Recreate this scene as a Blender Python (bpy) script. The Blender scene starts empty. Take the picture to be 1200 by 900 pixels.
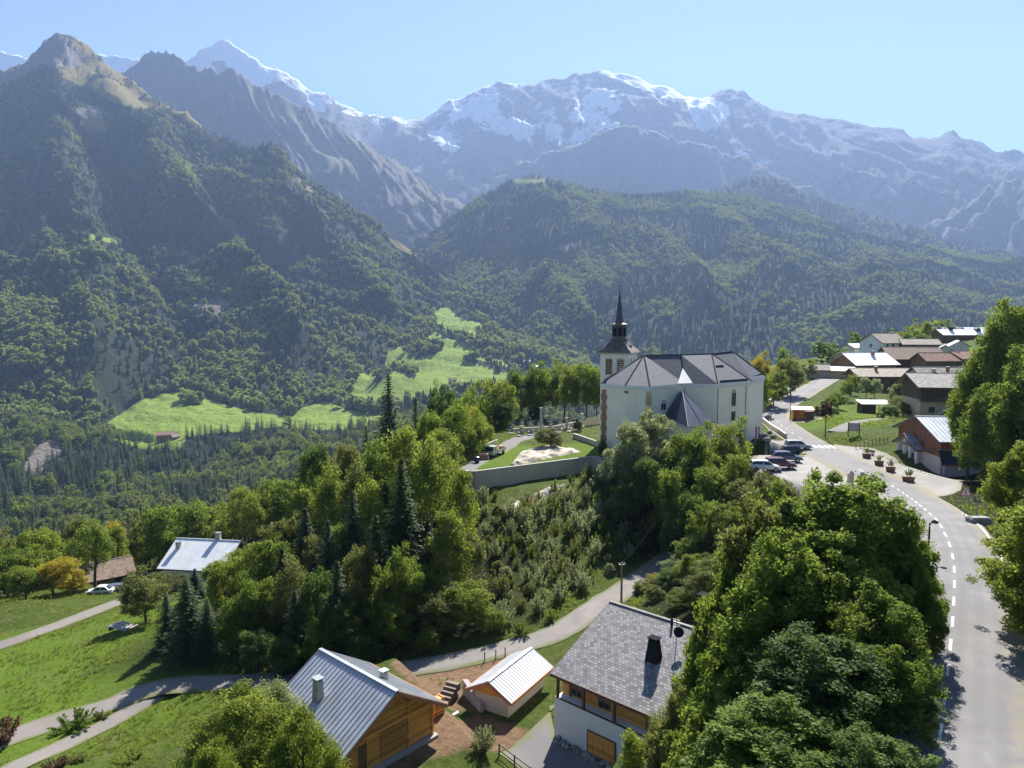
import bpy, bmesh, math, random
import numpy as np
from mathutils import Vector, Matrix
rad = math.radians
SC = bpy.context.scene
COL = SC.collection
# ------------------------------------------------------------------ camera
PITCH = rad(5.2); FPX = 832.0; CZ = 60.0
cam_d = bpy.data.cameras.new('camera'); cam = bpy.data.objects.new('camera', cam_d); COL.objects.link(cam)
cam_d.sensor_width = 36; cam_d.lens = FPX/1200*36; cam_d.clip_start = 0.5; cam_d.clip_end = 40000
cam.location = (0, 0, CZ); cam.rotation_euler = (math.pi/2-PITCH, 0, 0)
SC.camera = cam
# ------------------------------------------------------------------ sky and sun
SUN_AZ = rad(17); SUN_EL = rad(43.5)          # azimuth measured from the view direction (+Y) towards +X
world = bpy.data.worlds.new('World'); SC.world = world; world.use_nodes = True
wn = world.node_tree.nodes; wl = world.node_tree.links
bg = wn['Background']; sky = wn.new('ShaderNodeTexSky'); sky.sky_type = 'NISHITA'; sky.sun_disc = False
sky.sun_elevation = SUN_EL; sky.sun_rotation = SUN_AZ; sky.altitude = 1200; sky.air_density = 1.0; sky.dust_density = 0.3; sky.ozone_density = 6.0
wl.new(sky.outputs[0], bg.inputs[0]); bg.inputs[1].default_value = 0.051
sun_d = bpy.data.lights.new('sun', 'SUN'); sun = bpy.data.objects.new('sun', sun_d); COL.objects.link(sun)
sun_d.energy = 5.0; sun_d.angle = rad(0.5); sun_d.color = (1.0, 0.955, 0.88)
sdir = Vector((math.sin(SUN_AZ)*math.cos(SUN_EL), math.cos(SUN_AZ)*math.cos(SUN_EL), math.sin(SUN_EL)))
sun.rotation_euler = sdir.to_track_quat('Z', 'Y').to_euler(); sun.location = (0, 0, 400)
SC.view_settings.view_transform = 'Standard'; SC.view_settings.look = 'None'
SC.view_settings.gamma = 1; SC.view_settings.use_curve_mapping = False
SC.view_settings.exposure = 1.47
SC.render.engine = 'CYCLES'
cy = SC.cycles
cy.max_bounces = 7; cy.diffuse_bounces = 4; cy.glossy_bounces = 2; cy.transmission_bounces = 4; cy.transparent_max_bounces = 6
cy.volume_bounces = 0; cy.use_denoising = True; cy.use_adaptive_sampling = True; cy.adaptive_threshold = 0.01
HAZE = 6.6e-5
# ------------------------------------------------------------------ camera geometry helpers (z relative to the camera -> world z = CZ + z)
cp, sp = math.cos(PITCH), math.sin(PITCH)
def P(u, v, D):
    "the world point seen at photo pixel (u, v) that lies D metres ahead"
    a = (u-600)/FPX; b = (450-v)/FPX
    y = cp+b*sp; z = -sp+b*cp
    return Vector((a*D/y, D, CZ+z*D/y))
def Pn(u, v, D):
    a = (u-600)/FPX; b = (450-v)/FPX
    y = cp+b*sp; z = -sp+b*cp
    return np.stack([a*D/y, D+0*a, CZ+z*D/y], -1)
def PZ(u, v, z):
    "the world point seen at photo pixel (u, v) at height z relative to the camera"
    b = (450-v)/FPX; yy = cp+b*sp; zz = -sp+b*cp
    return P(u, v, z/zz*yy)
def pix(x, y, z):
    z = z-CZ
    f = y*cp-z*sp; up = y*sp+z*cp
    return 600+FPX*x/f, 450-FPX*up/f
# ------------------------------------------------------------------ numpy noise
_rs = np.random.RandomState(7)
_perm = _rs.permutation(512); _grad = _rs.uniform(-1, 1, (512,))
def _h(ix, iy, s=0):
    return _grad[(_perm[(ix + _perm[(iy+s*37) & 511]) & 511]) & 511]
def vnoise(x, y, s=0):
    x = np.asarray(x, float); y = np.asarray(y, float)
    ix = np.floor(x).astype(int); iy = np.floor(y).astype(int)
    fx = x-ix; fy = y-iy; fx = fx*fx*fx*(fx*(fx*6-15)+10); fy = fy*fy*fy*(fy*(fy*6-15)+10)
    a = _h(ix, iy, s); b = _h(ix+1, iy, s); c = _h(ix, iy+1, s); d = _h(ix+1, iy+1, s)
    return (a*(1-fx)+b*fx)*(1-fy)+(c*(1-fx)+d*fx)*fy
def fbm(x, y, o=4, s=0, g=0.5):
    r = 0; a = 1; n = 0
    for k in range(o):
        r = r+a*vnoise(x*2**k+k*17.3, y*2**k+k*9.1, s+k); n += a; a *= g
    return r/n
def ridged(x, y, o=4, s=0, g=0.5):
    r = 0; a = 1; n = 0
    for k in range(o):
        r = r+a*(1-2*np.abs(vnoise(x*2**k+k*11.3, y*2**k+k*5.7, s+k))); n += a; a *= g
    return r/n
def sstep(a, b, x):
    t = np.clip((x-a)/(b-a), 0, 1); return t*t*(3-2*t)
def in_poly(x, y, poly):
    x = np.asarray(x, float); y = np.asarray(y, float); r = np.zeros(x.shape, bool); n = len(poly)
    for i in range(n):
        x1, y1 = poly[i][:2]; x2, y2 = poly[(i+1) % n][:2]
        if y1 == y2: continue
        c = ((y1 > y) != (y2 > y)) & (x < (x2-x1)*(y-y1)/(y2-y1)+x1); r ^= c
    return r
def dist_poly(x, y, pts, closed=False):
    "distance to a polyline and the interpolated z of its nearest point"
    best = np.full(np.shape(x), 1e9); bz = np.zeros(np.shape(x)); n = len(pts)
    for i in range(n if closed else n-1):
        a = pts[i]; b = pts[(i+1) % n]; dx = b[0]-a[0]; dy = b[1]-a[1]; L = dx*dx+dy*dy+1e-9
        t = np.clip(((x-a[0])*dx+(y-a[1])*dy)/L, 0, 1)
        d = np.hypot(x-a[0]-t*dx, y-a[1]-t*dy); m = d < best
        best = np.where(m, d, best)
        if len(a) > 2: bz = np.where(m, a[2]+t*(b[2]-a[2]), bz)
    return best, bz
def smooth_line(pts, step=1.0):
    "Catmull-Rom through 3D points, resampled"
    P_ = [Vector(p) for p in pts]; P_ = [P_[0]*2-P_[1]]+P_+[P_[-1]*2-P_[-2]]; out = []
    for i in range(1, len(P_)-2):
        p0, p1, p2, p3 = P_[i-1:i+3]; n = max(2, int((p2-p1).length/step))
        for k in range(n):
            t = k/n
            out.append(0.5*((2*p1)+(p2-p0)*t+(2*p0-5*p1+4*p2-p3)*t*t+(3*p1-p0-3*p2+p3)*t**3))
    out.append(P_[-2]); return out
# ------------------------------------------------------------------ object helpers
def tag(o, label=None, cat=None, group=None, kind=None):
    if label: o['label'] = label
    if cat: o['category'] = cat
    if group: o['group'] = group
    if kind: o['kind'] = kind
    return o
def thing(name, label, cat, loc=(0, 0, 0), rz=0, group=None):
    o = bpy.data.objects.new(name, None); COL.objects.link(o); o.location = loc; o.rotation_euler = (0, 0, rz)
    o.empty_display_size = 0.5
    return tag(o, label, cat, group)
def mesh_np(name, V, F=None, mat=None, parent=None, attrs=None, smooth=False, quads=None, link=True):
    me = bpy.data.meshes.new(name); V = np.asarray(V, np.float32)
    if quads is not None:
        q = np.asarray(quads, np.int32); n, k = q.shape
        me.vertices.add(len(V)); me.vertices.foreach_set('co', V.ravel())
        me.loops.add(n*k); me.loops.foreach_set('vertex_index', q.ravel())
        me.polygons.add(n); me.polygons.foreach_set('loop_start', np.arange(0, n*k, k, dtype=np.int32))
        me.polygons.foreach_set('loop_total', np.full(n, k, np.int32)); me.update(calc_edges=True)
    else:
        me.from_pydata([tuple(v) for v in V.tolist()], [], F)
    if smooth: me.polygons.foreach_set('use_smooth', np.ones(len(me.polygons), bool))
    for k, a in (attrs or {}).items():
        at = me.attributes.new(k, 'FLOAT', 'POINT'); at.data.foreach_set('value', np.asarray(a, np.float32).ravel())
    if mat: me.materials.append(mat)
    if not link: return me
    o = bpy.data.objects.new(name, me); COL.objects.link(o)
    if parent: o.parent = parent
    return o
class MB:
    "collects simple solids and links them as one mesh object"
    def __init__(s): s.v = []; s.f = []; s.m = []
    def add(s, vs, fs, mi=0):
        b = len(s.v); s.v += [tuple(v) for v in vs]; s.f += [[b+i for i in f] for f in fs]; s.m += [mi]*len(fs); return s
    def box(s, x0, x1, y0, y1, z0, z1, mi=0):
        v = [(x0, y0, z0), (x1, y0, z0), (x1, y1, z0), (x0, y1, z0), (x0, y0, z1), (x1, y0, z1), (x1, y1, z1), (x0, y1, z1)]
        return s.add(v, [(0, 3, 2, 1), (4, 5, 6, 7), (0, 1, 5, 4), (1, 2, 6, 5), (2, 3, 7, 6), (3, 0, 4, 7)], mi)
    def prism(s, poly, z0, z1, mi=0):
        n = len(poly); z0f = z0 if callable(z0) else (lambda i: z0); z1f = z1 if callable(z1) else (lambda i: z1)
        v = [(p[0], p[1], z0f(i)) for i, p in enumerate(poly)]+[(p[0], p[1], z1f(i)) for i, p in enumerate(poly)]
        return s.add(v, [list(range(n))[::-1], list(range(n, 2*n))]+[(i, (i+1) % n, n+(i+1) % n, n+i) for i in range(n)], mi)
    def slab(s, quad, t, mi=0):
        "a thick sheet: quad is its top, thickness t along the downward normal"
        q = [Vector(p) for p in quad]; n = (q[1]-q[0]).cross(q[-1]-q[0]).normalized()
        if n.z < 0: n = -n
        b = [p-n*t for p in q]; k = len(q)
        return s.add(q+b, [list(range(k)), list(range(k, 2*k))[::-1]]+[(i, k+i, k+(i+1) % k, (i+1) % k) for i in range(k)], mi)
    def tube(s, a, b, r0, r1=None, n=8, mi=0):
        a = Vector(a); b = Vector(b); r1 = r0 if r1 is None else r1; d = (b-a).normalized()
        t = d.orthogonal().normalized(); w = d.cross(t); v = []
        for c, r in ((a, r0), (b, r1)):
            v += [c+(t*math.cos(2*math.pi*i/n)+w*math.sin(2*math.pi*i/n))*r for i in range(n)]
        return s.add(v, [list(range(n))[::-1], list(range(n, 2*n))]+[(i, (i+1) % n, n+(i+1) % n, n+i) for i in range(n)], mi)
    def bar(s, a, b, w, h, mi=0):
        a = Vector(a); b = Vector(b); d = (b-a).normalized(); up = Vector((0, 0, 1))
        if abs(d.z) > 0.95: up = Vector((0, 1, 0))
        sx = d.cross(up).normalized()*w/2; sz = sx.cross(d).normalized()*h/2
        v = [a-sx-sz, a+sx-sz, a+sx+sz, a-sx+sz, b-sx-sz, b+sx-sz, b+sx+sz, b-sx+sz]
        return s.add(v, [(0, 1, 2, 3), (7, 6, 5, 4), (0, 4, 5, 1), (1, 5, 6, 2), (2, 6, 7, 3), (3, 7, 4, 0)], mi)
    def lathe(s, prof, n=12, c=(0, 0), mi=0, rot=0):
        k = len(prof); v = []
        for r, z in prof:
            v += [(c[0]+r*math.cos(rot+2*math.pi*i/n), c[1]+r*math.sin(rot+2*math.pi*i/n), z) for i in range(n)]
        f = [(j*n+i, j*n+(i+1) % n, (j+1)*n+(i+1) % n, (j+1)*n+i) for j in range(k-1) for i in range(n)]
        return s.add(v, f+[list(range(n))[::-1], list(range((k-1)*n, k*n))], mi)
    def build(s, name, mats, parent=None, smooth=False, bevel=0, link=True):
        me = bpy.data.meshes.new(name); me.from_pydata(s.v, [], s.f)
        mats = mats if isinstance(mats, (list, tuple)) else [mats]
        for m in mats: me.materials.append(m)
        me.polygons.foreach_set('material_index', s.m)
        bm = bmesh.new(); bm.from_mesh(me); bmesh.ops.recalc_face_normals(bm, faces=bm.faces)
        if bevel:
            bmesh.ops.bevel(bm, geom=[e for e in bm.edges if e.is_manifold and e.calc_face_angle(0) > 0.5], offset=bevel, segments=1, affect='EDGES')
        bm.to_mesh(me); bm.free()
        if smooth: me.polygons.foreach_set('use_smooth', np.ones(len(me.polygons), bool))
        o = bpy.data.objects.new(name, me)
        if link: COL.objects.link(o)
        if parent: o.parent = parent
        return o
# ------------------------------------------------------------------ materials
def lin(c):
    return tuple(((x/255)/12.92 if x/255 <= 0.04045 else ((x/255+0.055)/1.055)**2.4) for x in c)
class NT:
    def __init__(s, name):
        s.m = bpy.data.materials.new(name); s.m.use_nodes = True; s.t = s.m.node_tree; s.n = s.t.nodes
        s.b = s.n['Principled BSDF']; s.out = s.n['Material Output']
    def new(s, ty, **k):
        n = s.n.new(ty)
        for a, v in k.items(): setattr(n, a, v)
        return n
    def link(s, a, b): s.t.links.new(a, b)
    def noise(s, scale, detail=4, rough=0.55, coord=None, dist=0, sc=None):
        n = s.new('ShaderNodeTexNoise'); n.inputs['Scale'].default_value = scale; n.inputs['Detail'].default_value = detail
        n.inputs['Roughness'].default_value = rough; n.inputs['Distortion'].default_value = dist
        if coord is not None:
            if sc:
                mp = s.new('ShaderNodeMapping'); mp.inputs['Scale'].default_value = sc; s.link(coord, mp.inputs[0]); coord = mp.outputs[0]
            s.link(coord, n.inputs['Vector'])
        return n.outputs[0]
    def ramp(s, fac, stops, interp='LINEAR'):
        r = s.new('ShaderNodeValToRGB'); r.color_ramp.interpolation = interp; e = r.color_ramp.elements
        while len(e) < len(stops): e.new(0.5)
        for i, (p, c) in enumerate(stops):
            e[i].position = p; e[i].color = (*c, 1) if len(c) == 3 else c
        s.link(fac, r.inputs[0]); return r.outputs[0]
    def gray(s, fac, a, b): return s.ramp(fac, [(a, (0, 0, 0)), (b, (1, 1, 1))])
    def mix(s, fac, a, b, bt='MIX'):
        m = s.new('ShaderNodeMix', data_type='RGBA', blend_type=bt)
        for i, x in ((0, fac), (6, a), (7, b)):
            if isinstance(x, (int, float)): m.inputs[i].default_value = x
            elif isinstance(x, tuple): m.inputs[i].default_value = (*x[:3], 1)
            else: s.link(x, m.inputs[i])
        return m.outputs[2]
    def math(s, op, a, b=None, clamp=False):
        m = s.new('ShaderNodeMath', operation=op, use_clamp=clamp)
        for i, x in ((0, a), (1, b)):
            if x is None: continue
            if isinstance(x, (int, float)): m.inputs[i].default_value = x
            else: s.link(x, m.inputs[i])
        return m.outputs[0]
    def attr(s, name): return s.new('ShaderNodeAttribute', attribute_name=name).outputs['Fac']
    def obj(s): return s.new('ShaderNodeTexCoord').outputs['Object']
    def gen(s): return s.new('ShaderNodeNewGeometry').outputs['Position']
    def bump(s, h, strength=0.3, dist=0.05):
        b = s.new('ShaderNodeBump'); b.inputs['Strength'].default_value = strength; b.inputs['Distance'].default_value = dist
        s.link(h, b.inputs['Height']); s.link(b.outputs[0], s.b.inputs['Normal']); return b
    def done(s, col, rough=0.8, spec=0.3, metal=0):
        if isinstance(col, tuple): s.b.inputs['Base Color'].default_value = (*col[:3], 1)
        else: s.link(col, s.b.inputs['Base Color'])
        if isinstance(rough, (int, float)): s.b.inputs['Roughness'].default_value = rough
        else: s.link(rough, s.b.inputs['Roughness'])
        s.b.inputs['Specular IOR Level'].default_value = spec; s.b.inputs['Metallic'].default_value = metal
        return s.m
_mc = {}
def plain(name, c, rough=0.7, var=0.12, scale=1.5, metal=0, spec=0.3, bump=0):
    "a plain base colour with uneven tone"
    if name in _mc: return _mc[name]
    t = NT(name); co = t.obj(); n = t.noise(scale, 6, 0.65, co)
    d = tuple(x*(1-var*1.6) for x in c); l = tuple(min(1, x*(1+var)) for x in c)
    col = t.ramp(n, [(0.3, d), (0.7, l)])
    if bump: t.bump(t.noise(scale*12, 4, 0.6, co), bump, 0.03)
    _mc[name] = t.done(col, rough, spec, metal); return _mc[name]
# ================================================================== NEAR GROUND
ROAD = [(1085, 1000, 21), (1096, 905, 24.8), (1103, 850, 28.2), (1109, 800, 32), (1113.5, 760, 35.8), (1118, 700, 42.5), (1117, 655, 50), (1107, 625, 57),
        (1090, 602, 66), (1048, 571, 90), (1000, 547, 104), (958, 525, 120), (922, 503, 139), (906, 487, 159), (917, 474, 175), (940, 461, 193), (966, 446, 217), (985, 437, 240)]
road_c = smooth_line([P(*p) for p in ROAD], 1.2)
LANE = [(-60, 893, 57), (0, 868, 61), (60, 846, 65), (120, 829, 68), (190, 804, 71), (300, 797, 70), (450, 786, 68), (520, 775, 68), (600, 757, 69.5), (650, 742, 71.5), (700, 710, 77.5),
        (742, 683, 85), (790, 648, 96), (835, 622, 104)]
lane_c = smooth_line([P(*p) for p in LANE], 1.0)
FORK = [(-30, 925, 52), (20, 897, 55.5), (60, 879, 59), (110, 856, 63), (150, 834, 67), (188, 812, 70)]
fork_c = smooth_line([P(*p) for p in FORK], 1.0)
UPL = [(-60, 775, 89), (0, 756, 93), (60, 735, 98.5), (110, 716, 106), (142, 704, 112), (175, 697, 117)]
up_c = smooth_line([P(*p) for p in UPL], 1.0)
def W(x, y, z): return (x, y, CZ+z)
anch = [tuple(P(*p)) for p in ROAD+LANE+FORK+UPL]
anch += [tuple(P(*p)) for p in [(245, 684, 130), (120, 700, 121), (100, 780, 77), (50, 800, 74), (150, 770, 79), (0, 905, 55), (150, 885, 58), (300, 895, 46),
        (560, 885, 50), (541, 574, 108), (683, 545, 115), (640, 640, 92), (570, 650, 90), (600, 700, 80), (860, 592, 98), (780, 600, 100),
        (1000, 482, 165), (1090, 489, 150), (1030, 457, 200), (1066, 431, 240), (1030, 415, 300), (1140, 403, 330), (950, 447, 224), (1085, 556, 104), (1120, 560, 100)]]
anch += [W(*p) for p in [(-20, 95, -34), (-30, 120, -37), (-12, 125, -31), (0, 145, -31), (-10, 175, -36), (20, 180, -27), (-60, 150, -50), (-80, 110, -45), (-45, 80, -38),
        (-100, 200, -72), (-200, 200, -88), (-150, 300, -98), (-50, 300, -78), (-300, 400, -135), (-150, 420, -130), (0, 250, -52), (0, 400, -95), (60, 300, -30), (90, 420, -30),
        (250, 300, -6), (200, 150, -8), (120, 80, -15), (80, 45, -12), (50, 30, -13), (300, 420, -8), (180, 450, -26), (150, 450, -36), (110, 350, -27), (120, 400, -32), (230, 450, -18), (70, 110, -19),
        (0, 0, -25), (-60, 0, -32), (60, 0, -10), (-150, 50, -45), (-250, 100, -70), (12, 34, -27), (16, 40, -27), (19, 50, -27.5), (24, 60, -27.5), (8, 22, -26), (20, 66, -28), (30, 80, -25), (34, 95, -25), (25, 105, -25),
        (-10, 52, -31.3), (-16, 56, -31.4), (2, 58, -33), (8, 52, -33), (-30, 40, -32), (-45, 55, -35), (-4, 30, -28)]]
for i in range(0, len(road_c), 14):
    a = road_c[i]; b = road_c[min(i+1, len(road_c)-1)]
    if i+1 >= len(road_c): break
    t = (b-a).normalized(); nrm = Vector((t.y, -t.x, 0))
    anch.append(tuple(a+nrm*9+Vector((0, 0, 0.6))))
    if a.y < 84: anch.append(tuple(a-nrm*6.5+Vector((0, 0, -3.0))))
A = np.array(anch); SCL = 100.0
def _tps(r): return np.where(r > 1e-9, r*r*np.log(r+1e-12), 0)
TPX = A[:, :2]/SCL; TPN = len(A)
K = _tps(np.hypot(TPX[:, None, 0]-TPX[None, :, 0], TPX[:, None, 1]-TPX[None, :, 1]))+np.eye(TPN)*0.004
Q = np.hstack([np.ones((TPN, 1)), TPX]); M_ = np.zeros((TPN+3, TPN+3)); M_[:TPN, :TPN] = K; M_[:TPN, TPN:] = Q; M_[TPN:, :TPN] = Q.T
TPW = np.linalg.solve(M_, np.concatenate([A[:, 2], np.zeros(3)]))
def _base(x, y):
    x = np.asarray(x, float); y = np.asarray(y, float); sh = x.shape; xf = x.ravel()/SCL; yf = y.ravel()/SCL; out = np.empty(len(xf))
    for i in range(0, len(xf), 20000):
        r = np.hypot(xf[i:i+20000, None]-TPX[None, :, 0], yf[i:i+20000, None]-TPX[None, :, 1])
        out[i:i+20000] = _tps(r)@TPW[:TPN]+TPW[TPN]+TPW[TPN+1]*xf[i:i+20000]+TPW[TPN+2]*yf[i:i+20000]
    return out.reshape(sh)
# level pads: (polygon, z, falloff)
TER = CZ-23.4
ter_poly = [P(537.5, 561, 107.0), P(556, 563, 106.3), P(692, 528.8, 118), P(706, 530.5, 117)]
ter_poly = [(p.x, p.y) for p in ter_poly]
ter_all = ter_poly+[(46, 122), (50, 135), (49, 152), (30, 172), (0, 165), (-4, 141), (-3, 124), (-7.8, 115)]
PADS = [(ter_all, TER, 3.0),
        ([(58, 84), (56, 128), (44.5, 127), (43, 119), (38.5, 112), (35, 103), (36, 92), (40, 82)], CZ-21.1, 3.0),
        ([(1.5, 47), (9, 43), (26, 60), (14, 66), (3, 58)], CZ-33.0, 3.0),
        ([(-6, 53), (2, 52), (6, 62), (0, 66), (-5, 60)], CZ-33.0, 2.0),
        ([(-13, 42), (-3.5, 50.5), (-11, 63), (-20, 54)], CZ-31.2, 2.5)]
def road_adj(x, y, z, line, hw, fall, sink):
    pts = [(p.x, p.y, p.z) for p in line[::2]]+[(line[-1].x, line[-1].y, line[-1].z)]
    bx0 = min(p[0] for p in pts)-fall-hw; bx1 = max(p[0] for p in pts)+fall+hw; by0 = min(p[1] for p in pts)-fall-hw; by1 = max(p[1] for p in pts)+fall+hw
    m = (x > bx0) & (x < bx1) & (y > by0) & (y < by1)
    if not m.any(): return z
    d, rz = dist_poly(x[m], y[m], pts); w = 1-sstep(hw, hw+fall, d)
    z = z.copy(); z[m] = z[m]*(1-w)+(rz-sink)*w
    return z
def gz(x, y, rough=True):
    x = np.atleast_1d(np.asarray(x, float)); y = np.atleast_1d(np.asarray(y, float))
    z = _base(x, y)
    if rough: z = z+fbm(x*0.09, y*0.09, 3, 3)*0.9*sstep(40, 90, np.hypot(x, y-50)+20)+fbm(x*0.02, y*0.02, 2, 5)*np.clip((np.hypot(x, y)-150)/40, 0, 4)+fbm(x*0.7, y*0.7, 2, 8)*0.10
    for poly, pz, fall in PADS:
        bx = [p[0] for p in poly]; by = [p[1] for p in poly]
        m = (x > min(bx)-fall-1) & (x < max(bx)+fall+1) & (y > min(by)-fall-1) & (y < max(by)+fall+1)
        if not m.any(): continue
        d, _ = dist_poly(x[m], y[m], poly, True); ins = in_poly(x[m], y[m], poly); f = fall
        w = np.where(ins, 1, 1-sstep(0, f, d))
        z = z.copy(); z[m] = z[m]*(1-w)+pz*w
    z = road_adj(x, y, z, road_c, 4.6, 4.0, 0.10)
    z = road_adj(x, y, z, lane_c, 2.4, 2.0, 0.10)
    z = road_adj(x, y, z, fork_c, 1.7, 1.5, 0.10)
    z = road_adj(x, y, z, up_c, 2.0, 2.0, 0.10)
    far = sstep(400, 520, np.hypot(x*0.4, y)); z = z-far*110
    return z
# outside the graveyard wall the ground drops at once (a real retaining wall)
wall_line = [(p[0], p[1]) for p in ter_poly]+[(30, 116.5), (40, 118.5)]
_gz0 = gz
def gz(x, y, rough=True):
    z = _gz0(x, y, rough); x = np.atleast_1d(np.asarray(x, float)); y = np.atleast_1d(np.asarray(y, float))
    m = (x > -16) & (x < 48) & (y > 98) & (y < 122) 
    if m.any():
        d, _ = dist_poly(x[m], y[m], wall_line); d = np.where(in_poly(x[m], y[m], ter_all), np.where(d < 1.7, 0, 99), d)
        nat = np.minimum(_base(x[m], y[m]), TER-2.2+fbm(x[m]*0.3, y[m]*0.3, 2, 4)*0.4)
        w = 1-sstep(4, 9, d); z[m] = z[m]*(1-w)+np.minimum(nat-0.02*d, TER-2.2)*w
    return z
def gz1(x, y): return float(gz([x], [y])[0])
def G(u, v, D=None):
    "the ground point seen at pixel (u, v)"
    if D is None:
        Ds = np.geomspace(22, 460, 900); pts = Pn(u, v, Ds); g = gz(pts[:, 0], pts[:, 1]); k = np.argmax(pts[:, 2] < g)
        D = Ds[k] if pts[k, 2] < g[k] else 460
    p = P(u, v, D); return Vector((p.x, p.y, gz1(p.x, p.y)))
us = np.linspace(-700, 2000, 560); Ds = np.geomspace(9, 560, 420)
U, DD = np.meshgrid(us, Ds, indexing='ij')
GX = (U-600)/FPX*DD; GY = DD.copy(); GY[:, 0] = -60; GX[:, 0] *= 6
GZ = gz(GX.ravel(), GY.ravel()).reshape(GX.shape)
nu, nd = GX.shape
idx = np.arange(nu*nd).reshape(nu, nd)
quads = np.stack([idx[:-1, :-1], idx[1:, :-1], idx[1:, 1:], idx[:-1, 1:]], -1).reshape(-1, 4)
gx, gy = GX.ravel(), GY.ravel()
def pmask(polyuvd, soft=1.5):
    poly = [(p[0], p[1]) if len(p) == 2 else tuple(P(*p))[:2] for p in polyuvd]
    d, _ = dist_poly(gx, gy, poly, True); ins = in_poly(gx, gy, poly); return np.clip(0.5+np.where(ins, d, -d)/(2*soft), 0, 1)
# bare soil: the dig behind the garage, the strip below the chalet, the bank under the graveyard wall
soil = np.maximum.reduce([pmask([(-7.5, 57), (1, 58), (3, 66), (-2, 67.5), (-9, 66), (-11, 62)], 0.8), pmask([(-10.5, 44), (-6, 47.5), (1, 52), (3, 54), (-3, 57.2), (-8, 53)], 1.0)*0.7,
        pmask([P(610, 580, 104)[:2], P(680, 560, 108)[:2], P(640, 600, 100)[:2], P(560, 610, 99)[:2]], 2)*0.6])
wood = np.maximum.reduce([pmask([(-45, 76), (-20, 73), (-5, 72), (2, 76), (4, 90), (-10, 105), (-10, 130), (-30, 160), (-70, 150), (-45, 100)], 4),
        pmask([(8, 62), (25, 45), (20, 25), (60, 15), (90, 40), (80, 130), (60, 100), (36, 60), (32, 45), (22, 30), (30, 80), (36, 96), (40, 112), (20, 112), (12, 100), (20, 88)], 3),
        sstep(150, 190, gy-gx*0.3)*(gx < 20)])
bright = np.maximum(pmask([(-60, 56), (-30, 56), (-30, 82), (-42, 105), (-80, 95), (-90, 60)], 3), pmask([P(925, 505, 140)[:2], P(1045, 500, 134)[:2], P(1050, 462, 175)[:2], P(965, 466, 175)[:2]], 3))
bright = np.maximum(bright, pmask(ter_poly+[(8, 130), (-2, 132)], 1))
def ground_mat():
    t = NT('grassland'); co = t.gen()
    n1 = t.noise(0.35, 6, 0.65, co); n2 = t.noise(1.6, 8, 0.78, co); n3 = t.noise(0.06, 3, 0.5, co)
    g1 = t.ramp(n2, [(0.28, (0.035, 0.06, 0.012)), (0.5, (0.085, 0.125, 0.022)), (0.75, (0.17, 0.20, 0.05))])
    g2 = t.ramp(n2, [(0.25, (0.075, 0.135, 0.014)), (0.55, (0.15, 0.235, 0.024)), (0.8, (0.25, 0.33, 0.05))])
    b = t.math('MULTIPLY', t.attr('bright'), t.gray(n3, 0.1, 0.45)); col = t.mix(b, g1, g2)
    dry = t.math('MULTIPLY', t.gray(n1, 0.5, 0.72), 0.55); col = t.mix(dry, col, (0.21, 0.19, 0.075))
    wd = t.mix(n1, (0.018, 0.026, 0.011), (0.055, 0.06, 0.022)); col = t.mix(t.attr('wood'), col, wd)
    so = t.ramp(n2, [(0.3, (0.16, 0.095, 0.055)), (0.7, (0.40, 0.27, 0.165))])
    sm = t.gray(t.math('ADD', t.attr('soil'), t.math('MULTIPLY', t.math('SUBTRACT', n1, 0.5), 0.7)), 0.35, 0.6)
    col = t.mix(sm, col, so)
    t.bump(t.math('ADD', n2, t.noise(14, 3, 0.6, co)), 1.0, 0.3)
    return t.done(col, 0.95, 0.1)
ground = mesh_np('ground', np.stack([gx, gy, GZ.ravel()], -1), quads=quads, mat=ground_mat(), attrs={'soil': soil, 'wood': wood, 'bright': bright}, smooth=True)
tag(ground, kind='structure')
# ------------------------------------------------------------------ roads
def asphalt(name, c, tracks=True, dusty=0.0):
    t = NT(name); co = t.gen(); n = t.noise(0.5, 5, 0.65, co); n2 = t.noise(9, 3, 0.7, co); n3 = t.noise(0.12, 3, 0.5, co)
    d = tuple(x*0.72 for x in c); l = tuple(x*1.2 for x in c)
    col = t.mix(t.gray(n, 0.3, 0.7), d, l); col = t.mix(t.gray(n3, 0.45, 0.55), col, tuple(x*0.78 for x in c)); pn = t.noise(0.22, 2, 0.4, co); col = t.mix(t.math('MULTIPLY', t.math('GREATER_THAN', pn, 0.62), 0.3), col, tuple(x*0.6 for x in c))
    col = t.mix(t.math('MULTIPLY', n2, 0.35), col, tuple(x*1.5 for x in c))
    if tracks:
        a = t.attr('across'); tr = t.math('ABSOLUTE', t.math('SINE', t.math('MULTIPLY', a, math.pi*4)))
        col = t.mix(t.math('MULTIPLY', t.gray(tr, 0.4, 1), 0.22), col, tuple(x*0.6 for x in c))
    e = t.attr('edge'); em = t.gray(t.math('ADD', e, t.math('MULTIPLY', t.math('SUBTRACT', n, 0.5), 1.0)), 0.62, 0.95)
    col = t.mix(em, col, (0.22, 0.19, 0.13) if not dusty else (0.12, 0.13, 0.05))
    t.bump(n2, 0.25, 0.02); return t.done(col, 0.85, 0.25)
def offs(line, d, dz=0):
    out = []
    for i, p in enumerate(line):
        a = line[max(0, i-1)]; b = line[min(len(line)-1, i+1)]; t = (b-a); t.z = 0; t.normalize(); out.append(p+Vector((t.y, -t.x, 0))*d+Vector((0, 0, dz)))
    return out
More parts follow.
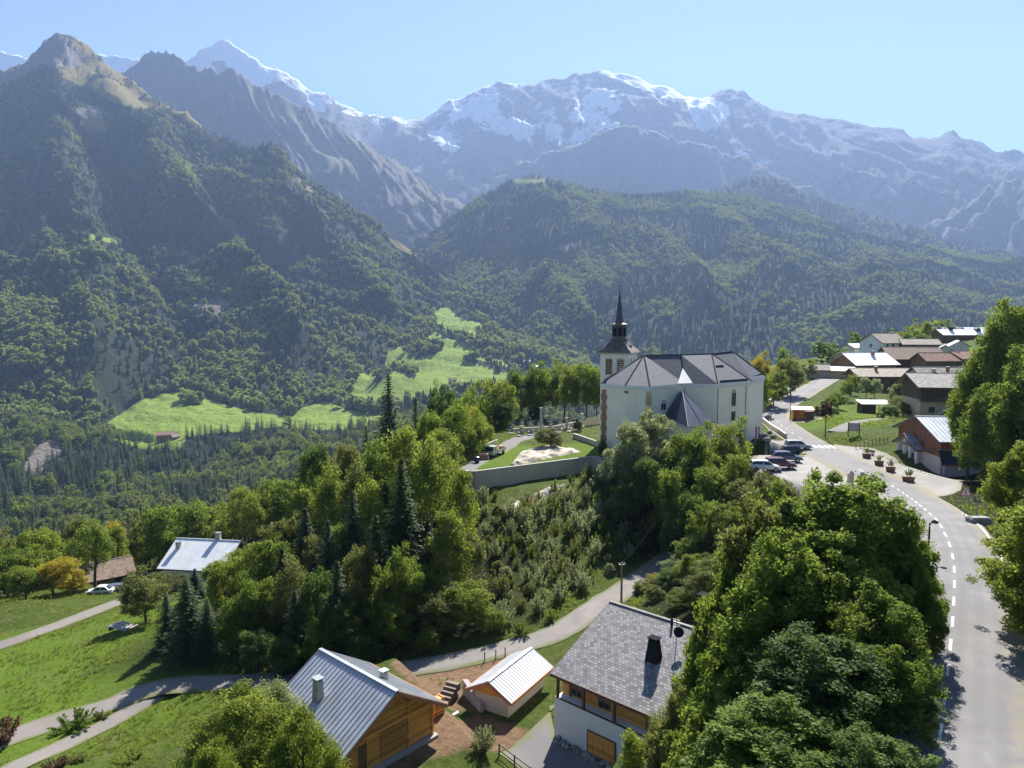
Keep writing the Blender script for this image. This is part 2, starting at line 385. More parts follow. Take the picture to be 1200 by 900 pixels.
def strip(name, line, hw, mat, dz=0.0, cols=8, l=None, r=None, wob=0.0):
    cs = np.linspace(-1, 1, cols+1); V = []; at = []; ed = []
    rows = len(line); L = []
    for c in cs: L.append(offs(line, c*hw, dz))
    for i in range(rows):
        for j, c in enumerate(cs):
            p = L[j][i].copy()
            if wob and abs(c) > 0.99: p += (L[j][i]-line[i])*(wob*float(fbm(i*0.3, c*9, 3, 2)))
            p.z -= abs(c)**6*0.05
            V.append(p); at.append(c); ed.append(abs(c))
    n = cols+1; q = [(i*n+j, i*n+j+1, (i+1)*n+j+1, (i+1)*n+j) for i in range(rows-1) for j in range(cols)]
    return mesh_np(name, np.array([tuple(v) for v in V]), quads=q, mat=mat, attrs={'across': np.array(at), 'edge': np.array(ed)}, smooth=True)
m_road = asphalt('road_asphalt', (0.185, 0.178, 0.178))
m_lane = asphalt('lane_asphalt', (0.20, 0.18, 0.165), False, 1)
m_gravel = asphalt('drive_asphalt', (0.155, 0.148, 0.147), False, 1)
road = tag(strip('road', road_c, 3.45, m_road, 0.0, wob=0.03), kind='structure')
lane = tag(strip('lane', lane_c, 1.75, m_lane, 0.0, wob=0.16), kind='structure')
fork = tag(strip('path', fork_c, 1.15, m_lane, 0.012, wob=0.2), kind='structure')
upl = tag(strip('gravel_track', up_c, 1.5, m_lane, 0.0, wob=0.16), kind='structure')
# pavements and yards follow the ground as draped sheets
def drape(name, poly, mat, dz=0.05, step=0.7, zfun=None):
    bm = bmesh.new(); vs = [bm.verts.new((p[0], p[1], 0)) for p in poly]; bm.faces.new(vs)
    x0 = min(p[0] for p in poly); x1 = max(p[0] for p in poly); y0 = min(p[1] for p in poly); y1 = max(p[1] for p in poly)
    for k in range(1, int((x1-x0)/step)+1):
        bmesh.ops.bisect_plane(bm, geom=bm.verts[:]+bm.edges[:]+bm.faces[:], plane_co=(x0+k*step, 0, 0), plane_no=(1, 0, 0))
    for k in range(1, int((y1-y0)/step)+1):
        bmesh.ops.bisect_plane(bm, geom=bm.verts[:]+bm.edges[:]+bm.faces[:], plane_co=(0, y0+k*step, 0), plane_no=(0, 1, 0))
    bm.verts.ensure_lookup_table(); xs = np.array([v.co.x for v in bm.verts]); ys = np.array([v.co.y for v in bm.verts])
    zs = gz(xs, ys)+dz if zfun is None else zfun(xs, ys)+dz
    d, _ = dist_poly(xs, ys, poly, True)
    for v, z in zip(bm.verts, zs): v.co.z = z
    bmesh.ops.recalc_face_normals(bm, faces=bm.faces)
    if sum(f.normal.z for f in bm.faces) < 0: bmesh.ops.reverse_faces(bm, faces=bm.faces)
    me = bpy.data.meshes.new(name); bm.to_mesh(me); bm.free(); me.materials.append(mat)
    for nm, val in (('edge', 1-np.clip(d/1.2, 0, 1)*0.6), ('across', d*0)):
        at = me.attributes.new(nm, 'FLOAT', 'POINT'); at.data.foreach_set('value', val.astype(np.float32))
    me.polygons.foreach_set('use_smooth', np.ones(len(me.polygons), bool))
    o = bpy.data.objects.new(name, me); COL.objects.link(o); return o
def road_side(i0, i1, side, d): return [tuple(p)[:2] for p in offs(road_c, side*d)[i0:i1]]
def ridx(y): return min(range(len(road_c)), key=lambda i: abs(road_c[i].y-y))
m_park = asphalt('car_park_paving', (0.25, 0.235, 0.215), False)
# ================================================================== BUILDING MATERIALS
def slate(name, c, sx=0.35, rough=0.45, var=0.35, spec=0.5, mortar=0.012):
    t = NT(name); co = t.obj(); b = t.new('ShaderNodeTexBrick'); t.link(co, b.inputs['Vector'])
    b.inputs['Scale'].default_value = 1.0; b.inputs['Brick Width'].default_value = sx; b.inputs['Row Height'].default_value = sx*0.7; b.inputs['Mortar Size'].default_value = mortar
    b.inputs['Color1'].default_value = (*[x*(1-var) for x in c], 1); b.inputs['Color2'].default_value = (*[min(1, x*(1+var)) for x in c], 1); b.inputs['Mortar'].default_value = (*[x*0.3 for x in c], 1)
    n = t.noise(0.8, 5, 0.65, co); col = t.mix(t.math('MULTIPLY', t.gray(n, 0.35, 0.7), 0.4), b.outputs[0], tuple(x*0.75 for x in c))
    t.bump(b.outputs[1], -0.4, 0.02); return t.done(col, rough, spec)
def planks(name, c, w=0.18, vertical=False, rough=0.65, var=0.3):
    t = NT(name); co = t.obj(); n = t.noise(1.0, 6, 0.7, co, sc=(1.2, 1.2, 9) if not vertical else (9, 9, 0.8))
    wv = t.new('ShaderNodeSeparateXYZ'); t.link(co, wv.inputs[0])
    ax = wv.outputs['Z'] if not vertical else t.math('ADD', wv.outputs['X'], wv.outputs['Y'])
    fr = t.math('FRACT', t.math('DIVIDE', ax, w)); gap = t.math('LESS_THAN', fr, 0.1)
    idn = t.new('ShaderNodeTexWhiteNoise', noise_dimensions='1D'); t.link(t.math('FLOOR', t.math('DIVIDE', ax, w)), idn.inputs['W'])
    f = t.math('ADD', t.math('MULTIPLY', n, 0.6), t.math('MULTIPLY', idn.outputs[0], 0.4))
    col = t.ramp(f, [(0.25, tuple(x*(1-var) for x in c)), (0.75, tuple(min(1, x*(1+var)) for x in c))])
    col = t.mix(t.math('MULTIPLY', gap, 0.65), col, tuple(x*0.3 for x in c)); t.bump(gap, -0.3, 0.02)
    return t.done(col, rough, 0.3)
def render_wall(name, c, stain=0.25):
    t = NT(name); co = t.obj(); n = t.noise(0.4, 6, 0.65, co); n2 = t.noise(1.0, 5, 0.7, co, sc=(2.0, 2.0, 0.25))
    col = t.mix(t.math('MULTIPLY', t.gray(n, 0.4, 0.75), stain), c, tuple(x*0.72 for x in c)); col = t.mix(t.math('MULTIPLY', t.gray(n2, 0.5, 0.75), stain*0.9), col, tuple(x*f for x, f in zip(c, (0.7, 0.66, 0.58))))
    t.bump(t.noise(8, 4, 0.6, co), 0.2, 0.02); return t.done(col, 0.9, 0.15)
M = dict(
    slate=slate('grey_slate', (0.19, 0.19, 0.205)), slate2=slate('worn_slate', (0.225, 0.218, 0.222), 0.33, 0.7, 0.45, 0.25, 0.02), slate3=slate('church_slate', (0.10, 0.108, 0.132), 0.5, 0.75, 0.18, 0.2),
    metal=plain('zinc_roofing', (0.42, 0.44, 0.47), 0.38, 0.14, 0.6, 0.25, 0.5), metalw=plain('white_zinc_roofing', (0.78, 0.78, 0.77), 0.55, 0.08, 0.6, 0, 0.4),
    metald=plain('dark_roof_metal', (0.035, 0.05, 0.09), 0.4, 0.2, 0.9, 0.3, 0.5), black=plain('dark_flashing', (0.02, 0.022, 0.028), 0.9, 0.1, 2, 0, 0.05),
    brownroof=slate('weathered_brown_roofing', (0.25, 0.185, 0.14), 0.5, 0.8, 0.35, 0.2), tanroof=slate('pale_tan_roofing', (0.36, 0.31, 0.25), 0.6, 0.8, 0.25, 0.2),
    redroof=slate('rusty_red_roofing', (0.29, 0.17, 0.125), 0.5, 0.8, 0.3, 0.2), greyroof=slate('old_grey_roofing', (0.24, 0.225, 0.205), 0.5, 0.75, 0.35, 0.25),
    wood=planks('orange_larch', (0.74, 0.33, 0.085), var=0.3), woodd=planks('dark_brown_boards', (0.09, 0.055, 0.035), 0.2, True), woodm=planks('brown_boards', (0.20, 0.115, 0.065), 0.2, True),
    woodr=planks('red_brown_boards', (0.23, 0.095, 0.05), 0.2, True), fascia=plain('brown_fascia', (0.13, 0.07, 0.055), 0.6, 0.15), fasciao=plain('copper_gutter', (0.45, 0.20, 0.11), 0.5, 0.15),
    white=render_wall('white_render', (0.76, 0.755, 0.73), 0.15), cream=render_wall('cream_render', (0.66, 0.61, 0.52)), church=render_wall('church_render', (0.88, 0.80, 0.64), 0.28), grey=render_wall('grey_concrete', (0.36, 0.35, 0.33)),
    tan=render_wall('tan_render', (0.56, 0.43, 0.27)), pink=render_wall('pinkish_render', (0.50, 0.44, 0.41)), stone=render_wall('old_masonry', (0.56, 0.48, 0.37), 0.6), conc=render_wall('concrete_coping', (0.45, 0.43, 0.39), 0.4),
    glass=plain('window_glass', (0.02, 0.025, 0.032), 0.12, 0.1, 1, 0, 0.7), frame=plain('window_frame_wood', (0.20, 0.12, 0.07), 0.6), framew=plain('white_frame', (0.7, 0.7, 0.68), 0.5, 0.05),
    gal=plain('galvanised_steel', (0.35, 0.36, 0.37), 0.45, 0.15, 3, 0.7), brick=plain('terracotta', (0.42, 0.23, 0.15), 0.8, 0.2, 3), yellow=plain('yellow_quoin_stone', (0.50, 0.40, 0.24), 0.85, 0.2, 2),
    rock=plain('granite_blocks', (0.30, 0.29, 0.275), 0.85, 0.35, 1.2, 0, 0.3, 0.6), paint=plain('white_road_paint', (0.72, 0.71, 0.68), 0.7, 0.16, 2.5), pole=plain('weathered_pole_wood', (0.22, 0.18, 0.14), 0.85, 0.25, 3),
    lichen=slate('rusty_tower_shingles', (0.13, 0.10, 0.085), 0.3, 0.6, 0.5), spire=slate('black_spire_slate', (0.045, 0.045, 0.055), 0.3, 0.5, 0.3))
# ================================================================== GENERIC GABLE HOUSE (local X along the ridge, -Y the front eave side)
def frame_window(parent, x, y, z, w, h, face, name='window', mats=None, cross=True, arch=False):
    "window standing 3 cm proud of a wall; face in SNEW (local)"
    mf, mg = mats or (M['frame'], M['glass'])
    ax = {'S': (Vector((1, 0, 0)), Vector((0, -1, 0))), 'N': (Vector((-1, 0, 0)), Vector((0, 1, 0))), 'E': (Vector((0, 1, 0)), Vector((1, 0, 0))), 'W': (Vector((0, -1, 0)), Vector((-1, 0, 0)))}[face] if isinstance(face, str) else face
    t, n = ax; c = Vector((x, y, z)); up = Vector((0, 0, 1)); b = MB()
    def bx(m, u0, u1, v0, v1, d0, d1):
        q = [c+t*u+up*v+n*d for d in (d0, d1) for v in (v0, v1) for u in (u0, u1)]
        m.add(q, [(0, 1, 3, 2), (4, 6, 7, 5), (0, 4, 5, 1), (2, 3, 7, 6), (0, 2, 6, 4), (1, 5, 7, 3)])
    f = 0.09
    bx(b, -w/2, -w/2+f, 0, h, -0.05, 0.05); bx(b, w/2-f, w/2, 0, h, -0.05, 0.05); bx(b, -w/2+f, w/2-f, 0, f, -0.05, 0.05); bx(b, -w/2+f, w/2-f, h-f, h, -0.05, 0.05)
    if cross and w > 0.7: bx(b, -0.03, 0.03, f, h-f, -0.04, 0.045)
    if arch:
        for k in range(6):
            a0, a1 = math.pi*k/6, math.pi*(k+1)/6
            q = [c+t*(w/2*math.cos(a))+up*(h+w/2*math.sin(a))+n*d for a in (a0, a1) for d in (-0.05, 0.05)]+[c+up*h+n*d for d in (-0.05, 0.05)]
            b.add(q, [(0, 2, 4), (1, 5, 3), (0, 1, 3, 2)])
    wo = b.build(name, mf, parent); g = MB(); bx(g, -w/2+f, w/2-f, f, h-f, -0.05, 0.02); g.build('pane', mg, wo); return wo
def chimney(parent, x, y, z0, h, w=0.6, d=0.6, mat=None, cap=None, taper=1.0):
    b = MB(); w1, d1 = w*taper, d*taper
    v = [(x-w/2, y-d/2, z0), (x+w/2, y-d/2, z0), (x+w/2, y+d/2, z0), (x-w/2, y+d/2, z0), (x-w1/2, y-d1/2, z0+h), (x+w1/2, y-d1/2, z0+h), (x+w1/2, y+d1/2, z0+h), (x-w1/2, y+d1/2, z0+h)]
    b.add(v, [(0, 3, 2, 1), (4, 5, 6, 7), (0, 1, 5, 4), (1, 2, 6, 5), (2, 3, 7, 6), (3, 0, 4, 7)]); o = b.build('chimney', mat or M['grey'], parent)
    c = MB(); c.box(x-w1/2-0.08, x+w1/2+0.08, y-d1/2-0.08, y+d1/2+0.08, z0+h+0.14, z0+h+0.22)
    for sx in (-1, 1):
        for sy in (-1, 1): c.box(x+sx*(w1/2-0.05)-0.04, x+sx*(w1/2-0.05)+0.04, y+sy*(d1/2-0.05)-0.04, y+sy*(d1/2-0.05)+0.04, z0+h, z0+h+0.14)
    c.build('chimney_cap', cap or M['gal'], o); return o
def house(name, label, c, rz, L, Wd, H, R, wall='cream', roof='slate', cat='house', ox=0.7, oy=0.9, off=0.0, base=1.5, ribs=0, upper=None, uh=None, wins=(), doors=(), chims=(), group=None,
          th=0.16, fascia='fascia', snow=0, lift=0.0):
    "off shifts the ridge in Y; upper = material of gable and of the storey above uh"
    t = thing(name, label, cat, c, rz, group); y0, y1 = -Wd/2, Wd/2; x0, x1 = -L/2, L/2; yr = off
    uh = H if uh is None else uh
    b = MB(); b.box(x0, x1, y0, y1, -base, uh); b.build('wall', M[wall], t)
    e = 0.04 if upper else 0
    g = MB(); xx0, xx1, yy0, yy1 = x0-e, x1+e, y0-e, y1+e
    v = [(xx0, yy0, uh), (xx0, yy1, uh), (xx0, yy1, H), (xx0, yr, H+R), (xx0, yy0, H)]; v += [(xx1, p[1], p[2]) for p in v]
    g.add(v, [(0, 1, 2, 3, 4), (9, 8, 7, 6, 5), (0, 5, 6, 1), (1, 6, 7, 2), (2, 7, 8, 3), (3, 8, 9, 4), (4, 9, 5, 0)]); g.build('gable_wall', M[upper or wall], t)
    r = MB(); sf = R/(yr-y0); sb = R/(y1-yr); zt = H+R+0.22+lift
    fa = (x0-ox, y0-oy, zt-sf*(yr-y0+oy)); fb = (x1+ox, y0-oy, fa[2]); ra = (x0-ox, yr, zt); rb = (x1+ox, yr, zt); ba = (x0-ox, y1+oy, zt-sb*(y1-yr+oy)); bb = (x1+ox, y1+oy, ba[2])
    dn = lambda p: (p[0], p[1], p[2]-th)
    v = [fa, fb, rb, ra, bb, ba]+[dn(p) for p in (fa, fb, rb, ra, bb, ba)]
    r.add(v, [(0, 1, 2, 3), (3, 2, 4, 5), (6, 9, 8, 7), (9, 11, 10, 8), (0, 6, 7, 1), (5, 4, 10, 11), (0, 3, 9, 6), (3, 5, 11, 9), (1, 7, 8, 2), (2, 8, 10, 4)])
    if ribs:
        n = int((L+2*ox)/ribs)
        for k in range(n+1):
            x = x0-ox+0.02+k*(L+2*ox-0.04)/n
            for a, q in ((fa, ra), (ba, ra)): r.bar((x, a[1], a[2]+0.02), (x, q[1], q[2]+0.02), 0.045, 0.06)
    ro = r.build('roof', M[roof], t)
    cp_ = MB(); cp_.bar((x0-ox-0.02, yr, zt+0.02), (x1+ox+0.02, yr, zt+0.02), 0.3, 0.07); cp_.build('ridge_cap', M['metal' if 'metal' in roof else 'greyroof'], ro)
    fm = MB()
    for (a, q) in ((fa, fb), (ba, bb)): s = -1 if a is fa else 1; fm.bar((a[0], a[1]+s*0.05, a[2]-0.12), (q[0], q[1]+s*0.05, q[2]-0.12), 0.08, 0.24)
    for x, s in ((x0-ox, -1), (x1+ox, 1)):
        fm.bar((x+s*0.04, fa[1], fa[2]-0.15), (x+s*0.04, yr, zt-0.15), 0.06, 0.26); fm.bar((x+s*0.04, ba[1], ba[2]-0.15), (x+s*0.04, yr, zt-0.15), 0.06, 0.26)
    fm.build('fascia', M[fascia], t)
    for k in range(snow):
        sb_ = MB(); f = 0.12+k*0.4; y = y0-oy+f*(yr-y0+oy); z = fa[2]+sf*(y-fa[1])+0.12; sb_.bar((x0-ox+0.3, y, z), (x1+ox-0.3, y, z), 0.06, 0.14); sb_.build('snow_guard', M['black'], ro)
    for (cx, cyy, h, *k) in chims:
        zr = zt-(sf*(yr-cyy) if cyy < yr else sb*(cyy-yr)); chimney(t, cx, cyy, zr-0.4, h+0.4, **(k[0] if k else {}))
    for (face, a, z, w, h, *k) in wins:
        x, y = {'S': (a, y0), 'N': (a, y1), 'E': (x1, a), 'W': (x0, a)}[face]; ee = e if z+h/2 > uh else 0
        dx, dy = {'S': (0, -1), 'N': (0, 1), 'E': (1, 0), 'W': (-1, 0)}[face]
        frame_window(t, x+dx*ee, y+dy*ee, z, w, h, face, mats=(M[k[0]], M['glass']) if k else None)
    for (face, a, z, w, h, m) in doors:
        x, y = {'S': (a, y0), 'N': (a, y1), 'E': (x1, a), 'W': (x0, a)}[face]; b = MB()
        if face in 'SN': s = -1 if face == 'S' else 1; b.box(x-w/2, x+w/2, min(y, y+s*0.07), max(y, y+s*0.07), z, z+h)
        else: s = 1 if face == 'E' else -1; b.box(min(x, x+s*0.07), max(x, x+s*0.07), y-w/2, y+w/2, z, z+h)
        d = b.build('door', M[m], t); hn = MB()
        if face in 'SN': hn.box(x+w*0.35, x+w*0.4, min(y+s*0.07, y+s*0.14), max(y+s*0.07, y+s*0.14), z+h*0.45, z+h*0.5)
        else: hn.box(min(x+s*0.07, x+s*0.14), max(x+s*0.07, x+s*0.14), y+w*0.35, y+w*0.4, z+h*0.45, z+h*0.5)
        hn.build('handle', M['gal'], d)
    return t
def from_gable(EL, ER, L, ov=0.9, og=0.7):
    "house placement from the two eave corners of its near gable (EL left, ER right seen from outside the gable); local +X points out of that gable"
    m = (EL+ER)/2; d = ER-EL; d.z = 0; w = d.length; d.normalize(); out = Vector((d.y, -d.x, 0))
    c = m-out*(L/2+og); return c, math.atan2(out.y, out.x), w-2*ov
# ================================================================== CHURCH
def build_church():
    ze = -10.9; E = {k: PZ(u, v, ze) for k, (u, v) in dict(A=(704.5, 449.5), B=(732.5, 451.8), C=(761.6, 453), J=(802.5, 449.4), E=(841, 450), F=(881.8, 447), G=(898, 441.3)).items()}
    R1 = PZ(754.6, 416, -6.25); R1b = PZ(797.8, 415.6, -6.25); R2 = PZ(834, 414.5, -6.25); R3 = PZ(858.4, 412.1, -5.95)
    E['G2'] = Vector((R3.x-3.5, R3.y+9.5, CZ+ze)); E['B2'] = Vector((R1.x-3.2, R1.y+9.0, CZ+ze)); E['A2'] = Vector((E['A'].x+1.6, E['A'].y+8.5, CZ+ze))
    o = Vector((30, 125, TER)); t = thing('church', 'large cream rendered church with a slate hipped roof and dark pointed steeple', 'church', o)
    order = ['A', 'B', 'C', 'J', 'E', 'F', 'G', 'G2', 'B2', 'A2']; eave = [E[k]-o for k in order]; n = len(eave)
    cen = sum(eave, Vector())/n
    def inset(d):
        r = []
        for i in range(n):
            a, b, c = eave[i-1], eave[i], eave[(i+1) % n]; t1 = (b-a).normalized(); t2 = (c-b).normalized(); n1 = Vector((-t1.y, t1.x, 0)); n2 = Vector((-t2.y, t2.x, 0))
            m = (n1+n2); m = m/max(0.5, m.length)*1.0; r.append(b+m.normalized()*d)
        return r
    w = inset(0.55)
    b = MB(); b.prism([(p.x, p.y) for p in w], -6, eave[0].z-0.05); walls = b.build('wall', M['church'], t)
    ci = inset(0.3); b = MB(); b.prism([(p.x, p.y) for p in ci], eave[0].z-0.75, eave[0].z-0.3); b.build('cornice', M['framew'], t)
    b = MB(); b.prism([(p.x, p.y) for p in eave], eave[0].z-0.3, eave[0].z-0.02); b.build('gutter_board', M['framew'], t)
    r = [x-o for x in (R1, R1b, R2, R3)]
    V = eave+r; A_, B_, C_, J_, E_, F_, G_, G2, B2, A2 = range(10); r1, r1b, r2, r3 = 10, 11, 12, 13
    F = [(A_, B_, r1), (B_, C_, r1), (C_, J_, r1b, r1), (J_, E_, r2, r1b), (E_, F_, r2), (F_, G_, r3, r2), (G_, G2, r3), (G2, B2, r1, r1b, r2, r3), (B2, A2, r1), (A2, A_, r1), (9, 8, 7, 6, 5, 4, 3, 2, 1, 0)]
    b = MB(); b.add(V, F, 0)
    # triangulate the quads explicitly so that the faces stay planar
    bm = bmesh.new(); vs = [bm.verts.new(v) for v in V]
    for f in F: bm.faces.new([vs[i] for i in f])
    bmesh.ops.triangulate(bm, faces=bm.faces[:]); bmesh.ops.recalc_face_normals(bm, faces=bm.faces)
    me = bpy.data.meshes.new('roof'); bm.to_mesh(me); bm.free(); me.materials.append(M['slate3']); me.materials.append(M['metald'])
    roof = bpy.data.objects.new('roof', me); COL.objects.link(roof); roof.parent = t
    b = MB()
    for a, c in ((r1, B_), (r1, C_), (r1b, J_), (r2, E_), (r2, F_), (r1, r1b), (r1b, r2), (r2, r3), (r3, G_), (r1, A_)): b.bar(V[a], V[c], 0.22, 0.14)
    b.build('ridge_cap', M['black'], roof)
    def onq(a, b_, c, d, s, q): return (V[a]*(1-s)+V[b_]*s)*(1-q)+(V[d]*(1-s)+V[c]*s)*q
    for (a, b_, c, d, s0, s1, q) in ((E_, F_, r2, r2, 0.08, 0.93, 0.06), (E_, F_, r2, r2, 0.1, 0.6, 0.55), (F_, G_, r3, r2, 0.1, 0.95, 0.1), (F_, G_, r3, r2, 0.05, 0.9, 0.5)):
        b = MB(); up = Vector((0, 0, 0.12)); b.bar(onq(a, b_, c, d, s0, q)+up, onq(a, b_, c, d, s1, q)+up, 0.07, 0.22); b.build('snow_guard', M['black'], roof)
    # white flashing in the valley between the two front slopes
    jl = V[J_]+(V[C_]-V[J_]).normalized()*1.9; jr = V[J_]+(V[E_]-V[J_]).normalized()*1.3; uz = Vector((0, 0, 0.1)); b = MB(); b.slab([jl+uz, jr+uz, V[J_]*0.5+V[r1b]*0.5+uz], 0.08); b.build('valley_flashing', M['framew'], roof)
    # pilasters, quoins and pipes
    for k, m in ((0, 'brick'), (2, 'yellow')):
        p = w[k]
        for j in range(13):
            b = MB(); s = 0.5 if j % 2 else 0.36; b.box(p.x-s, p.x+s, p.y-s, p.y+s, 0.1+j*0.88, 0.1+j*0.88+0.8); 
            if j == 0: q = b
            else: q.v += b.v; q.f += [[i+8*j for i in f] for f in b.f]; q.m += b.m
        q.build('quoin', M[m], t)
    for i, s in ((4, 0.06), (4, 0.90), (1, 0.95), (3, 0.05)):
        p = w[i].lerp(w[i+1], s)+Vector((0, -0.12, 0)); b = MB(); b.tube((p.x, p.y, 0), (p.x, p.y, eave[0].z-0.7), 0.07, n=6); b.build('downpipe', M['gal'], t)
    def on_wall(u, v, i):
        a = w[i]+o; c = w[i+1]+o; best = None
        k = (u-600)/FPX
        # intersect the viewing column with the wall line
        for s in np.linspace(0, 1, 400):
            q = a.lerp(c, s); uu, vv = pix(q.x, q.y, CZ-15)
            if best is None or abs(uu-u) < best[0]: best = (abs(uu-u), q)
        q = best[1]; z = P(u, v, q.y).z; t_ = (c-a).normalized(); nn = Vector((t_.y, -t_.x, 0))
        return Vector((q.x, q.y, z))-o, (t_, nn)
    for (u, v0, v1, i, ww, arch) in ((859.6, 476, 459.5, 4, 1.15, True), (859.6, 493, 482, 4, 1.1, False), (777.4, 480.5, 472.5, 2, 1.3, True), (733.6, 461, 458, 0, 0.8, False)):
        p, ax = on_wall(u, v0, i); D = p.y+o.y; h = (v0-v1)/FPX*D; frame_window(t, p.x, p.y, p.z, ww, h, ax, mats=(M['brick'] if not arch else M['conc'], M['glass']), arch=arch)
    # sacristy with a steep dark roof against the wall
    ap = P(800.1, 460, 118.5)-o; l = P(780, 490, 116.5)-o; f = P(806, 507, 111)-o; rr = P(839, 501, 114)-o; bk = Vector((rr.x-1.0, rr.y+8, l.z)); bl = Vector((l.x, l.y+6, l.z))
    f.z = l.z-0.6; rr.z = l.z-0.5
    b = MB(); b.add([ap, l, f, rr, bk, bl, ap+Vector((0.5, 6, 0))], [(0, 1, 2), (0, 2, 3), (0, 3, 4, 6), (0, 6, 5, 1), (1, 5, 4, 3, 2)]); b.build('annex_roof', M['metald'], t)
    b = MB(); b.bar(ap+Vector((0, 0, .05)), f+Vector((0, 0, .05)), 0.08, 0.08); b.bar(ap.lerp(f, .5)*0+ap+Vector((0, 0, .04)), f.lerp(rr, 0.5)+Vector((0, 0, .04)), 0.06, 0.08); b.build('roof_seam', M['metald'], t)
    b = MB(); c_ = (l+f+rr+bk)/4; b.prism([tuple(q.lerp(c_, 0.12))[:2] for q in (l, f, rr, bk)], -4, l.z-0.35); b.build('annex_wall', M['church'], t)
    # ---- tower
    ne = P(737, 430, 131.5)-o; th = rad(-24); s = 5.5
    cx = Vector((-math.cos(th), -math.sin(th), 0)); cy_ = Vector((-math.sin(th), math.cos(th), 0)); cx = Vector((-math.cos(rad(25)), math.sin(rad(25)), 0)); cy_ = Vector((math.sin(rad(25)), math.cos(rad(25)), 0))
    tc = ne+cx*s/2+cy_*s/2; tc.z = 0; a0 = math.atan2(-cx.y, -cx.x)
    zc = P(737, 413, 133).z-o.z
    tw = bpy.data.objects.new('tower', None); COL.objects.link(tw); tw.parent = t; tw.location = tc; tw.rotation_euler.z = a0
    h = s/2; b = MB(); b.box(-h, h, -h, h, -1, zc-4.3)
    zb = zc-4.3                                             # belfry: corner piers, mid piers and lintel, open arches between
    for (x, y) in ((-1, -1), (1, -1), (1, 1), (-1, 1)): b.box(x*h if x < 0 else h-0.95, -h+0.95 if x < 0 else h, y*h if y < 0 else h-0.95, -h+0.95 if y < 0 else h, zb, zc-1.1)
    for q in (-1, 1):
        b.box(-0.42, 0.42, q*h if q < 0 else h-0.7, -h+0.7 if q < 0 else h, zb, zc-1.1); b.box(q*h if q < 0 else h-0.7, -h+0.7 if q < 0 else h, -0.42, 0.42, zb, zc-1.1)
    b.box(-h, h, -h, h, zc-1.1, zc-0.35); b.box(-h-0.02, h+0.02, -h-0.02, h+0.02, zb-0.25, zb+0.15)
    b.build('tower_wall', M['church'], tw)
    for q in (-1, 1):
        for xx in (-1.13, 1.13):
            for face in ('S', 'E', 'N', 'W'):
                if q < 0: continue
                x, y = {'S': (xx, -h+0.5), 'N': (xx, h-0.5), 'E': (h-0.5, xx), 'W': (-h+0.5, xx)}[face]
                lv = MB()
                for k in range(7):
                    z = zb+0.25+k*0.4
                    if face in 'SN': lv.box(x-0.7, x+0.7, y-0.12, y+0.12, z, z+0.12)
                    else: lv.box(x-0.12, x+0.12, y-0.7, y+0.7, z, z+0.12)
                lv.build('louvre', M['woodd'], tw)
                ar = MB()                                    # arch spandrels
                for k in range(5):
                    a1, a2 = math.pi*k/5, math.pi*(k+1)/5
                    for (p, z1) in (((-0.72, 0.72), 0),):
                        u1, u2 = 0.72*math.cos(a1), 0.72*math.cos(a2); v1_, v2_ = zc-1.75+0.65*math.sin(a1), zc-1.75+0.65*math.sin(a2)
                        for dd in ((-0.1, 0.1),):
                            if face in 'SN': pts = [(x+u1, y+dd[0], v1_), (x+u2, y+dd[0], v2_), (x+u2, y+dd[0], zc-1.08), (x+u1, y+dd[0], zc-1.08)]; pts += [(p[0], y+dd[1], p[2]) for p in pts]
                            else: pts = [(x+dd[0], y+u1, v1_), (x+dd[0], y+u2, v2_), (x+dd[0], y+u2, zc-1.08), (x+dd[0], y+u1, zc-1.08)]; pts += [(x+dd[1], p[1], p[2]) for p in pts]
                            ar.add(pts, [(0, 1, 2, 3), (7, 6, 5, 4), (0, 4, 5, 1), (1, 5, 6, 2), (2, 6, 7, 3), (3, 7, 4, 0)])
                ar.build('arch', M['church'], tw)
    b = MB(); b.box(-h-0.35, h+0.35, -h-0.35, h+0.35, zc-0.35, zc-0.05); b.build('tower_cornice', M['stone'], tw)
    prof = [(h*1.414+0.75, zc-0.05), (h*1.414+0.2, zc+0.35), (h*1.414-0.8, zc+1.0), (2.25, zc+1.75), (1.75, zc+2.3)]
    b = MB(); b.lathe(prof, 4, rot=math.pi/4); b.build('tower_roof', M['lichen'], tw)
    for i in range(4):                                      # dormers at the foot of the bell roof
        a = i*math.pi/2; d = Vector((math.cos(a), math.sin(a), 0)); sdd = Vector((-d.y, d.x, 0)); c = d*(h-0.35); b = MB()
        q = [c+sdd*-0.45+Vector((0, 0, zc)), c+sdd*0.45+Vector((0, 0, zc)), c+sdd*0.45+Vector((0, 0, zc+0.9)), c+Vector((0, 0, zc+1.35)), c+sdd*-0.45+Vector((0, 0, zc+0.9))]
        b.add(q+[p-d*1.3 for p in q], [(0, 1, 2, 3, 4), (9, 8, 7, 6, 5), (0, 5, 6, 1), (1, 6, 7, 2), (2, 7, 8, 3), (3, 8, 9, 4), (4, 9, 5, 0)]); dm = b.build('dormer', M['spire'], tw)
        b = MB(); c2 = c+d*0.02; b.add([c2+sdd*-0.28+Vector((0, 0, zc+0.1)), c2+sdd*0.28+Vector((0, 0, zc+0.1)), c2+sdd*0.28+Vector((0, 0, zc+0.8)), c2+sdd*-0.28+Vector((0, 0, zc+0.8))]+[c2-d*0.1+sdd*0.28*x+Vector((0, 0, zc+z)) for x, z in ((-1, .1), (1, .1), (1, .8), (-1, .8))], [(0, 1, 2, 3), (7, 6, 5, 4), (0, 4, 5, 1), (1, 5, 6, 2), (2, 6, 7, 3), (3, 7, 4, 0)]); b.build('opening', M['black'], dm)
    zl = zc+2.3
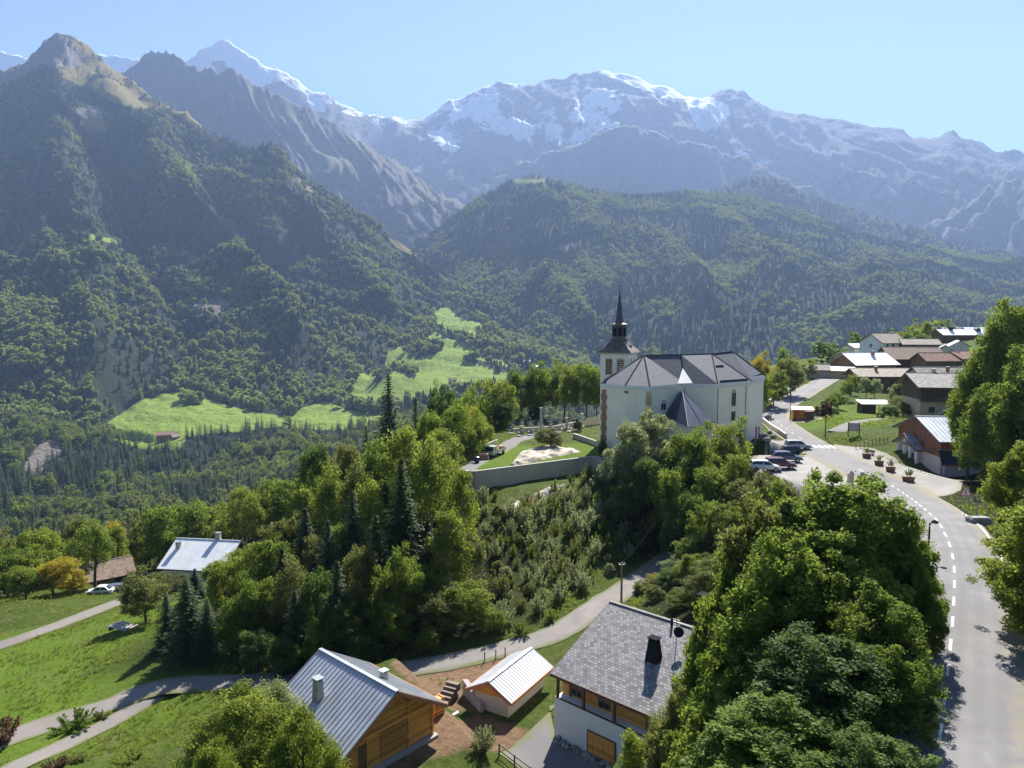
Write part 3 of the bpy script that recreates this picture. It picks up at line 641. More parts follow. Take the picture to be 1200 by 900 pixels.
    b = MB(); b.lathe([(1.75, zl-0.05), (1.7, zl+0.35), (1.45, zl+0.4), (1.4, zl+0.7)], 8); b.build('lantern_base', M['lichen'], tw)
    b = MB()
    for i in range(8):
        a = 2*math.pi*i/8; b.tube((1.28*math.cos(a), 1.28*math.sin(a), zl+0.65), (1.28*math.cos(a), 1.28*math.sin(a), zl+2.7), 0.16, n=6)
    b.lathe([(1.42, zl+2.25), (1.42, zl+2.72)], 8); b.build('lantern', M['spire'], tw)
    b = MB(); b.lathe([(1.08, zl+0.6), (1.08, zl+2.7)], 8); b.build('lantern_core', M['black'], tw)
    b = MB(); b.lathe([(1.5, zl+2.7), (1.62, zl+2.95), (1.25, zl+3.1), (0.85, zl+3.25)], 8); b.build('lantern_cornice', M['lichen'], tw)
    zs = zl+3.2; top = P(730, 341, 133).z-o.z
    b = MB(); b.lathe([(0.82, zs), (0.62, zs+1.2), (0.45, zs+(top-zs)*0.5), (0.05, top)], 8); b.build('spire', M['spire'], tw)
    b = MB(); b.tube((0, 0, top-0.1), (0, 0, top+1.7), 0.05, n=6); b.box(-0.42, 0.42, -0.04, 0.04, top+0.95, top+1.05); b.lathe([(0.02, top), (0.16, top+0.15), (0.02, top+0.32)], 8); b.build('cross', M['black'], tw)
    b = MB(); q = PZ(859.5, 410.5, -5.9)-o; b.tube(q-Vector((0, 0, 0.6)), q+Vector((0, 0, 2.8)), 0.04, n=6); b.build('lightning_rod', M['gal'], t)
build_church()
# ================================================================== NEAR BUILDINGS BELOW THE ROAD
EL, ER = PZ(400, 888.5, -28.6), PZ(524, 821.5, -28.6)
c, rz, w = from_gable(EL, ER, 8.2); g0 = -31.3; H = -28.6-g0+0.1
chalet = house('wooden_chalet', 'orange larch chalet with grey metal roof and slatted gable beside the garage', (c.x, c.y, CZ+g0), rz, 8.2, w, H, 2.35, 'grey', 'metal', 'chalet', 0.7, 0.9, 0, 2.5, 0.42, upper='wood', uh=0.35,
      chims=[(-1.1, -2.6, 1.35, dict(w=0.75, d=0.6, mat=M['gal'], taper=0.8)), (1.2, 1.6, 0.5, dict(w=0.45, d=0.45, mat=M['conc']))], fascia='fasciao')
# gable details in chalet-local space: +X gable
hx = 4.1+0.04
b = MB()
for k in range(13): b.box(hx+0.0, hx+0.10, -1.05, 1.25, 0.75+k*0.155, 0.75+k*0.155+0.075)
b.build('slatted_screen', M['wood'], chalet)
b = MB(); b.box(hx-0.01, hx+0.03, -1.05, 1.25, 0.7, 2.75); b.build('screen_backing', M['black'], chalet)
b = MB()
for y in (-w/2+0.1, -2.2, 1.45, w/2-0.1): b.box(hx, hx+0.14, y-0.09, y+0.09, 0.2, H+2.35*(1-abs(y)/(w/2))-0.1)
b.box(hx+0.145, hx+0.24, -w/2, w/2, H-0.05, H+0.15); b.build('timber_frame', M['wood'], chalet)
b = MB(); b.box(hx, hx+0.06, -2.9, -2.35, 0.4, 2.3); b.build('door', M['woodm'], chalet)
b = MB(); b.box(hx-0.05, hx+0.45, -w/2, w/2+0.2, -1.2, 0.3); b.build('plinth', M['grey'], chalet)
b = MB()
for s in (-1, 1): b.bar((hx+0.35, 1.0*s, H+1.15), (hx+0.35, 0.1*s, H+2.2), 0.1, 0.12)
b.bar((hx+0.35, -1.6, H+1.2), (hx+0.35, 1.6, H+1.2), 0.1, 0.12); b.build('gable_truss', M['wood'], chalet)
# garage
EL, ER = PZ(546, 802.5, -31.0), PZ(598.7, 820, -31.0)
c, rz, w2 = from_gable(EL, ER, 6.2, 0.6, 0.5); g1 = -33.0
gar = house('garage', 'small garage with ribbed white metal roof and board gable between the two chalets', (c.x, c.y, CZ+g1), rz, 6.2, w2, 1.8, 0.9, 'cream', 'metalw', 'garage', 0.5, 0.6, 0, 2.0, 0.36, upper='wood', uh=1.5, fascia='fasciao')
# stone steps and retaining slabs beside the garage
def pl(o, label, cat, group=None): return tag(o, label, cat, group)
p0 = G(528, 826); st = thing('stone_steps', 'short flight of timber steps climbing left of the garage', 'steps', p0, rz)
for k in range(7):
    b = MB(); b.box(-1.5+k*0.42, -1.05+k*0.42, -0.1, 1.1, -0.6+k*0.2, 0.02+k*0.2); s_ = b.build('step', M['pole'], st)
st.rotation_euler.z = math.atan2(0.9, 0.45)
b = MB(); a = P(542, 804, 60.0); q = P(563, 826, 57.2); q2 = P(536, 838, 55.8)
b.prism([(a.x, a.y), (a.x+0.5, a.y), (q.x+0.3, q.y+0.1), (q.x, q.y-0.2)], CZ-34.5, lambda i: CZ-31.6 if i in (0, 1) else CZ-32.3)
pl(b.build('retaining_wall', M['pink']), 'low pinkish concrete wall under the garage gable', 'wall')
b = MB(); a2 = G(537, 838); a3 = G(480, 868); b.prism([(a2.x, a2.y), (a2.x+0.1, a2.y-0.35), (a3.x+0.1, a3.y-0.35), (a3.x, a3.y)], CZ-34, lambda i: a2.z+0.4 if i < 2 else a3.z+0.25)
pl(b.build('garden_wall', M['conc']), 'long low concrete kerb wall leading from the chalet plinth to the steps', 'wall')
for i, (u, v) in enumerate([(514, 822), (520, 820), (526, 818), (533, 817), (508, 826)]):
    p = G(u, v); b = MB(); b.box(-0.45, 0.45, -0.3, 0.3, -0.3, 0.35); o = b.build('stone_block', M['rock'], None, bevel=0.06); o.location = p; o.rotation_euler.z = i*0.4+0.5
    pl(o, 'pale stone block in the row edging the yard beside the chalet', 'stone', 'stone blocks edging the yard')
p = G(512, 838); b = MB()
for k in range(5): b.box(-0.5, 0.5, -0.35+k*0.02, 0.35, 0.1+k*0.26, 0.28+k*0.26)
b.box(-0.5, -0.4, -0.35, 0.35, -0.1, 1.4); b.box(0.4, 0.5, -0.35, 0.35, -0.1, 1.4); o = b.build('wood_stack', M['wood']); o.location = p; o.rotation_euler.z = 0.8; pl(o, 'small stack of orange timber boards at the chalet corner', 'wood pile')
# big slate house
E1, E2 = PZ(645, 790, -28.0), PZ(758.7, 838.7, -28.0)
dx = (E2-E1).normalized(); n2 = Vector((-dx.y, dx.x, 0)); L2 = 12.6; ov = 0.7; gb = -33.1
front = 7.4; back = 5.6; Wd = front+back
c = E1+dx*(L2/2+0.6)+n2*(0.9+Wd/2); Hh = -28.0-gb+0.27; Rr = 2.95
off = -Wd/2+front
big = house('slate_house', 'big white house with a broad grey slate roof and orange timber balcony above a driveway', (c.x, c.y, CZ+gb), math.atan2(dx.y, dx.x), L2, Wd, Hh, Rr, 'white', 'slate2', 'house', 0.6, 0.9, off, 2.5, 0,
      upper='wood', uh=3.3, fascia='fascia', chims=[(-0.2, -3.0, 1.5, dict(w=1.15, d=0.95, mat=M['black'], taper=0.6, cap=M['black'])), (1.0, off+2.0, 3.0, dict(w=1.1, d=1.0, mat=M['black'], taper=0.85, cap=M['black']))],)
y0 = -Wd/2; b = MB(); b.box(-L2/2-0.12, L2/2-0.02, y0-0.97, y0-0.003, -2.5, 3.42); b.build('lower_wall', M['white'], big)
b = MB(); b.box(-L2/2-0.16, L2/2, y0-1.0, y0-0.84, 3.42, 3.48); b.build('balcony_rail', M['fascia'], big)
for x in (-L2/2+0.1, -L2/2+2.6, -L2/2+5.4, -L2/2+8.2, L2/2-0.4):
    b = MB(); b.box(x-0.09, x+0.09, y0-0.9, y0-0.72, 3.42, Hh-0.12); b.build('balcony_post', M['fascia'], big)
for x in (-4.9, -2.3): frame_window(big, x, y0-0.05, 3.6, 1.1, 1.1, 'S')
b = MB()
for x in (-5.6, -5.45): b.box(x-0.05, x+0.05, y0-0.1, y0-0.04, 3.4, 4.9)
b.build('shutter', M['woodm'], big)
b = MB(); b.box(-3.1, -0.7, y0-1.04, y0-0.96, 0.0, 1.95)
for k in range(5): b.box(-3.0+k*0.46, -2.62+k*0.46, y0-1.07, y0-1.03, 0.1, 1.85)
b.build('garage_door', M['wood'], big)
b = MB(); b.box(-3.2, -0.6, y0-1.02, y0-0.95, 1.95, 2.07); b.box(-3.22, -3.1, y0-1.02, y0-0.95, 0, 1.95); b.box(-0.7, -0.58, y0-1.02, y0-0.95, 0, 1.95); b.build('door_frame', M['fascia'], big)
# satellite dish and aerial on the roof
zr = Hh+Rr+0.22-(Rr/front)*1.9; yy = off-1.9
b = MB(); b.tube((0.6, yy, zr-0.1), (0.6, yy, zr+1.9), 0.03, n=6)
for k in range(4): b.bar((0.3, yy, zr+1.9-k*0.2), (0.9, yy, zr+1.9-k*0.2), 0.02, 0.02)
b.build('aerial', M['gal'], big)
b = MB(); b.lathe([(0.02, 0.0), (0.2, 0.03), (0.38, 0.1), (0.4, 0.12), (0.36, 0.12), (0.18, 0.06), (0.01, 0.03)], 16); d_ = b.build('satellite_dish', M['black'], big); d_.location = (0.85, yy-0.1, zr+1.0); d_.rotation_euler = (rad(70), 0, rad(30))
b = MB(); b.tube((-0.6, off-0.5, Hh+Rr-0.1), (-0.6, off-0.5, Hh+Rr+0.65), 0.11, n=8); b.build('flue_pipe', M['black'], big)
# rubble bank along the wall
rr_ = random.Random(4); dirx = Vector((dx.x, dx.y, 0)); wl0 = c+dirx*(-L2/2)+n2*(-Wd/2-0.95)
b = MB()
for k in range(90):
    s = rr_.uniform(0.4, 5.9); q = wl0+dirx*s-n2*rr_.uniform(0.05, 0.75); r_ = rr_.uniform(0.12, 0.24); z = CZ+gb+rr_.uniform(0.0, 0.32)
    pr = [(r_*0.5, -r_*0.7), (r_, -r_*0.2), (r_*0.9, r_*0.3), (r_*0.4, r_*0.75)]; st0 = len(b.v); b.lathe([(a_, z+z_) for a_, z_ in pr], 6, (q.x, q.y), rot=rr_.random())
    for i in range(st0, len(b.v)): v = b.v[i]; b.v[i] = (v[0]+rr_.uniform(-.04, .04), v[1]+rr_.uniform(-.04, .04), v[2]+rr_.uniform(-.03, .03))
pl(b.build('rubble_bank', M['rock']), 'heap of grey rubble stones piled against the white house wall', 'stones')
# driveway sheet
dpoly = [tuple(P(*p))[:2] for p in [(584, 876, 50.6), (655, 812, 58.5), (660, 806, 60)]]; cc = wl0
fe = [(cc.x, cc.y), (cc+dirx*7).to_tuple()[:2], (cc+dirx*11-n2*1).to_tuple()[:2]]
dpoly = [dpoly[0], tuple(P(640, 903, 47.5))[:2], tuple(P(740, 930, 45))[:2], fe[2], fe[1], fe[0], (cc.x-0.3, cc.y+4.5), dpoly[1]]
tag(drape('driveway', dpoly, m_gravel, 0.05, 0.6), kind='structure')
# fence on the drive's outer edge
fp = [G(585, 878, 50.2), G(603, 887, 49.2), G(622, 897, 48.2), G(640, 906, 47.2), G(660, 915, 46.3)]
f = thing('wire_fence', 'low wooden post and rail fence on the outer edge of the driveway', 'fence', fp[0])
for p in fp:
    b = MB(); q = p-fp[0]; b.tube(q-Vector((0, 0, 0.3)), q+Vector((0, 0, 1.05)), 0.06, n=6); b.build('post', M['pole'], f)
for i in range(4):
    b = MB()
    for h_ in (0.5, 0.95): b.bar(fp[i]-fp[0]+Vector((0, 0, h_)), fp[i+1]-fp[0]+Vector((0, 0, h_)), 0.05, 0.09)
    b.build('rail', M['pole'], f)
# little fence posts on the dig behind the garage
for u, v in ((568, 776), (581, 773), (592, 770)):
    p = G(u, v); b = MB(); b.tube((0, 0, -0.3), (0, 0, 1.0), 0.06, n=6); o = b.build('stake', M['pole']); o.location = p; pl(o, 'short wooden stake standing on the bare soil behind the garage', 'stake', 'stakes on the bare soil')
# edge wall of the upper lane behind the garage: long row of boulders
# utility poles and wires
def pole(u, v, D, h, label):
    p = P(u, v, D); z = gz1(p.x, p.y); t = thing('utility_pole', label, 'pole', (p.x, p.y, z), 0)
    b = MB(); b.tube((0, 0, -0.5), (0, 0, h), 0.14, 0.10, 8); b.build('pole_shaft', M['pole'], t)
    b = MB(); b.bar((-0.35, 0, h-0.25), (0.35, 0, h-0.25), 0.08, 0.08)
    for x in (-0.3, 0.3): b.tube((x, 0, h-0.2), (x, 0, h-0.05), 0.04, n=6)
    b.build('crossarm', M['gal'], t); return Vector((p.x, p.y, z+h-0.1))
w0 = pole(728, 715, 76, 5.6, 'wooden utility pole beside the lane just behind the slate house')
w1 = pole(775.5, 641, 97, 6.2, 'slim wooden utility pole beside the lane under the church trees')
def wire(a, b_, sag, name, label):
    m = MB(); n = 10; pts = [a.lerp(b_, i/n)-Vector((0, 0, sag*4*(i/n)*(1-i/n))) for i in range(n+1)]
    for i in range(n): m.tube(pts[i], pts[i+1], 0.02, n=4)
    return tag(m.build(name, M['black']), label, 'cable')
wire(w0, w1, 0.5, 'overhead_cable', 'thin overhead cable strung between the two utility poles')
# ================================================================== LEFT HILLSIDE HOUSES
def at(u, v, D): p = P(u, v, D); return Vector((p.x, p.y, gz1(p.x, p.y)))
zt = -(642-374)/FPX*128
p = at(246, 668, 133)
h1 = house('metal_roof_house', 'pale grey metal roofed house among the trees left of the wood', (p.x, p.y, p.z), rad(-8), 11.5, 11, 4.4, 3.2, 'white', 'metalw', 'house', 0.8, 1.0, 0, 3, 1.2, upper='woodd', uh=3.4,
      chims=[(1.8, 0.3, 1.3, dict(w=0.9, d=0.7, mat=M['conc'])), (-5.0, -2.0, 0.9, dict(w=0.8, d=0.7, mat=M['conc']))], wins=[('S', -3.5, 1.0, 1.2, 1.2), ('S', 0, 1.0, 1.2, 1.2), ('S', 3.4, 1.0, 1.2, 1.2)])
H1P = p
p = at(122, 680, 141)
h2 = house('brown_roof_house', 'low house with a weathered brown roof behind the parked white car', (p.x, p.y, p.z), rad(38), 9, 8, 2.5, 1.9, 'tan', 'brownroof', 'house', 0.7, 0.9, 0, 3, wins=[('S', -2, 0.8, 1.1, 1.1), ('S', 2, 0.8, 1.1, 1.1)])
# ================================================================== GRAVEYARD WALLS
def wall_run(name, label, pts, h, th=0.35, mat='stone', below=3.5, group=None):
    t = thing(name, label, 'wall', pts[0], 0, group); o = Vector(pts[0]); m = MB(); cpp = MB(); P2 = [Vector(p) for p in pts]
    for i in range(len(P2)-1):
        a, c_ = P2[i], P2[i+1]; d = (c_-a); d.z = 0; d.normalize(); s = Vector((d.y, -d.x, 0))*th/2; a2 = a-d*0.002*i; hh = h
        for mm, z0, z1, k in ((m, -below, hh-0.12, 1), (cpp, hh-0.12, hh, 1.25)):
            q = [a2-s*k, c_-s*k, c_+s*k, a2+s*k]; mm.add([(x.x-o.x, x.y-o.y, x.z-o.z+z0) for x in q]+[(x.x-o.x, x.y-o.y, x.z-o.z+z1) for x in q], [(0, 3, 2, 1), (4, 5, 6, 7), (0, 1, 5, 4), (1, 2, 6, 5), (2, 3, 7, 6), (3, 0, 4, 7)])
    m.build('masonry', M[mat], t); cpp.build('coping', M['conc'], t); return t
tp = [Vector((p[0], p[1], TER)) for p in ter_poly]
wall_run('retaining_wall', 'long curving stone retaining wall holding up the graveyard lawn', [tp[0], tp[1], tp[2], tp[3], Vector((24, 116.8, TER)), Vector((34, 118.4, TER))], 0.45)
q = [P(583, 513.5, 131), P(537.5, 541, 115.5)]; wall_run('parapet_wall', 'pale parapet wall along the left side of the graveyard beside the truck', [(x.x, x.y, TER) for x in q], 1.1, 0.35, 'cream')
wall_run('terrace_wall', 'low stone terrace wall between the graves and the church wall', [tuple(P(672, 513, 139))[:2]+(TER,), tuple(P(702, 520, 129))[:2]+(TER,)], 1.0)
wall_run('path_wall', 'low wall behind the tombs below the lime trees', [tuple(P(600, 506, 146))[:2]+(TER,), tuple(P(650, 503, 150))[:2]+(TER,), tuple(P(703, 492.5, 158))[:2]+(TER+0.8,)], 0.8)
lawn_poly = [(p[0], p[1]) for p in ter_poly]+[(24, 116.8), (28, 121), (26, 133), (12, 133), (-3, 128), (-4, 121), (-7.6, 114.5)]
def _lz(x, y): return np.full(np.shape(x), TER)
tag(drape('graveyard_lawn', lawn_poly, ground.data.materials[0], 0.02, 0.8, _lz), kind='structure')
for nm_ in ('bright',):
    me_ = bpy.data.objects['graveyard_lawn'].data; at_ = me_.attributes.new('bright', 'FLOAT', 'POINT'); at_.data.foreach_set('value', np.ones(len(me_.vertices), np.float32))
gpath = [P(545, 556, 108.5), P(560, 540, 115.5), P(577, 528, 122), P(592, 519, 129), P(606, 512, 137), P(640, 507, 145)]
gp = smooth_line([(p.x, p.y, TER+0.03) for p in gpath], 1.0); tag(strip('graveyard_path', gp, 1.7, m_gravel, 0.03, wob=0.2), kind='structure')
sl = [tuple(PZ(u, v, -23.4))[:2] for u, v in [(596, 547.5), (610, 530), (643, 522), (672, 527), (682, 529.5), (650, 536), (620, 543)]]
mp = plain('pale_rock_paving', (0.50, 0.44, 0.36), 0.9, 0.32, 0.35, 0, 0.2, 0.8)
# bedrock outcrop lying in the lawn
def rock_sheet(poly, label, hgt=0.5, seed=1):
    bm_ = drape('rock_outcrop', poly, mp, 0.02, 0.5); me = bm_.data; n = len(me.vertices); co = np.empty(n*3); me.vertices.foreach_get('co', co); co = co.reshape(-1, 3)
    d, _ = dist_poly(co[:, 0], co[:, 1], poly, True); co[:, 2] += np.clip(d*1.2, 0, hgt)*(0.6+0.7*fbm(co[:, 0]*0.9, co[:, 1]*0.9, 3, seed))-0.06*(d < 0.02); me.vertices.foreach_set('co', co.ravel())
    me.polygons.foreach_set('use_smooth', np.zeros(len(me.polygons), bool)); return tag(bm_, label, 'rock')
rock_sheet(sl, 'broad slab of pale bedrock lying in the graveyard lawn', 0.6)
rock_sheet([tuple(P(*p))[:2] for p in [(624, 575, 104.5), (650, 565, 107), (664, 561, 108.5), (655, 572, 105.5), (632, 583, 102)]], 'pale rock outcrop on the bank below the graveyard wall', 0.7, 3)
rock_sheet([tuple(P(*p))[:2] for p in [(590, 590, 101), (612, 583, 103), (606, 596, 99.5)]], 'small pale rock showing through the bank below the wall end', 0.5, 5)
# tombs
rt = random.Random(3); spots = []
tb = MB(); tb.box(-0.42, 0.42, -0.95, 0.95, -0.3, 0.28); me_slab = tb.build('tomb_slab', M['rock'], None, bevel=0.03, link=False).data
tb = MB(); tb.add([(-0.38, 0.8, 0.2), (0.38, 0.8, 0.2), (0.38, 0.8, 0.95), (0.2, 0.8, 1.15), (-0.2, 0.8, 1.15), (-0.38, 0.8, 0.95)]+[(-0.38, 0.93, 0.2), (0.38, 0.93, 0.2), (0.38, 0.93, 0.95), (0.2, 0.93, 1.15), (-0.2, 0.93, 1.15), (-0.38, 0.93, 0.95)],
      [(0, 1, 2, 3, 4, 5), (11, 10, 9, 8, 7, 6)]+[(i, 6+i, 6+(i+1) % 6, (i+1) % 6) for i in range(6)]); me_head = tb.build('headstone', M['grey'], None, link=False).data
tb = MB(); tb.box(-0.06, 0.06, 0.8, 0.92, 0.2, 1.5); tb.box(-0.32, 0.32, 0.8, 0.92, 1.08, 1.2); me_cross = tb.build('headstone_cross', M['conc'], None, link=False).data
for row in range(5):
    for k in range(9):
        u = 598+k*11.5+rt.uniform(-2, 2); D = 140+row*4.2+k*1.1
        p = P(u, 500, D)
        if p.x > 15.5 or row == 0 and k < 1: continue
        g = 'gravestones behind the graveyard path'
        t = thing('tomb', 'stone grave slab with an upright cross among the rows of tombs' if (row+k) % 3 == 0 else 'stone grave slab with a plain headstone among the rows of tombs', 'tomb', (p.x, p.y, TER), rad(rt.uniform(-25, -10)), g+(' with crosses' if (row+k) % 3 == 0 else ' with headstones'))
        for nm, me in (('slab', me_slab), ('headstone', me_cross if (row+k) % 3 == 0 else me_head)): o = bpy.data.objects.new(nm, me); COL.objects.link(o); o.parent = t
# memorial pillars
for u, v, D, h, lb in ((634, 505, 146, 5.2, 'tall pale stone pillar beside the tombs'), (664, 498, 150, 2.6, 'short stone post left of the small cypress'), (682, 496, 152, 3.2, 'stone post right of the small cypress')):
    p = P(u, v, D); t = thing('stone_pillar', lb, 'pillar', (p.x, p.y, TER)); b = MB(); b.box(-0.5, 0.5, -0.5, 0.5, -0.3, 0.5); b.build('pedestal', M['stone'], t)
    b = MB(); b.lathe([(0.32, 0.5), (0.26, h-0.3), (0.36, h-0.25), (0.36, h)], 8); b.build('shaft', M['conc'], t)
# plots and yards
pk = [tuple(p)[:2] for p in offs(road_c, -3.3)[ridx(84):ridx(128)]]+[(44.5, 126), (43.5, 119), (38.5, 112), (34.5, 103), (34, 92), (37, 84)]
tag(drape('car_park', pk, m_park, 0.03, 0.9), kind='structure')
ap_ = [tuple(p)[:2] for p in offs(road_c, 3.3)[ridx(84):ridx(124)]]+[(57, 124), (60.5, 117), (60, 104), (61.5, 95), (56, 87)]
tag(drape('forecourt', ap_, m_park, 0.03, 0.9), kind='structure')
a2_ = [tuple(P(*p))[:2] for p in [(930, 497, 149), (965, 498, 147), (962, 490, 156), (936, 484, 160)]]; tag(drape('bus_bay', a2_, m_park, 0.03, 0.9), kind='structure')
dr = smooth_line([tuple(G(*p)) for p in [(978, 511, 133), (1005, 504, 140), (1040, 498, 146), (1062, 494, 150)]], 1.0); tag(strip('garden_drive', dr, 1.6, m_gravel, 0.06), kind='structure')
# road markings
def ribbon(name, line, s0, s1, off, wd, parent=None, dz=0.012):
    L = [0]
    for i in range(1, len(line)): L.append(L[-1]+(line[i]-line[i-1]).length)
    n = max(2, int((s1-s0)/0.8)); pts = []
    for k in range(n+1):
        s = s0+(s1-s0)*k/n; i = min(len(L)-2, max(0, np.searchsorted(L, s)-1)); f = (s-L[i])/max(1e-6, L[i+1]-L[i]); pts.append(line[i].lerp(line[i+1], f))
    a = offs(pts, off-wd/2, dz); b_ = offs(pts, off+wd/2, dz); V = [tuple(x) for x in a+b_]; m = len(pts)
    return V, [(i, m+i, m+i+1, i+1) for i in range(m-1)]
def marks(name, runs):
    V, F = [], []
    for r_ in runs: v, f = ribbon(name, *r_); F += [tuple(len(V)+i for i in q) for q in f]; V += v
    return tag(mesh_np(name, V, F, M['paint']), kind='structure')
def arc_at(y):
    s = 0
    for i in range(1, len(road_c)):
        s += (road_c[i]-road_c[i-1]).length
        if road_c[i].y >= y and i > 3: return s
    return s
marks('centre_line_marking', [(road_c, s, s+1.6, 0, 0.13) for s in np.arange(0.5, arc_at(100), 3.4)]+[(road_c, s, s+1.6, 0, 0.10) for s in np.arange(arc_at(128), arc_at(215), 5)])
marks('edge_line_marking', [(road_c, arc_at(49), arc_at(68), 3.1, 0.14)])
sc_ = arc_at(119.5); marks('zebra_crossing', [(road_c, sc_, sc_+2.6, o_, 0.5) for o_ in np.arange(-2.9, 3.2, 0.97)])
# ================================================================== VILLAGE AND ROADSIDE
def vh(u, D, z, *a, **k):
    "house() with its centre seen in pixel column u at distance D, base at height z relative to the camera (None: on the ground)"
    x = (u-600)/FPX*D*1.0; zz = gz1(x, D) if z is None else CZ+z; return house(a[0], a[1], (x, D, zz), *a[2:], **k)
# chalet by the road
EL, ER = PZ(1046, 498, -17.3), PZ(1101, 516.5, -17.3)
c, rz, w = from_gable(EL, ER, 12, 0.8, 0.7); g2 = CZ-22.9
rc_ = house('roadside_chalet', 'chalet with red brown timber gable and pale zinc roof beside the road planters', (c.x, c.y, g2), rz, 12, w, CZ-17.3-g2-0.1, 2.4, 'pink', 'metal', 'chalet', 0.7, 0.8, 0, 3, 0.6, upper='woodr', uh=3.0,
      wins=[('E', 1.5, 3.6, 1.0, 1.0), ('E', -1.0, 3.6, 1.0, 1.0)])
e = Vector((math.cos(rz), math.sin(rz), 0)); s_ = Vector((-e.y, e.x, 0))
# its lower front wing
cw = Vector((62.3, 110.2, 0))-e*2.8
wing = house('chalet_wing', 'low wing with white corner pillars in front of the roadside chalet', (cw.x, cw.y, g2), rz, 5.6, 6.6, 3.3, 1.5, 'pink', 'metal', 'building', 0.8, 0.7, 0, 3, 0.6, upper='pink', uh=3.3,
      doors=[('E', 1.4, 0.0, 1.0, 2.3, 'woodd'), ('E', 0.1, 0.0, 1.0, 2.3, 'woodm')], wins=[])
for y in (-3.15, -0.9, 1.0, 3.15): b = MB(); b.box(2.82, 3.12, y-0.2, y+0.2, -0.5, 3.25+(1.3*(1-abs(y)/3.2))); b.build('pillar', M['white'], wing)
for x in (-2.7, -0.3, 2.2): b = MB(); b.box(x-0.2, x+0.2, -3.5, -3.22, -0.5, 3.1); b.build('pillar', M['white'], wing)
b = MB(); b.box(3.12, 3.16, 1.1, 2.9, 3.2, 4.0); b.box(3.12, 3.2, -1.5, 1.6, 3.3, 3.5); b.build('gable_boards', M['woodr'], wing)
cl_ = Vector((62.5, 103.6, 0))-e*2.5
lt = house('lean_to', 'low dark roofed store with a brown door at the right of the roadside chalet', (cl_.x, cl_.y, g2), rz, 5.0, 6.0, 2.9, 1.0, 'pink', 'metald', 'building', 0.6, 0.5, 2.4, 3, doors=[('E', -1.0, 0, 1.2, 2.1, 'woodm')])
# yellow house with dark timber storey
yh = vh(1106, 150, -20.2, 'timber_house', 'tall house with yellow wall, dark timber storey and outside stair behind the roadside chalet', rad(-9), 12, 10, 6.6, 2.0, 'tan', 'greyroof', 'house', 1.0, 1.4, 1.0, 3, 0, upper='woodd', uh=3.6,
      wins=[('S', 0.2, 4.2, 1.6, 1.1), ('S', 2.6, 4.2, 1.6, 1.1), ('S', -3.8, 1.0, 1.2, 1.2)], chims=[(-1, 2, 1.2, dict(w=0.7, d=0.7, mat=M['stone']))])
b = MB(); b.box(-6.3, 6.2, -6.3, -5.02, 3.35, 3.5); b.build('balcony_floor', M['metald'], yh); b = MB(); b.box(-6.3, 6.2, -6.35, -6.25, 3.5, 4.4); b.box(-6.35, -6.25, -6.25, -5.05, 3.5, 4.4); b.build('balcony_front', M['woodd'], yh)
st = MB(); st.bar((-3.5, -6.6, 0.0), (1.5, -6.6, 3.4), 1.0, 0.25); st.build('outside_stair', M['woodd'], yh); b = MB(); b.bar((-3.5, -7.1, 0.9), (1.5, -7.1, 4.3), 0.08, 0.12)
for k in range(6): b.bar((-3.3+k*0.95, -7.1, 0.1+k*0.645), (-3.3+k*0.95, -7.1, 1.0+k*0.645), 0.06, 0.06)
b.build('stair_rail', M['framew'], yh)
b = MB(); b.bar((2.0, -6.8, 2.3), (4.2, -6.8, 0.8), 0.2, 0.2); b.bar((2.0, -6.8, 2.3), (-0.2, -6.8, 0.8), 0.2, 0.2); b.build('porch_beam', M['framew'], yh)
vh(1036, 203, None, 'wide_chalet', 'wide brown boarded chalet with a long tan roof and white base wall', rad(-3), 17.0, 9, 4.6, 1.7, 'woodm', 'tanroof', 'chalet', 0.8, 1.0, 0.6, 3, 0, upper='woodm', uh=4.0, wins=[('S', -5, 2.4, 1.2, 1.0), ('S', -2.2, 2.4, 1.2, 1.0), ('S', 0.6, 2.4, 1.2, 1.0), ('S', 4, 2.4, 1.2, 1.0)], chims=[(-2.5, -1.0, 0.9, dict(w=0.7, d=0.7, mat=M['brick']))])
q = [G(996, 455), G(1022, 458)]; wall_run('white_garden_wall', 'white rendered garden wall below the wide brown chalet', [tuple(q[0]), tuple(q[1])], 2.2, 0.3, 'white', 1)
vh(1012, 233, None, 'white_roof_house', 'large barn like house with a bright white metal roof over the road', rad(14), 15, 12, 4.2, 3.2, 'cream', 'metalw', 'house', 1.0, 1.0, 0, 3, 0, upper='woodm', uh=2.5, chims=[(2.5, -1.2, 1.0, dict(w=0.9, d=0.9, mat=M['brick']))], wins=[('E', 1, 1, 1, 1.2), ('E', -2, 1, 1, 1.2)])
vh(984, 226, None, 'porch_building', 'low white roofed porch building beside the road at the village entry', rad(-25), 8, 6, 2.4, 0.9, 'tan', 'metalw', 'building', 0.6, 0.8, 0, 3, 0)
vh(1066, 244, None, 'brown_hall', 'long hall with a rusty brown roof and dark gable', rad(-6), 17, 13, 4.6, 3.4, 'woodd', 'brownroof', 'barn', 0.8, 1.0, 0, 3, 0)
vh(1104, 196, None, 'grey_slate_house', 'house with a broad old grey slate roof between the hall and the timber house', rad(-4), 14, 13, 3.8, 3.2, 'tan', 'greyroof', 'house', 0.8, 0.8, 0, 3, 0, chims=[(0.5, -2.4, 1.2, dict(w=0.7, d=0.7, mat=M['brick']))])
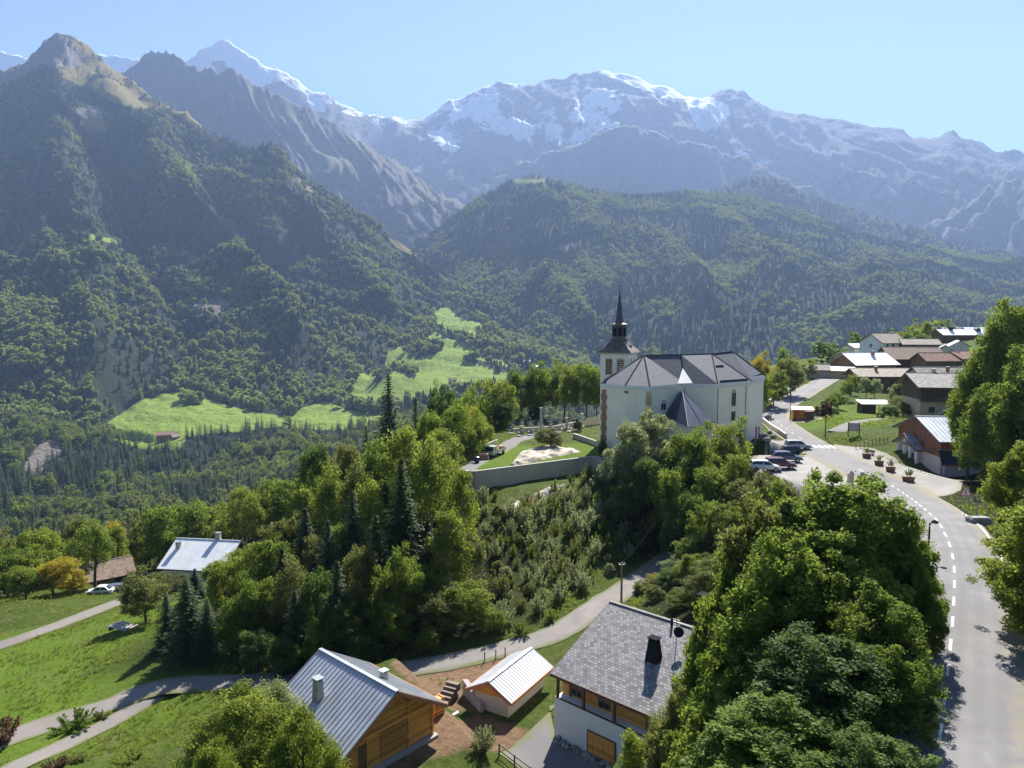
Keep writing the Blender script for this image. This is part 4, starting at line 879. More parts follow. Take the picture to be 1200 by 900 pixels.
vh(1034, 300, None, 'hipped_house', 'cream two storey house with pyramid shaped grey brown roof', rad(20), 13, 12, 5.4, 3.6, 'white', 'tanroof', 'house', 0.6, 0.6, 0, 3, 0, wins=[('S', -4, 1, 1.2, 1.6), ('S', -1, 1, 1.2, 1.6), ('S', 3, 1, 1.2, 1.6), ('S', -4, 3.6, 1.2, 1.3), ('S', -1, 3.6, 1.2, 1.3), ('S', 3, 3.6, 1.2, 1.3), ('W', 0, 3.4, 1.2, 1.4)])
vh(1006, 318, None, 'white_roof_cottage', 'small house with a flat white roof left of the hipped roof house', rad(8), 10, 9, 3.8, 1.5, 'cream', 'metalw', 'house', 0.6, 0.6, 0, 3, 0)
vh(1075, 296, None, 'low_brown_house', 'low house with a tan roof seen over the brown hall', rad(-10), 14, 9, 3.0, 2.0, 'woodm', 'tanroof', 'house', 0.6, 0.6, 0, 3, 0)
vh(1107, 262, None, 'small_grey_house', 'small house with a pale grey roof right of the brown hall', rad(60), 7, 7, 3.6, 2.0, 'cream', 'metal', 'house', 0.6, 0.6, 0, 3, 0)
vh(1122, 266, None, 'small_white_house', 'tiny white roofed house below the long roof with dormers', rad(70), 5, 6, 3.6, 1.8, 'cream', 'metalw', 'house', 0.6, 0.6, 0, 3, 0)
vh(1100, 230, None, 'red_roof_barn', 'barn with rusty red roof behind the old grey slate roof', rad(4), 13, 8, 4.2, 2.2, 'woodm', 'redroof', 'barn', 0.6, 0.6, 0, 3, 0)
vh(1125, 232, None, 'russet_roof_house', 'narrow house with faded red roof right of the small dark conifer', rad(20), 8, 8, 4.2, 2.0, 'tan', 'redroof', 'house', 0.6, 0.6, 0, 3, 0)
hd = vh(1140, 345, None, 'long_house', 'long pale roofed building with a row of dark dormers above the village', rad(3), 33, 14, 5.4, 3.4, 'tan', 'metalw', 'apartment house', 1.0, 1.2, 0, 3, 0, upper='woodm', uh=3.0, wins=[('S', x, 0.8, 1.2, 1.3) for x in (-13, -9, -5, -1, 3, 7)])
for x in (-9, -1, 5, 12):
    b = MB(); b.add([(x-1, -4.6, 6.4), (x+1, -4.6, 6.4), (x+1, -4.6, 8.0), (x, -4.6, 8.9), (x-1, -4.6, 8.0), (x-1, -1, 6.4), (x+1, -1, 6.4), (x+1, -1, 8.0), (x, -1, 8.9), (x-1, -1, 8.0)], [(0, 1, 2, 3, 4), (9, 8, 7, 6, 5), (0, 5, 6, 1), (1, 6, 7, 2), (2, 7, 8, 3), (3, 8, 9, 4), (4, 9, 5, 0)]); b.build('dormer', M['metald'], hd)
hd2 = vh(1116, 322, None, 'annex_house', 'lower pale roofed wing in front of the long building with dormers', rad(3), 15, 9, 4.0, 2.2, 'woodm', 'metalw', 'house', 0.9, 1.0, 0, 3, 0, chims=[(-2, -1, 1.2, dict(w=1.4, d=1.0, mat=M['black']))])
vh(958, 228, None, 'roadside_cottage', 'small grey roofed cottage on the left of the village road', rad(-20), 6.5, 6, 2.6, 1.4, 'pink', 'greyroof', 'cottage', 0.6, 0.7, 0, 3, 0)
# shed on the lawn
p = G(1024, 482, 163); sh = thing('garden_shed', 'small dark timber shed under a long pale flat roof on the lawn', 'shed', p, rad(-4)); b = MB(); b.box(-3.2, -0.2, -1.5, 1.5, -0.5, 2.2); b.build('wall', M['woodd'], sh)
b = MB(); b.slab([(-3.5, -1.9, 2.35), (3.4, -1.9, 2.35), (3.4, 1.9, 2.9), (-3.5, 1.9, 2.9)], 0.14); b.build('roof', M['metalw'], sh)
for x in (0.4, 3.2):
    for y in (-1.6, 1.6): b = MB(); b.box(x-0.07, x+0.07, y-0.07, y+0.07, -0.4, 2.35); b.build('post', M['pole'], sh)
# kiosk
p = G(940, 487, 153); kk = thing('bus_shelter', 'orange brown timber shelter standing by the road lay-by', 'shelter', p, rad(-12)); b = MB(); b.box(-2.0, 2.0, 0.9, 1.05, 0, 2.3); b.box(-2.0, -1.85, -0.9, 0.9, 0, 2.3); b.box(1.85, 2.0, -0.9, 0.9, 0, 2.3); b.box(-1.85, 1.85, 0.35, 0.85, 0.35, 0.48); b.build('wall', M['wood'], kk)
b = MB(); b.slab([(-2.3, -1.3, 2.3), (2.3, -1.3, 2.3), (2.3, 1.3, 2.75), (-2.3, 1.3, 2.75)], 0.12); b.build('roof', M['fasciao'], kk)
p = G(948, 488, 150); b = MB(); b.box(-0.9, 0.9, -0.5, 0.5, 0, 1.9); o = b.build('wooden_locker', M['woodd'], None, bevel=0.04); o.location = p; tag(o, 'dark wooden locker right of the orange shelter', 'locker')
# info board
p = G(1000, 517.5, 126.5); ib = thing('information_board', 'brown framed information board on two posts by the crossing', 'board', p, rad(-8))
for x in (-0.95, 0.95): b = MB(); b.box(x-0.07, x+0.07, -0.07, 0.07, -0.2, 2.5); b.build('post', M['fascia'], ib)
b = MB(); b.box(-0.88, 0.88, -0.05, 0.05, 0.95, 2.35); b.build('panel', M['pink'], ib)
b = MB(); b.box(-0.93, 0.93, -0.075, -0.05, 2.28, 2.36); b.box(-0.93, 0.93, -0.075, -0.05, 0.92, 1.0); b.build('panel_frame', M['fascia'], ib)
# planters
for i, (u, v) in enumerate([(1015.5, 537), (1030, 545.5), (1043.5, 553), (1064.5, 565)]):
    p = G(u, v); t = thing('planter', ['square planter with green plant, farthest in the row beside the road', 'square planter with green plant, second from the information board', 'square planter with russet plant, third from the information board', 'larger planter with dark flowers nearest the road bend'][i], 'planter', p, rad(35), 'planters beside the road')
    s = 0.5 if i < 3 else 0.62; b = MB(); b.add([(-s*.8, -s*.8, 0), (s*.8, -s*.8, 0), (s*.8, s*.8, 0), (-s*.8, s*.8, 0), (-s, -s, .75), (s, -s, .75), (s, s, .75), (-s, s, .75)], [(0, 3, 2, 1), (4, 5, 6, 7), (0, 1, 5, 4), (1, 2, 6, 5), (2, 3, 7, 6), (3, 0, 4, 7)]); b.build('tub', M['woodm'], t)
    PLANTERS = globals().setdefault('PLANTERS', []); PLANTERS.append((t, s))
# lamps, signs, posts
def lamp(u, v, h, label, D=None, arm=1.2, rz=0.0):
    p = G(u, v, D); t = thing('street_lamp', label, 'lamp post', p, rz); b = MB(); b.tube((0, 0, -0.2), (0, 0, h), 0.09, 0.055, 8); b.tube((0, 0, -0.1), (0, 0, 0.5), 0.13, 0.12, 8); b.build('mast', M['black'], t)
    b = MB(); b.tube((0, 0, h-0.05), (arm*0.7, 0, h+0.12), 0.04, n=6); b.build('arm', M['black'], t); b = MB(); b.lathe([(0.10, h-0.02), (0.24, h+0.02), (0.2, h+0.16), (0.05, h+0.22)], 8, (arm*0.75, 0)); b.build('lamp_head', M['black'], t); return t
lamp(1087.5, 652, 2.6, 'dark lamp post on the left verge of the road bend', 50.5, 0.5)
lamp(967, 512.5, 6.4, 'tall thin lamp post on the lawn edge by the crossing', 131, 0.8, 2.6)
lamp(926, 487, 5.0, 'lamp post beside the lay-by left of the orange shelter', 152, 0.8, 2.6)
for u, v, D, lb in ((996, 580, 90, 'short stone gate post at the car park edge, the left one'), (1008, 583, 89, 'short stone gate post at the car park edge, the right one')):
    p = P(u, v, D); z = gz1(p.x, p.y); t = thing('gate_post', lb, 'post', (p.x, p.y, z)); b = MB(); b.box(-0.3, 0.3, -0.3, 0.3, -0.3, 1.7); b.build('shaft', M['stone'], t); b = MB(); b.add([(-.38, -.38, 1.7), (.38, -.38, 1.7), (.38, .38, 1.7), (-.38, .38, 1.7), (0, 0, 2.1)], [(0, 1, 4), (1, 2, 4), (2, 3, 4), (3, 0, 4), (3, 2, 1, 0)]); b.build('cap', M['conc'], t)
M['red'] = plain('sign_red', (0.50, 0.05, 0.04), 0.5, 0.05); M['signw'] = plain('sign_white', (0.75, 0.75, 0.74), 0.5, 0.04)
def tri(w, z, y, t_=0.03):
    h = w*0.866; q = [(-w/2, z), (w/2, z), (0, z+h)]; return [(a, y, b_) for a, b_ in q]+[(a, y+t_, b_) for a, b_ in q]
p = G(1130.5, 592, 66); t = thing('warning_sign', 'white triangular warning sign with red rim on a post by the right verge', 'road sign', p, rad(-8)); b = MB(); b.tube((0, 0, -0.3), (0, 0, 2.3), 0.045, n=8); b.build('post', M['gal'], t)
TF = [(0, 1, 2), (5, 4, 3), (0, 3, 4, 1), (1, 4, 5, 2), (2, 5, 3, 0)]
b = MB(); b.add(tri(1.15, 2.0, -0.06), TF); b.build('sign_rim', M['red'], t); b = MB(); b.add(tri(0.88, 2.07, -0.085, 0.02), TF); pl_ = b.build('sign_plate', M['signw'], t)
b = MB(); b.tube((0.0, -0.095, 2.55), (0.0, -0.09, 2.58), 0.05, n=8); b.bar((0, -0.1, 2.5), (-0.02, -0.1, 2.3), 0.08, 0.02); b.bar((-0.02, -0.1, 2.32), (-0.12, -0.1, 2.14), 0.05, 0.02); b.bar((-0.02, -0.1, 2.32), (0.1, -0.1, 2.15), 0.05, 0.02); b.build('sign_symbol', M['black'], pl_)
p = G(1144.5, 598, 65); t = thing('round_sign', 'grey back of a sign on a post right of the warning sign', 'road sign', p, rad(10)); b = MB(); b.tube((0, 0, -0.3), (0, 0, 2.0), 0.05, n=8); b.build('post', M['gal'], t); b = MB(); b.box(-0.45, 0.45, -0.03, 0.0, 1.5, 2.2); b.box(-0.4, 0.4, -0.05, -0.03, 1.55, 1.62); b.build('sign_plate', M['gal'], t, bevel=0.01)
p = G(1147, 606, 62); b = MB(); b.box(-0.9, 0.9, -0.5, 0.5, -0.3, 0.55); b.box(-0.8, 0.8, -0.4, 0.4, 0.55, 0.62); o = b.build('stone_trough', M['rock'], None, bevel=0.05); o.location = p; tag(o, 'grey stone trough on the verge under the round trees', 'trough')
# low stone walls round the little garden by the church and the planted banks
wall_run('curb_wall', 'curving low stone wall between the church corner and the road', [tuple(G(*q))for q in [(893, 494), (903, 502), (914, 509), (921, 514)]], 0.9, 0.4, 'stone', 1)
wall_run('upper_bank_wall', 'dark stone wall stepping up the planted verge left of the bend', [tuple(G(*q)) for q in [(889, 483), (900, 474), (914, 465), (930, 457)]], 0.9, 0.4, 'stone', 1)
for i, (u, v) in enumerate([(896, 512), (902, 508), (908, 505), (899, 517), (906, 513)]):
    p = G(u, v); b = MB(); b.lathe([(0.3, -0.2), (0.55, 0.1), (0.45, 0.5), (0.15, 0.7)], 7); o = b.build('boulder', M['rock']); o.location = p; o.rotation_euler = (0, 0, i); o.scale = (1.3, 0.9, 1); tag(o, 'brown boulder of the little rockery by the church corner', 'boulder', 'rockery boulders')
# flag by the church corner
p = G(885, 519, 122); t = thing('banner', 'red, white and blue banner on a pole at the right corner of the church', 'banner', p, rad(10)); b = MB(); b.tube((0, 0, -0.3), (0, 0, 3.6), 0.04, n=6); b.build('pole_shaft', M['gal'], t)
b = MB(); b.box(0.04, 0.75, -0.015, 0.015, 1.2, 3.4); b.build('banner_cloth', M['red'], t); b = MB(); b.box(0.28, 0.52, -0.03, 0.03, 1.3, 3.3); b.build('white_band', M['signw'], t); M['blue'] = plain('banner_blue', (0.05, 0.10, 0.38), 0.6); b = MB(); b.box(0.521, 0.72, -0.028, 0.028, 1.3, 3.3); b.build('blue_band', M['blue'], t)
# rail fence in the garden
fp = [G(*q) for q in [(1003, 527), (1022, 521), (1040, 517.5)]]; f = thing('rail_fence', 'thin dark rail fence between the garden and the forecourt', 'fence', fp[0])
for i in range(2):
    for k in range(5):
        q = fp[i].lerp(fp[i+1], k/4)-fp[0]
        if k < 4 or i: b = MB(); b.box(q.x-0.04, q.x+0.04, q.y-0.04, q.y+0.04, q.z-0.3, q.z+0.9); b.build('post', M['fascia'], f)
    b = MB()
    for h_ in (0.45, 0.85): b.bar(fp[i]-fp[0]+Vector((0, 0, h_)), fp[i+1]-fp[0]+Vector((0, 0, h_)), 0.05, 0.06)
    b.build('rail', M['fascia'], f)
# bench
p = G(1018, 533, 113); t = thing('bench', 'pale timber bench on the forecourt left of the chalet wing', 'bench', p, rad(-60))
b = MB(); b.box(-0.9, 0.9, -0.25, 0.25, 0.4, 0.47); b.build('seat', M['pole'], t); b = MB(); b.box(-0.9, 0.9, 0.22, 0.28, 0.55, 0.9); b.build('backrest', M['pole'], t)
for x in (-0.7, 0.7): b = MB(); b.box(x-0.05, x+0.05, -0.22, 0.27, 0, 0.4); b.build('leg', M['gal'], t)
# ================================================================== VEHICLES (length along local X, front +X)
TYRE = plain('tyre_rubber', (0.02, 0.02, 0.02), 0.9, 0.1); RIM = plain('wheel_rim', (0.35, 0.35, 0.36), 0.35, 0.1, 3, 0.8); LAMP_ = plain('headlamp_glass', (0.6, 0.6, 0.6), 0.15, 0.05, 3, 0, 0.8); TAIL = plain('tail_lamp', (0.35, 0.02, 0.02), 0.2, 0.05, 3, 0, 0.8)
def paint(n, c): return plain('car_paint_'+n, c, 0.22, 0.04, 2, 0.15, 0.7)
def car(p, rz, label, col, group=None, L=4.2, Wd=1.76, Hh=1.5, style='hatch', cat='car'):
    t = thing('parked_car', label, cat, p, rz, group); s = L/4.2
    prof = {'hatch': [(-2.1, .35), (-2.08, .75), (-1.95, .98), (-1.25, 1.02), (0.55, .98), (0.95, .92), (1.75, .80), (2.05, .62), (2.1, .35)], 'sedan': [(-2.1, .35), (-2.08, .8), (-2.0, .92), (-1.3, .96), (0.6, .94), (1.0, .9), (1.8, .78), (2.05, .6), (2.1, .35)]}[style]
    n = len(prof); ys = [(-1, .90, -.02), (-.93, 1, 0), (.93, 1, 0), (1, .90, -.02)]; V = []
    for yf, zf, dz in ys:
        for x, z in prof: V.append((x*s*(0.985 if abs(yf) == 1 else 1), yf*Wd/2, z*(1 if z < .5 else zf+(1-zf)*.5)))
    F = [(j*n+i, j*n+i+1, (j+1)*n+i+1, (j+1)*n+i) for j in range(3) for i in range(n-1)]+[tuple(range(n)), tuple(range(3*n, 4*n))[::-1]]+[(j*n, (j+1)*n, (j+1)*n+n-1, j*n+n-1) for j in range(3)]
    b = MB(); b.add(V, F); b.build('body', col, t, bevel=0.03)
    roofp = {'hatch': [(-2.0, .98), (-1.75, 1.38), (-1.35, Hh-.03), (-.2, Hh), (.35, Hh-.05), (1.05, .93)], 'sedan': [(-1.65, .94), (-1.05, Hh-.06), (-.6, Hh), (.0, Hh), (.35, Hh-.06), (1.1, .9)]}[style]
    m = len(roofp)
    def cab(inset, x_in, z_in, name, mt, par):
        V = []
        for sg in (-1, 1):
            for x, z in roofp: f = (z-.93)/(Hh-.93); V.append(((x+(x_in if x < -.5 else -x_in))*s, sg*(Wd/2*(0.93-0.17*f)-inset), z-z_in*f))
        b = MB(); b.add(V, [tuple(range(m))[::-1], tuple(range(m, 2*m))]+[(i, i+1, m+i+1, m+i) for i in range(m-1)]+[(0, m, 2*m-1, m-1)]); return b.build(name, mt, par)
    g = cab(0, 0, 0.0, 'windows', M['glass'], t)
    b = MB()
    k1, k2 = (2, 4)
    rf = [(x*s, z+0.012) for x, z in roofp[1 if style == 'sedan' else 1:5]]
    for i in range(len(rf)-1):
        f0 = (rf[i][1]-.93)/(Hh-.93); f1 = (rf[i+1][1]-.93)/(Hh-.93); y0_ = Wd/2*(0.93-0.17*min(1, f0))+.012; y1_ = Wd/2*(0.93-0.17*min(1, f1))+.012
        b.add([(rf[i][0], -y0_, rf[i][1]), (rf[i+1][0], -y1_, rf[i+1][1]), (rf[i+1][0], y1_, rf[i+1][1]), (rf[i][0], y0_, rf[i][1])]+[(rf[i][0], -y0_, rf[i][1]-.06), (rf[i+1][0], -y1_, rf[i+1][1]-.06), (rf[i+1][0], y1_, rf[i+1][1]-.06), (rf[i][0], y0_, rf[i][1]-.06)], [(0, 1, 2, 3), (7, 6, 5, 4), (0, 4, 5, 1), (1, 5, 6, 2), (2, 6, 7, 3), (3, 7, 4, 0)])
    for sg in (-1, 1):
        yb = sg*(Wd/2*.93+.005); yt = sg*(Wd/2*.76+.015)
        for (x0, x1) in ((1.05, .35), (-.35, -.3), (roofp[0][0], roofp[1][0])): b.bar((x0*s, yb, .95), (x1*s, yt, Hh-.05 if x0 != roofp[0][0] else roofp[1][1]), .07, .07)
    b.build('roof', col, t)
    for x in (-1.28*s, 1.32*s):
        for y in (-Wd/2+.06, Wd/2-.06):
            b = MB(); b.tube((x, y-.11, .32), (x, y+.11, .32), .32, n=16); w_ = b.build('wheel', TYRE, t); b = MB(); b.tube((x, y-.122, .32), (x, y+.122, .32), .19, n=12); b.build('rim', RIM, w_)
    for sg in (-1, 1):
        b = MB(); b.box(1.93*s, 2.115*s, sg*.62-.17, sg*.62+.17, .58, .72); b.build('headlight', LAMP_, t, bevel=.02); b = MB(); b.box(-2.115*s, -1.97*s, sg*.7-.12, sg*.7+.12, .68, .9); b.build('tail_light', TAIL, t, bevel=.02)
        b = MB(); b.box(.72*s, .9*s, sg*(Wd/2+.02)-.09, sg*(Wd/2+.02)+.09, .93, 1.05); b.build('wing_mirror', col, t, bevel=.02)
    for x, nm in ((2.1, 'front_bumper'), (-2.1, 'rear_bumper')): b = MB(); b.box(x*s-.05, x*s+.05, -Wd/2+.08, Wd/2-.08, .3, .48); b.build(nm, M['black'], t, bevel=.02)
    return t
gc = 'cars parked in the row below the church'
for u, v, c, lb, st_ in ((935, 527, paint('silver', (0.45, 0.46, 0.48)), 'silver car parked nearest the church in the row of parked cars', 'hatch'), (931, 534, paint('navy', (0.03, 0.04, 0.075)), 'dark navy blue car parked second from the church', 'hatch'),
        (922, 541.5, paint('blue', (0.06, 0.085, 0.17)), 'blue grey car parked third from the church', 'hatch'), (914, 549.5, paint('maroon', (0.11, 0.02, 0.035)), 'dark red car parked fourth from the church beside the trees', 'hatch')):
    p = G(u, v); car((p.x, p.y, p.z+0.08), rad(-8), lb, c, gc, style=st_)
p = G(896, 553); car((p.x, p.y, p.z+0.08), rad(-8), 'white car half hidden by trees at the near end of the parked row', paint('white', (0.72, 0.72, 0.71)), gc)
p = G(905, 467); car((p.x, p.y, p.z+0.1), rad(20), 'dark car parked on the verge behind the shrubs right of the church', paint('black', (0.03, 0.035, 0.05)))
p = at(118, 701, 121.5); car((p.x, p.y, p.z+0.1), rad(188), 'white car parked at the end of the gravel track', paint('white', (0.72, 0.72, 0.71)), style='sedan', L=4.4)
p = at(131, 697, 124.5); car((p.x, p.y, p.z+0.1), rad(200), 'dark blue grey car parked just behind the white one', paint('slate', (0.10, 0.13, 0.17)))
# truck on the graveyard path
p = P(580, 527, 121); p.z = TER+0.06; t = thing('flatbed_truck', 'small pale green flatbed truck loaded with boxes on the graveyard path', 'truck', p, math.atan2(-1, -0.42)); PG = paint('pale_green', (0.50, 0.55, 0.42))
b = MB(); v = [(1.0, .45), (2.6, .45), (2.68, 1.05), (2.3, 1.9), (1.0, 1.95)]; b.add([(x, -.9, z) for x, z in v]+[(x, .9, z) for x, z in v], [(4, 3, 2, 1, 0), (5, 6, 7, 8, 9)]+[(i, (i+1) % 5, 5+(i+1) % 5, 5+i) for i in range(5)]); cb = b.build('cab', PG, t, bevel=.05)
b = MB(); b.add([(2.70, -.78, 1.1), (2.70, .78, 1.1), (2.37, .78, 1.8), (2.37, -.78, 1.8), (2.6, -.78, 1.08), (2.6, .78, 1.08), (2.25, .78, 1.8), (2.25, -.78, 1.8)], [(0, 1, 2, 3), (7, 6, 5, 4), (0, 4, 5, 1), (1, 5, 6, 2), (2, 6, 7, 3), (3, 7, 4, 0)]); b.build('windscreen', M['glass'], cb)
for s in (-1, 1): b = MB(); b.box(1.3, 2.3, min(s*.9, s*.92), max(s*.9, s*.92), 1.1, 1.75); b.build('side_window', M['glass'], cb)
b = MB(); b.box(-2.5, 2.5, -.45, .45, .4, .6); b.build('chassis', M['black'], t); b = MB(); b.box(-2.6, .95, -.95, .95, .62, .72)
for (x0, x1, y0_, y1_) in ((-2.6, .95, -.98, -.92), (-2.6, .95, .92, .98), (-2.62, -2.56, -.95, .95), (.9, .96, -.95, .95)): b.box(x0, x1, y0_, y1_, .72, 1.08)
b.build('flatbed', PG, t)
for x in (-1.7, 1.8):
    for y in (-.82, .82): b = MB(); b.tube((x, y-.13, .36), (x, y+.13, .36), .36, n=14); w_ = b.build('wheel', TYRE, t); b = MB(); b.tube((x, y-.14, .36), (x, y+.14, .36), .18, n=10); b.build('rim', RIM, w_)
for s in (-1, 1): b = MB(); b.box(2.6, 2.72, s*.65-.12, s*.65+.12, .62, .8); b.build('headlight', LAMP_, t)
for i, (x, y, s, c) in enumerate([(-1.9, .3, .5, 'brick'), (-1.0, -.3, .55, 'woodm'), (-.1, .3, .45, 'brick')]):
    d_ = Vector((math.cos(t.rotation_euler.z), math.sin(t.rotation_euler.z), 0)); e_ = Vector((-d_.y, d_.x, 0)); b = MB(); b.box(-s, s, -s*.8, s*.8, 0, s*1.2); o = b.build('cargo_box', M[c], None, bevel=.04); o.location = p+d_*x+e_*y+Vector((0, 0, .73)); o.rotation_euler.z = t.rotation_euler.z; tag(o, ['reddish box at the tail of the truck bed', 'brown box in the middle of the truck bed', 'reddish box behind the truck cab'][i], 'box', 'boxes on the truck bed')
p = P(566, 534, 117.5); b = MB(); b.box(-1.0, 1.0, -.6, .6, 0, .5); b.box(-.9, .9, -.5, .5, .5, 1.0); o = b.build('material_heap', M['brick'], None, bevel=.12); o.location = (p.x, p.y, TER); tag(o, 'reddish pile of building material left of the truck', 'pile')
p = P(559, 541, 114.5); b = MB(); b.lathe([(.3, 0), (.5, .5), (.45, 1.0), (.2, 1.1)], 10); o = b.build('skip_bag', M['metald']); o.location = (p.x, p.y, TER); tag(o, 'dark bin standing by the parapet wall before the truck', 'bin')
# wooden platform trailer on the meadow
p = at(144, 737, 90); t = thing('wooden_platform', 'low pale wooden platform lying on the meadow edge', 'platform', (p.x, p.y, p.z+0.25), rad(-25)); b = MB()
for k in range(7): b.box(-1.7, 1.7, -1.0+k*.29, -.75+k*.29, .25, .33)
b.build('deck', M['conc'], t); b = MB()
for x in (-1.4, 1.4): b.box(x-.1, x+.1, -.95, .95, -.3, .25)
b.build('bearer', M['woodm'], t)
# small pile and walkers
# two people walking by the bend, on the pavement
SK = plain('skin', (0.45, 0.28, 0.2), 0.6, 0.1); HAIR = plain('dark_hair', (0.03, 0.02, 0.015), 0.8, 0.1)
def person(p, rz, label, top, leg, h=1.72, step=0.22):
    t = thing('person', label, 'person', p, rz); s = h/1.72
    J = {'pel': (0, 0, .95), 'ch': (0.02, 0, 1.28), 'nk': (0.02, 0, 1.46), 'hd': (0.04, 0, 1.56), 'ht': (0.04, 0, 1.68), 'sl': (0.01, .17, 1.40), 'sr': (0.01, -.17, 1.40), 'el': (-.06, .24, 1.13), 'er': (.08, -.24, 1.13), 'hl': (-.02, .25, .88), 'hr': (.22, -.23, .92),
         'tl': (0, .09, .9), 'tr': (0, -.09, .9), 'kl': (step*.6, .1, .5), 'kr': (-step*.3, -.1, .5), 'al': (step, .1, .09), 'ar': (-step, -.1, .12), 'fl': (step+.14, .1, .04), 'fr': (-step+.12, -.1, .05)}
    R = {'pel': .14, 'ch': .15, 'nk': .06, 'hd': .10, 'ht': .085, 'sl': .07, 'sr': .07, 'el': .045, 'er': .045, 'hl': .035, 'hr': .035, 'tl': .1, 'tr': .1, 'kl': .06, 'kr': .06, 'al': .042, 'ar': .042, 'fl': .04, 'fr': .04}
    E = [('pel', 'ch'), ('ch', 'nk'), ('nk', 'hd'), ('hd', 'ht'), ('ch', 'sl'), ('ch', 'sr'), ('sl', 'el'), ('sr', 'er'), ('el', 'hl'), ('er', 'hr'), ('pel', 'tl'), ('pel', 'tr'), ('tl', 'kl'), ('tr', 'kr'), ('kl', 'al'), ('kr', 'ar'), ('al', 'fl'), ('ar', 'fr')]
    ks = list(J); me = bpy.data.meshes.new('body'); me.from_pydata([tuple(c*s for c in J[k]) for k in ks], [(ks.index(a), ks.index(b)) for a, b in E], []); o = bpy.data.objects.new('body', me); COL.objects.link(o); o.parent = t
    md = o.modifiers.new('skin', 'SKIN'); o.data.skin_vertices
    for i, k in enumerate(ks): me.skin_vertices[0].data[i].radius = (R[k], R[k]); me.skin_vertices[0].data[i].use_root = (k == 'pel')
    o.modifiers.new('sub', 'SUBSURF').levels = 1; o.modifiers['sub'].render_levels = 2
    m = NT('person_clothes_'+label[:12].replace(' ', '_')); xyz = m.new('ShaderNodeSeparateXYZ'); m.link(m.obj(), xyz.inputs[0]); z = xyz.outputs['Z']; c = m.mix(m.math('GREATER_THAN', z, .97*s), leg, top); c = m.mix(m.math('GREATER_THAN', z, 1.45*s), c, (0.45, 0.28, 0.2)); me.materials.append(m.done(c, .8, .2))
    b = MB(); b.lathe([(.02, 1.57*s), (.10, 1.60*s), (.105, 1.67*s), (.06, 1.74*s), (.01, 1.76*s)], 10, (0.0, 0)); b.build('hair', HAIR, t, smooth=True); return t
q = G(903, 493); person((q.x, q.y, q.z), rad(60), 'person in a light top walking on the road edge right of the church', (0.5, 0.48, 0.45), (0.06, 0.07, 0.1))
q = G(900.5, 494.5); person((q.x-0.1, q.y, q.z), rad(60), 'person in dark clothes walking beside the one in the light top', (0.08, 0.07, 0.09), (0.05, 0.05, 0.06), 1.65)
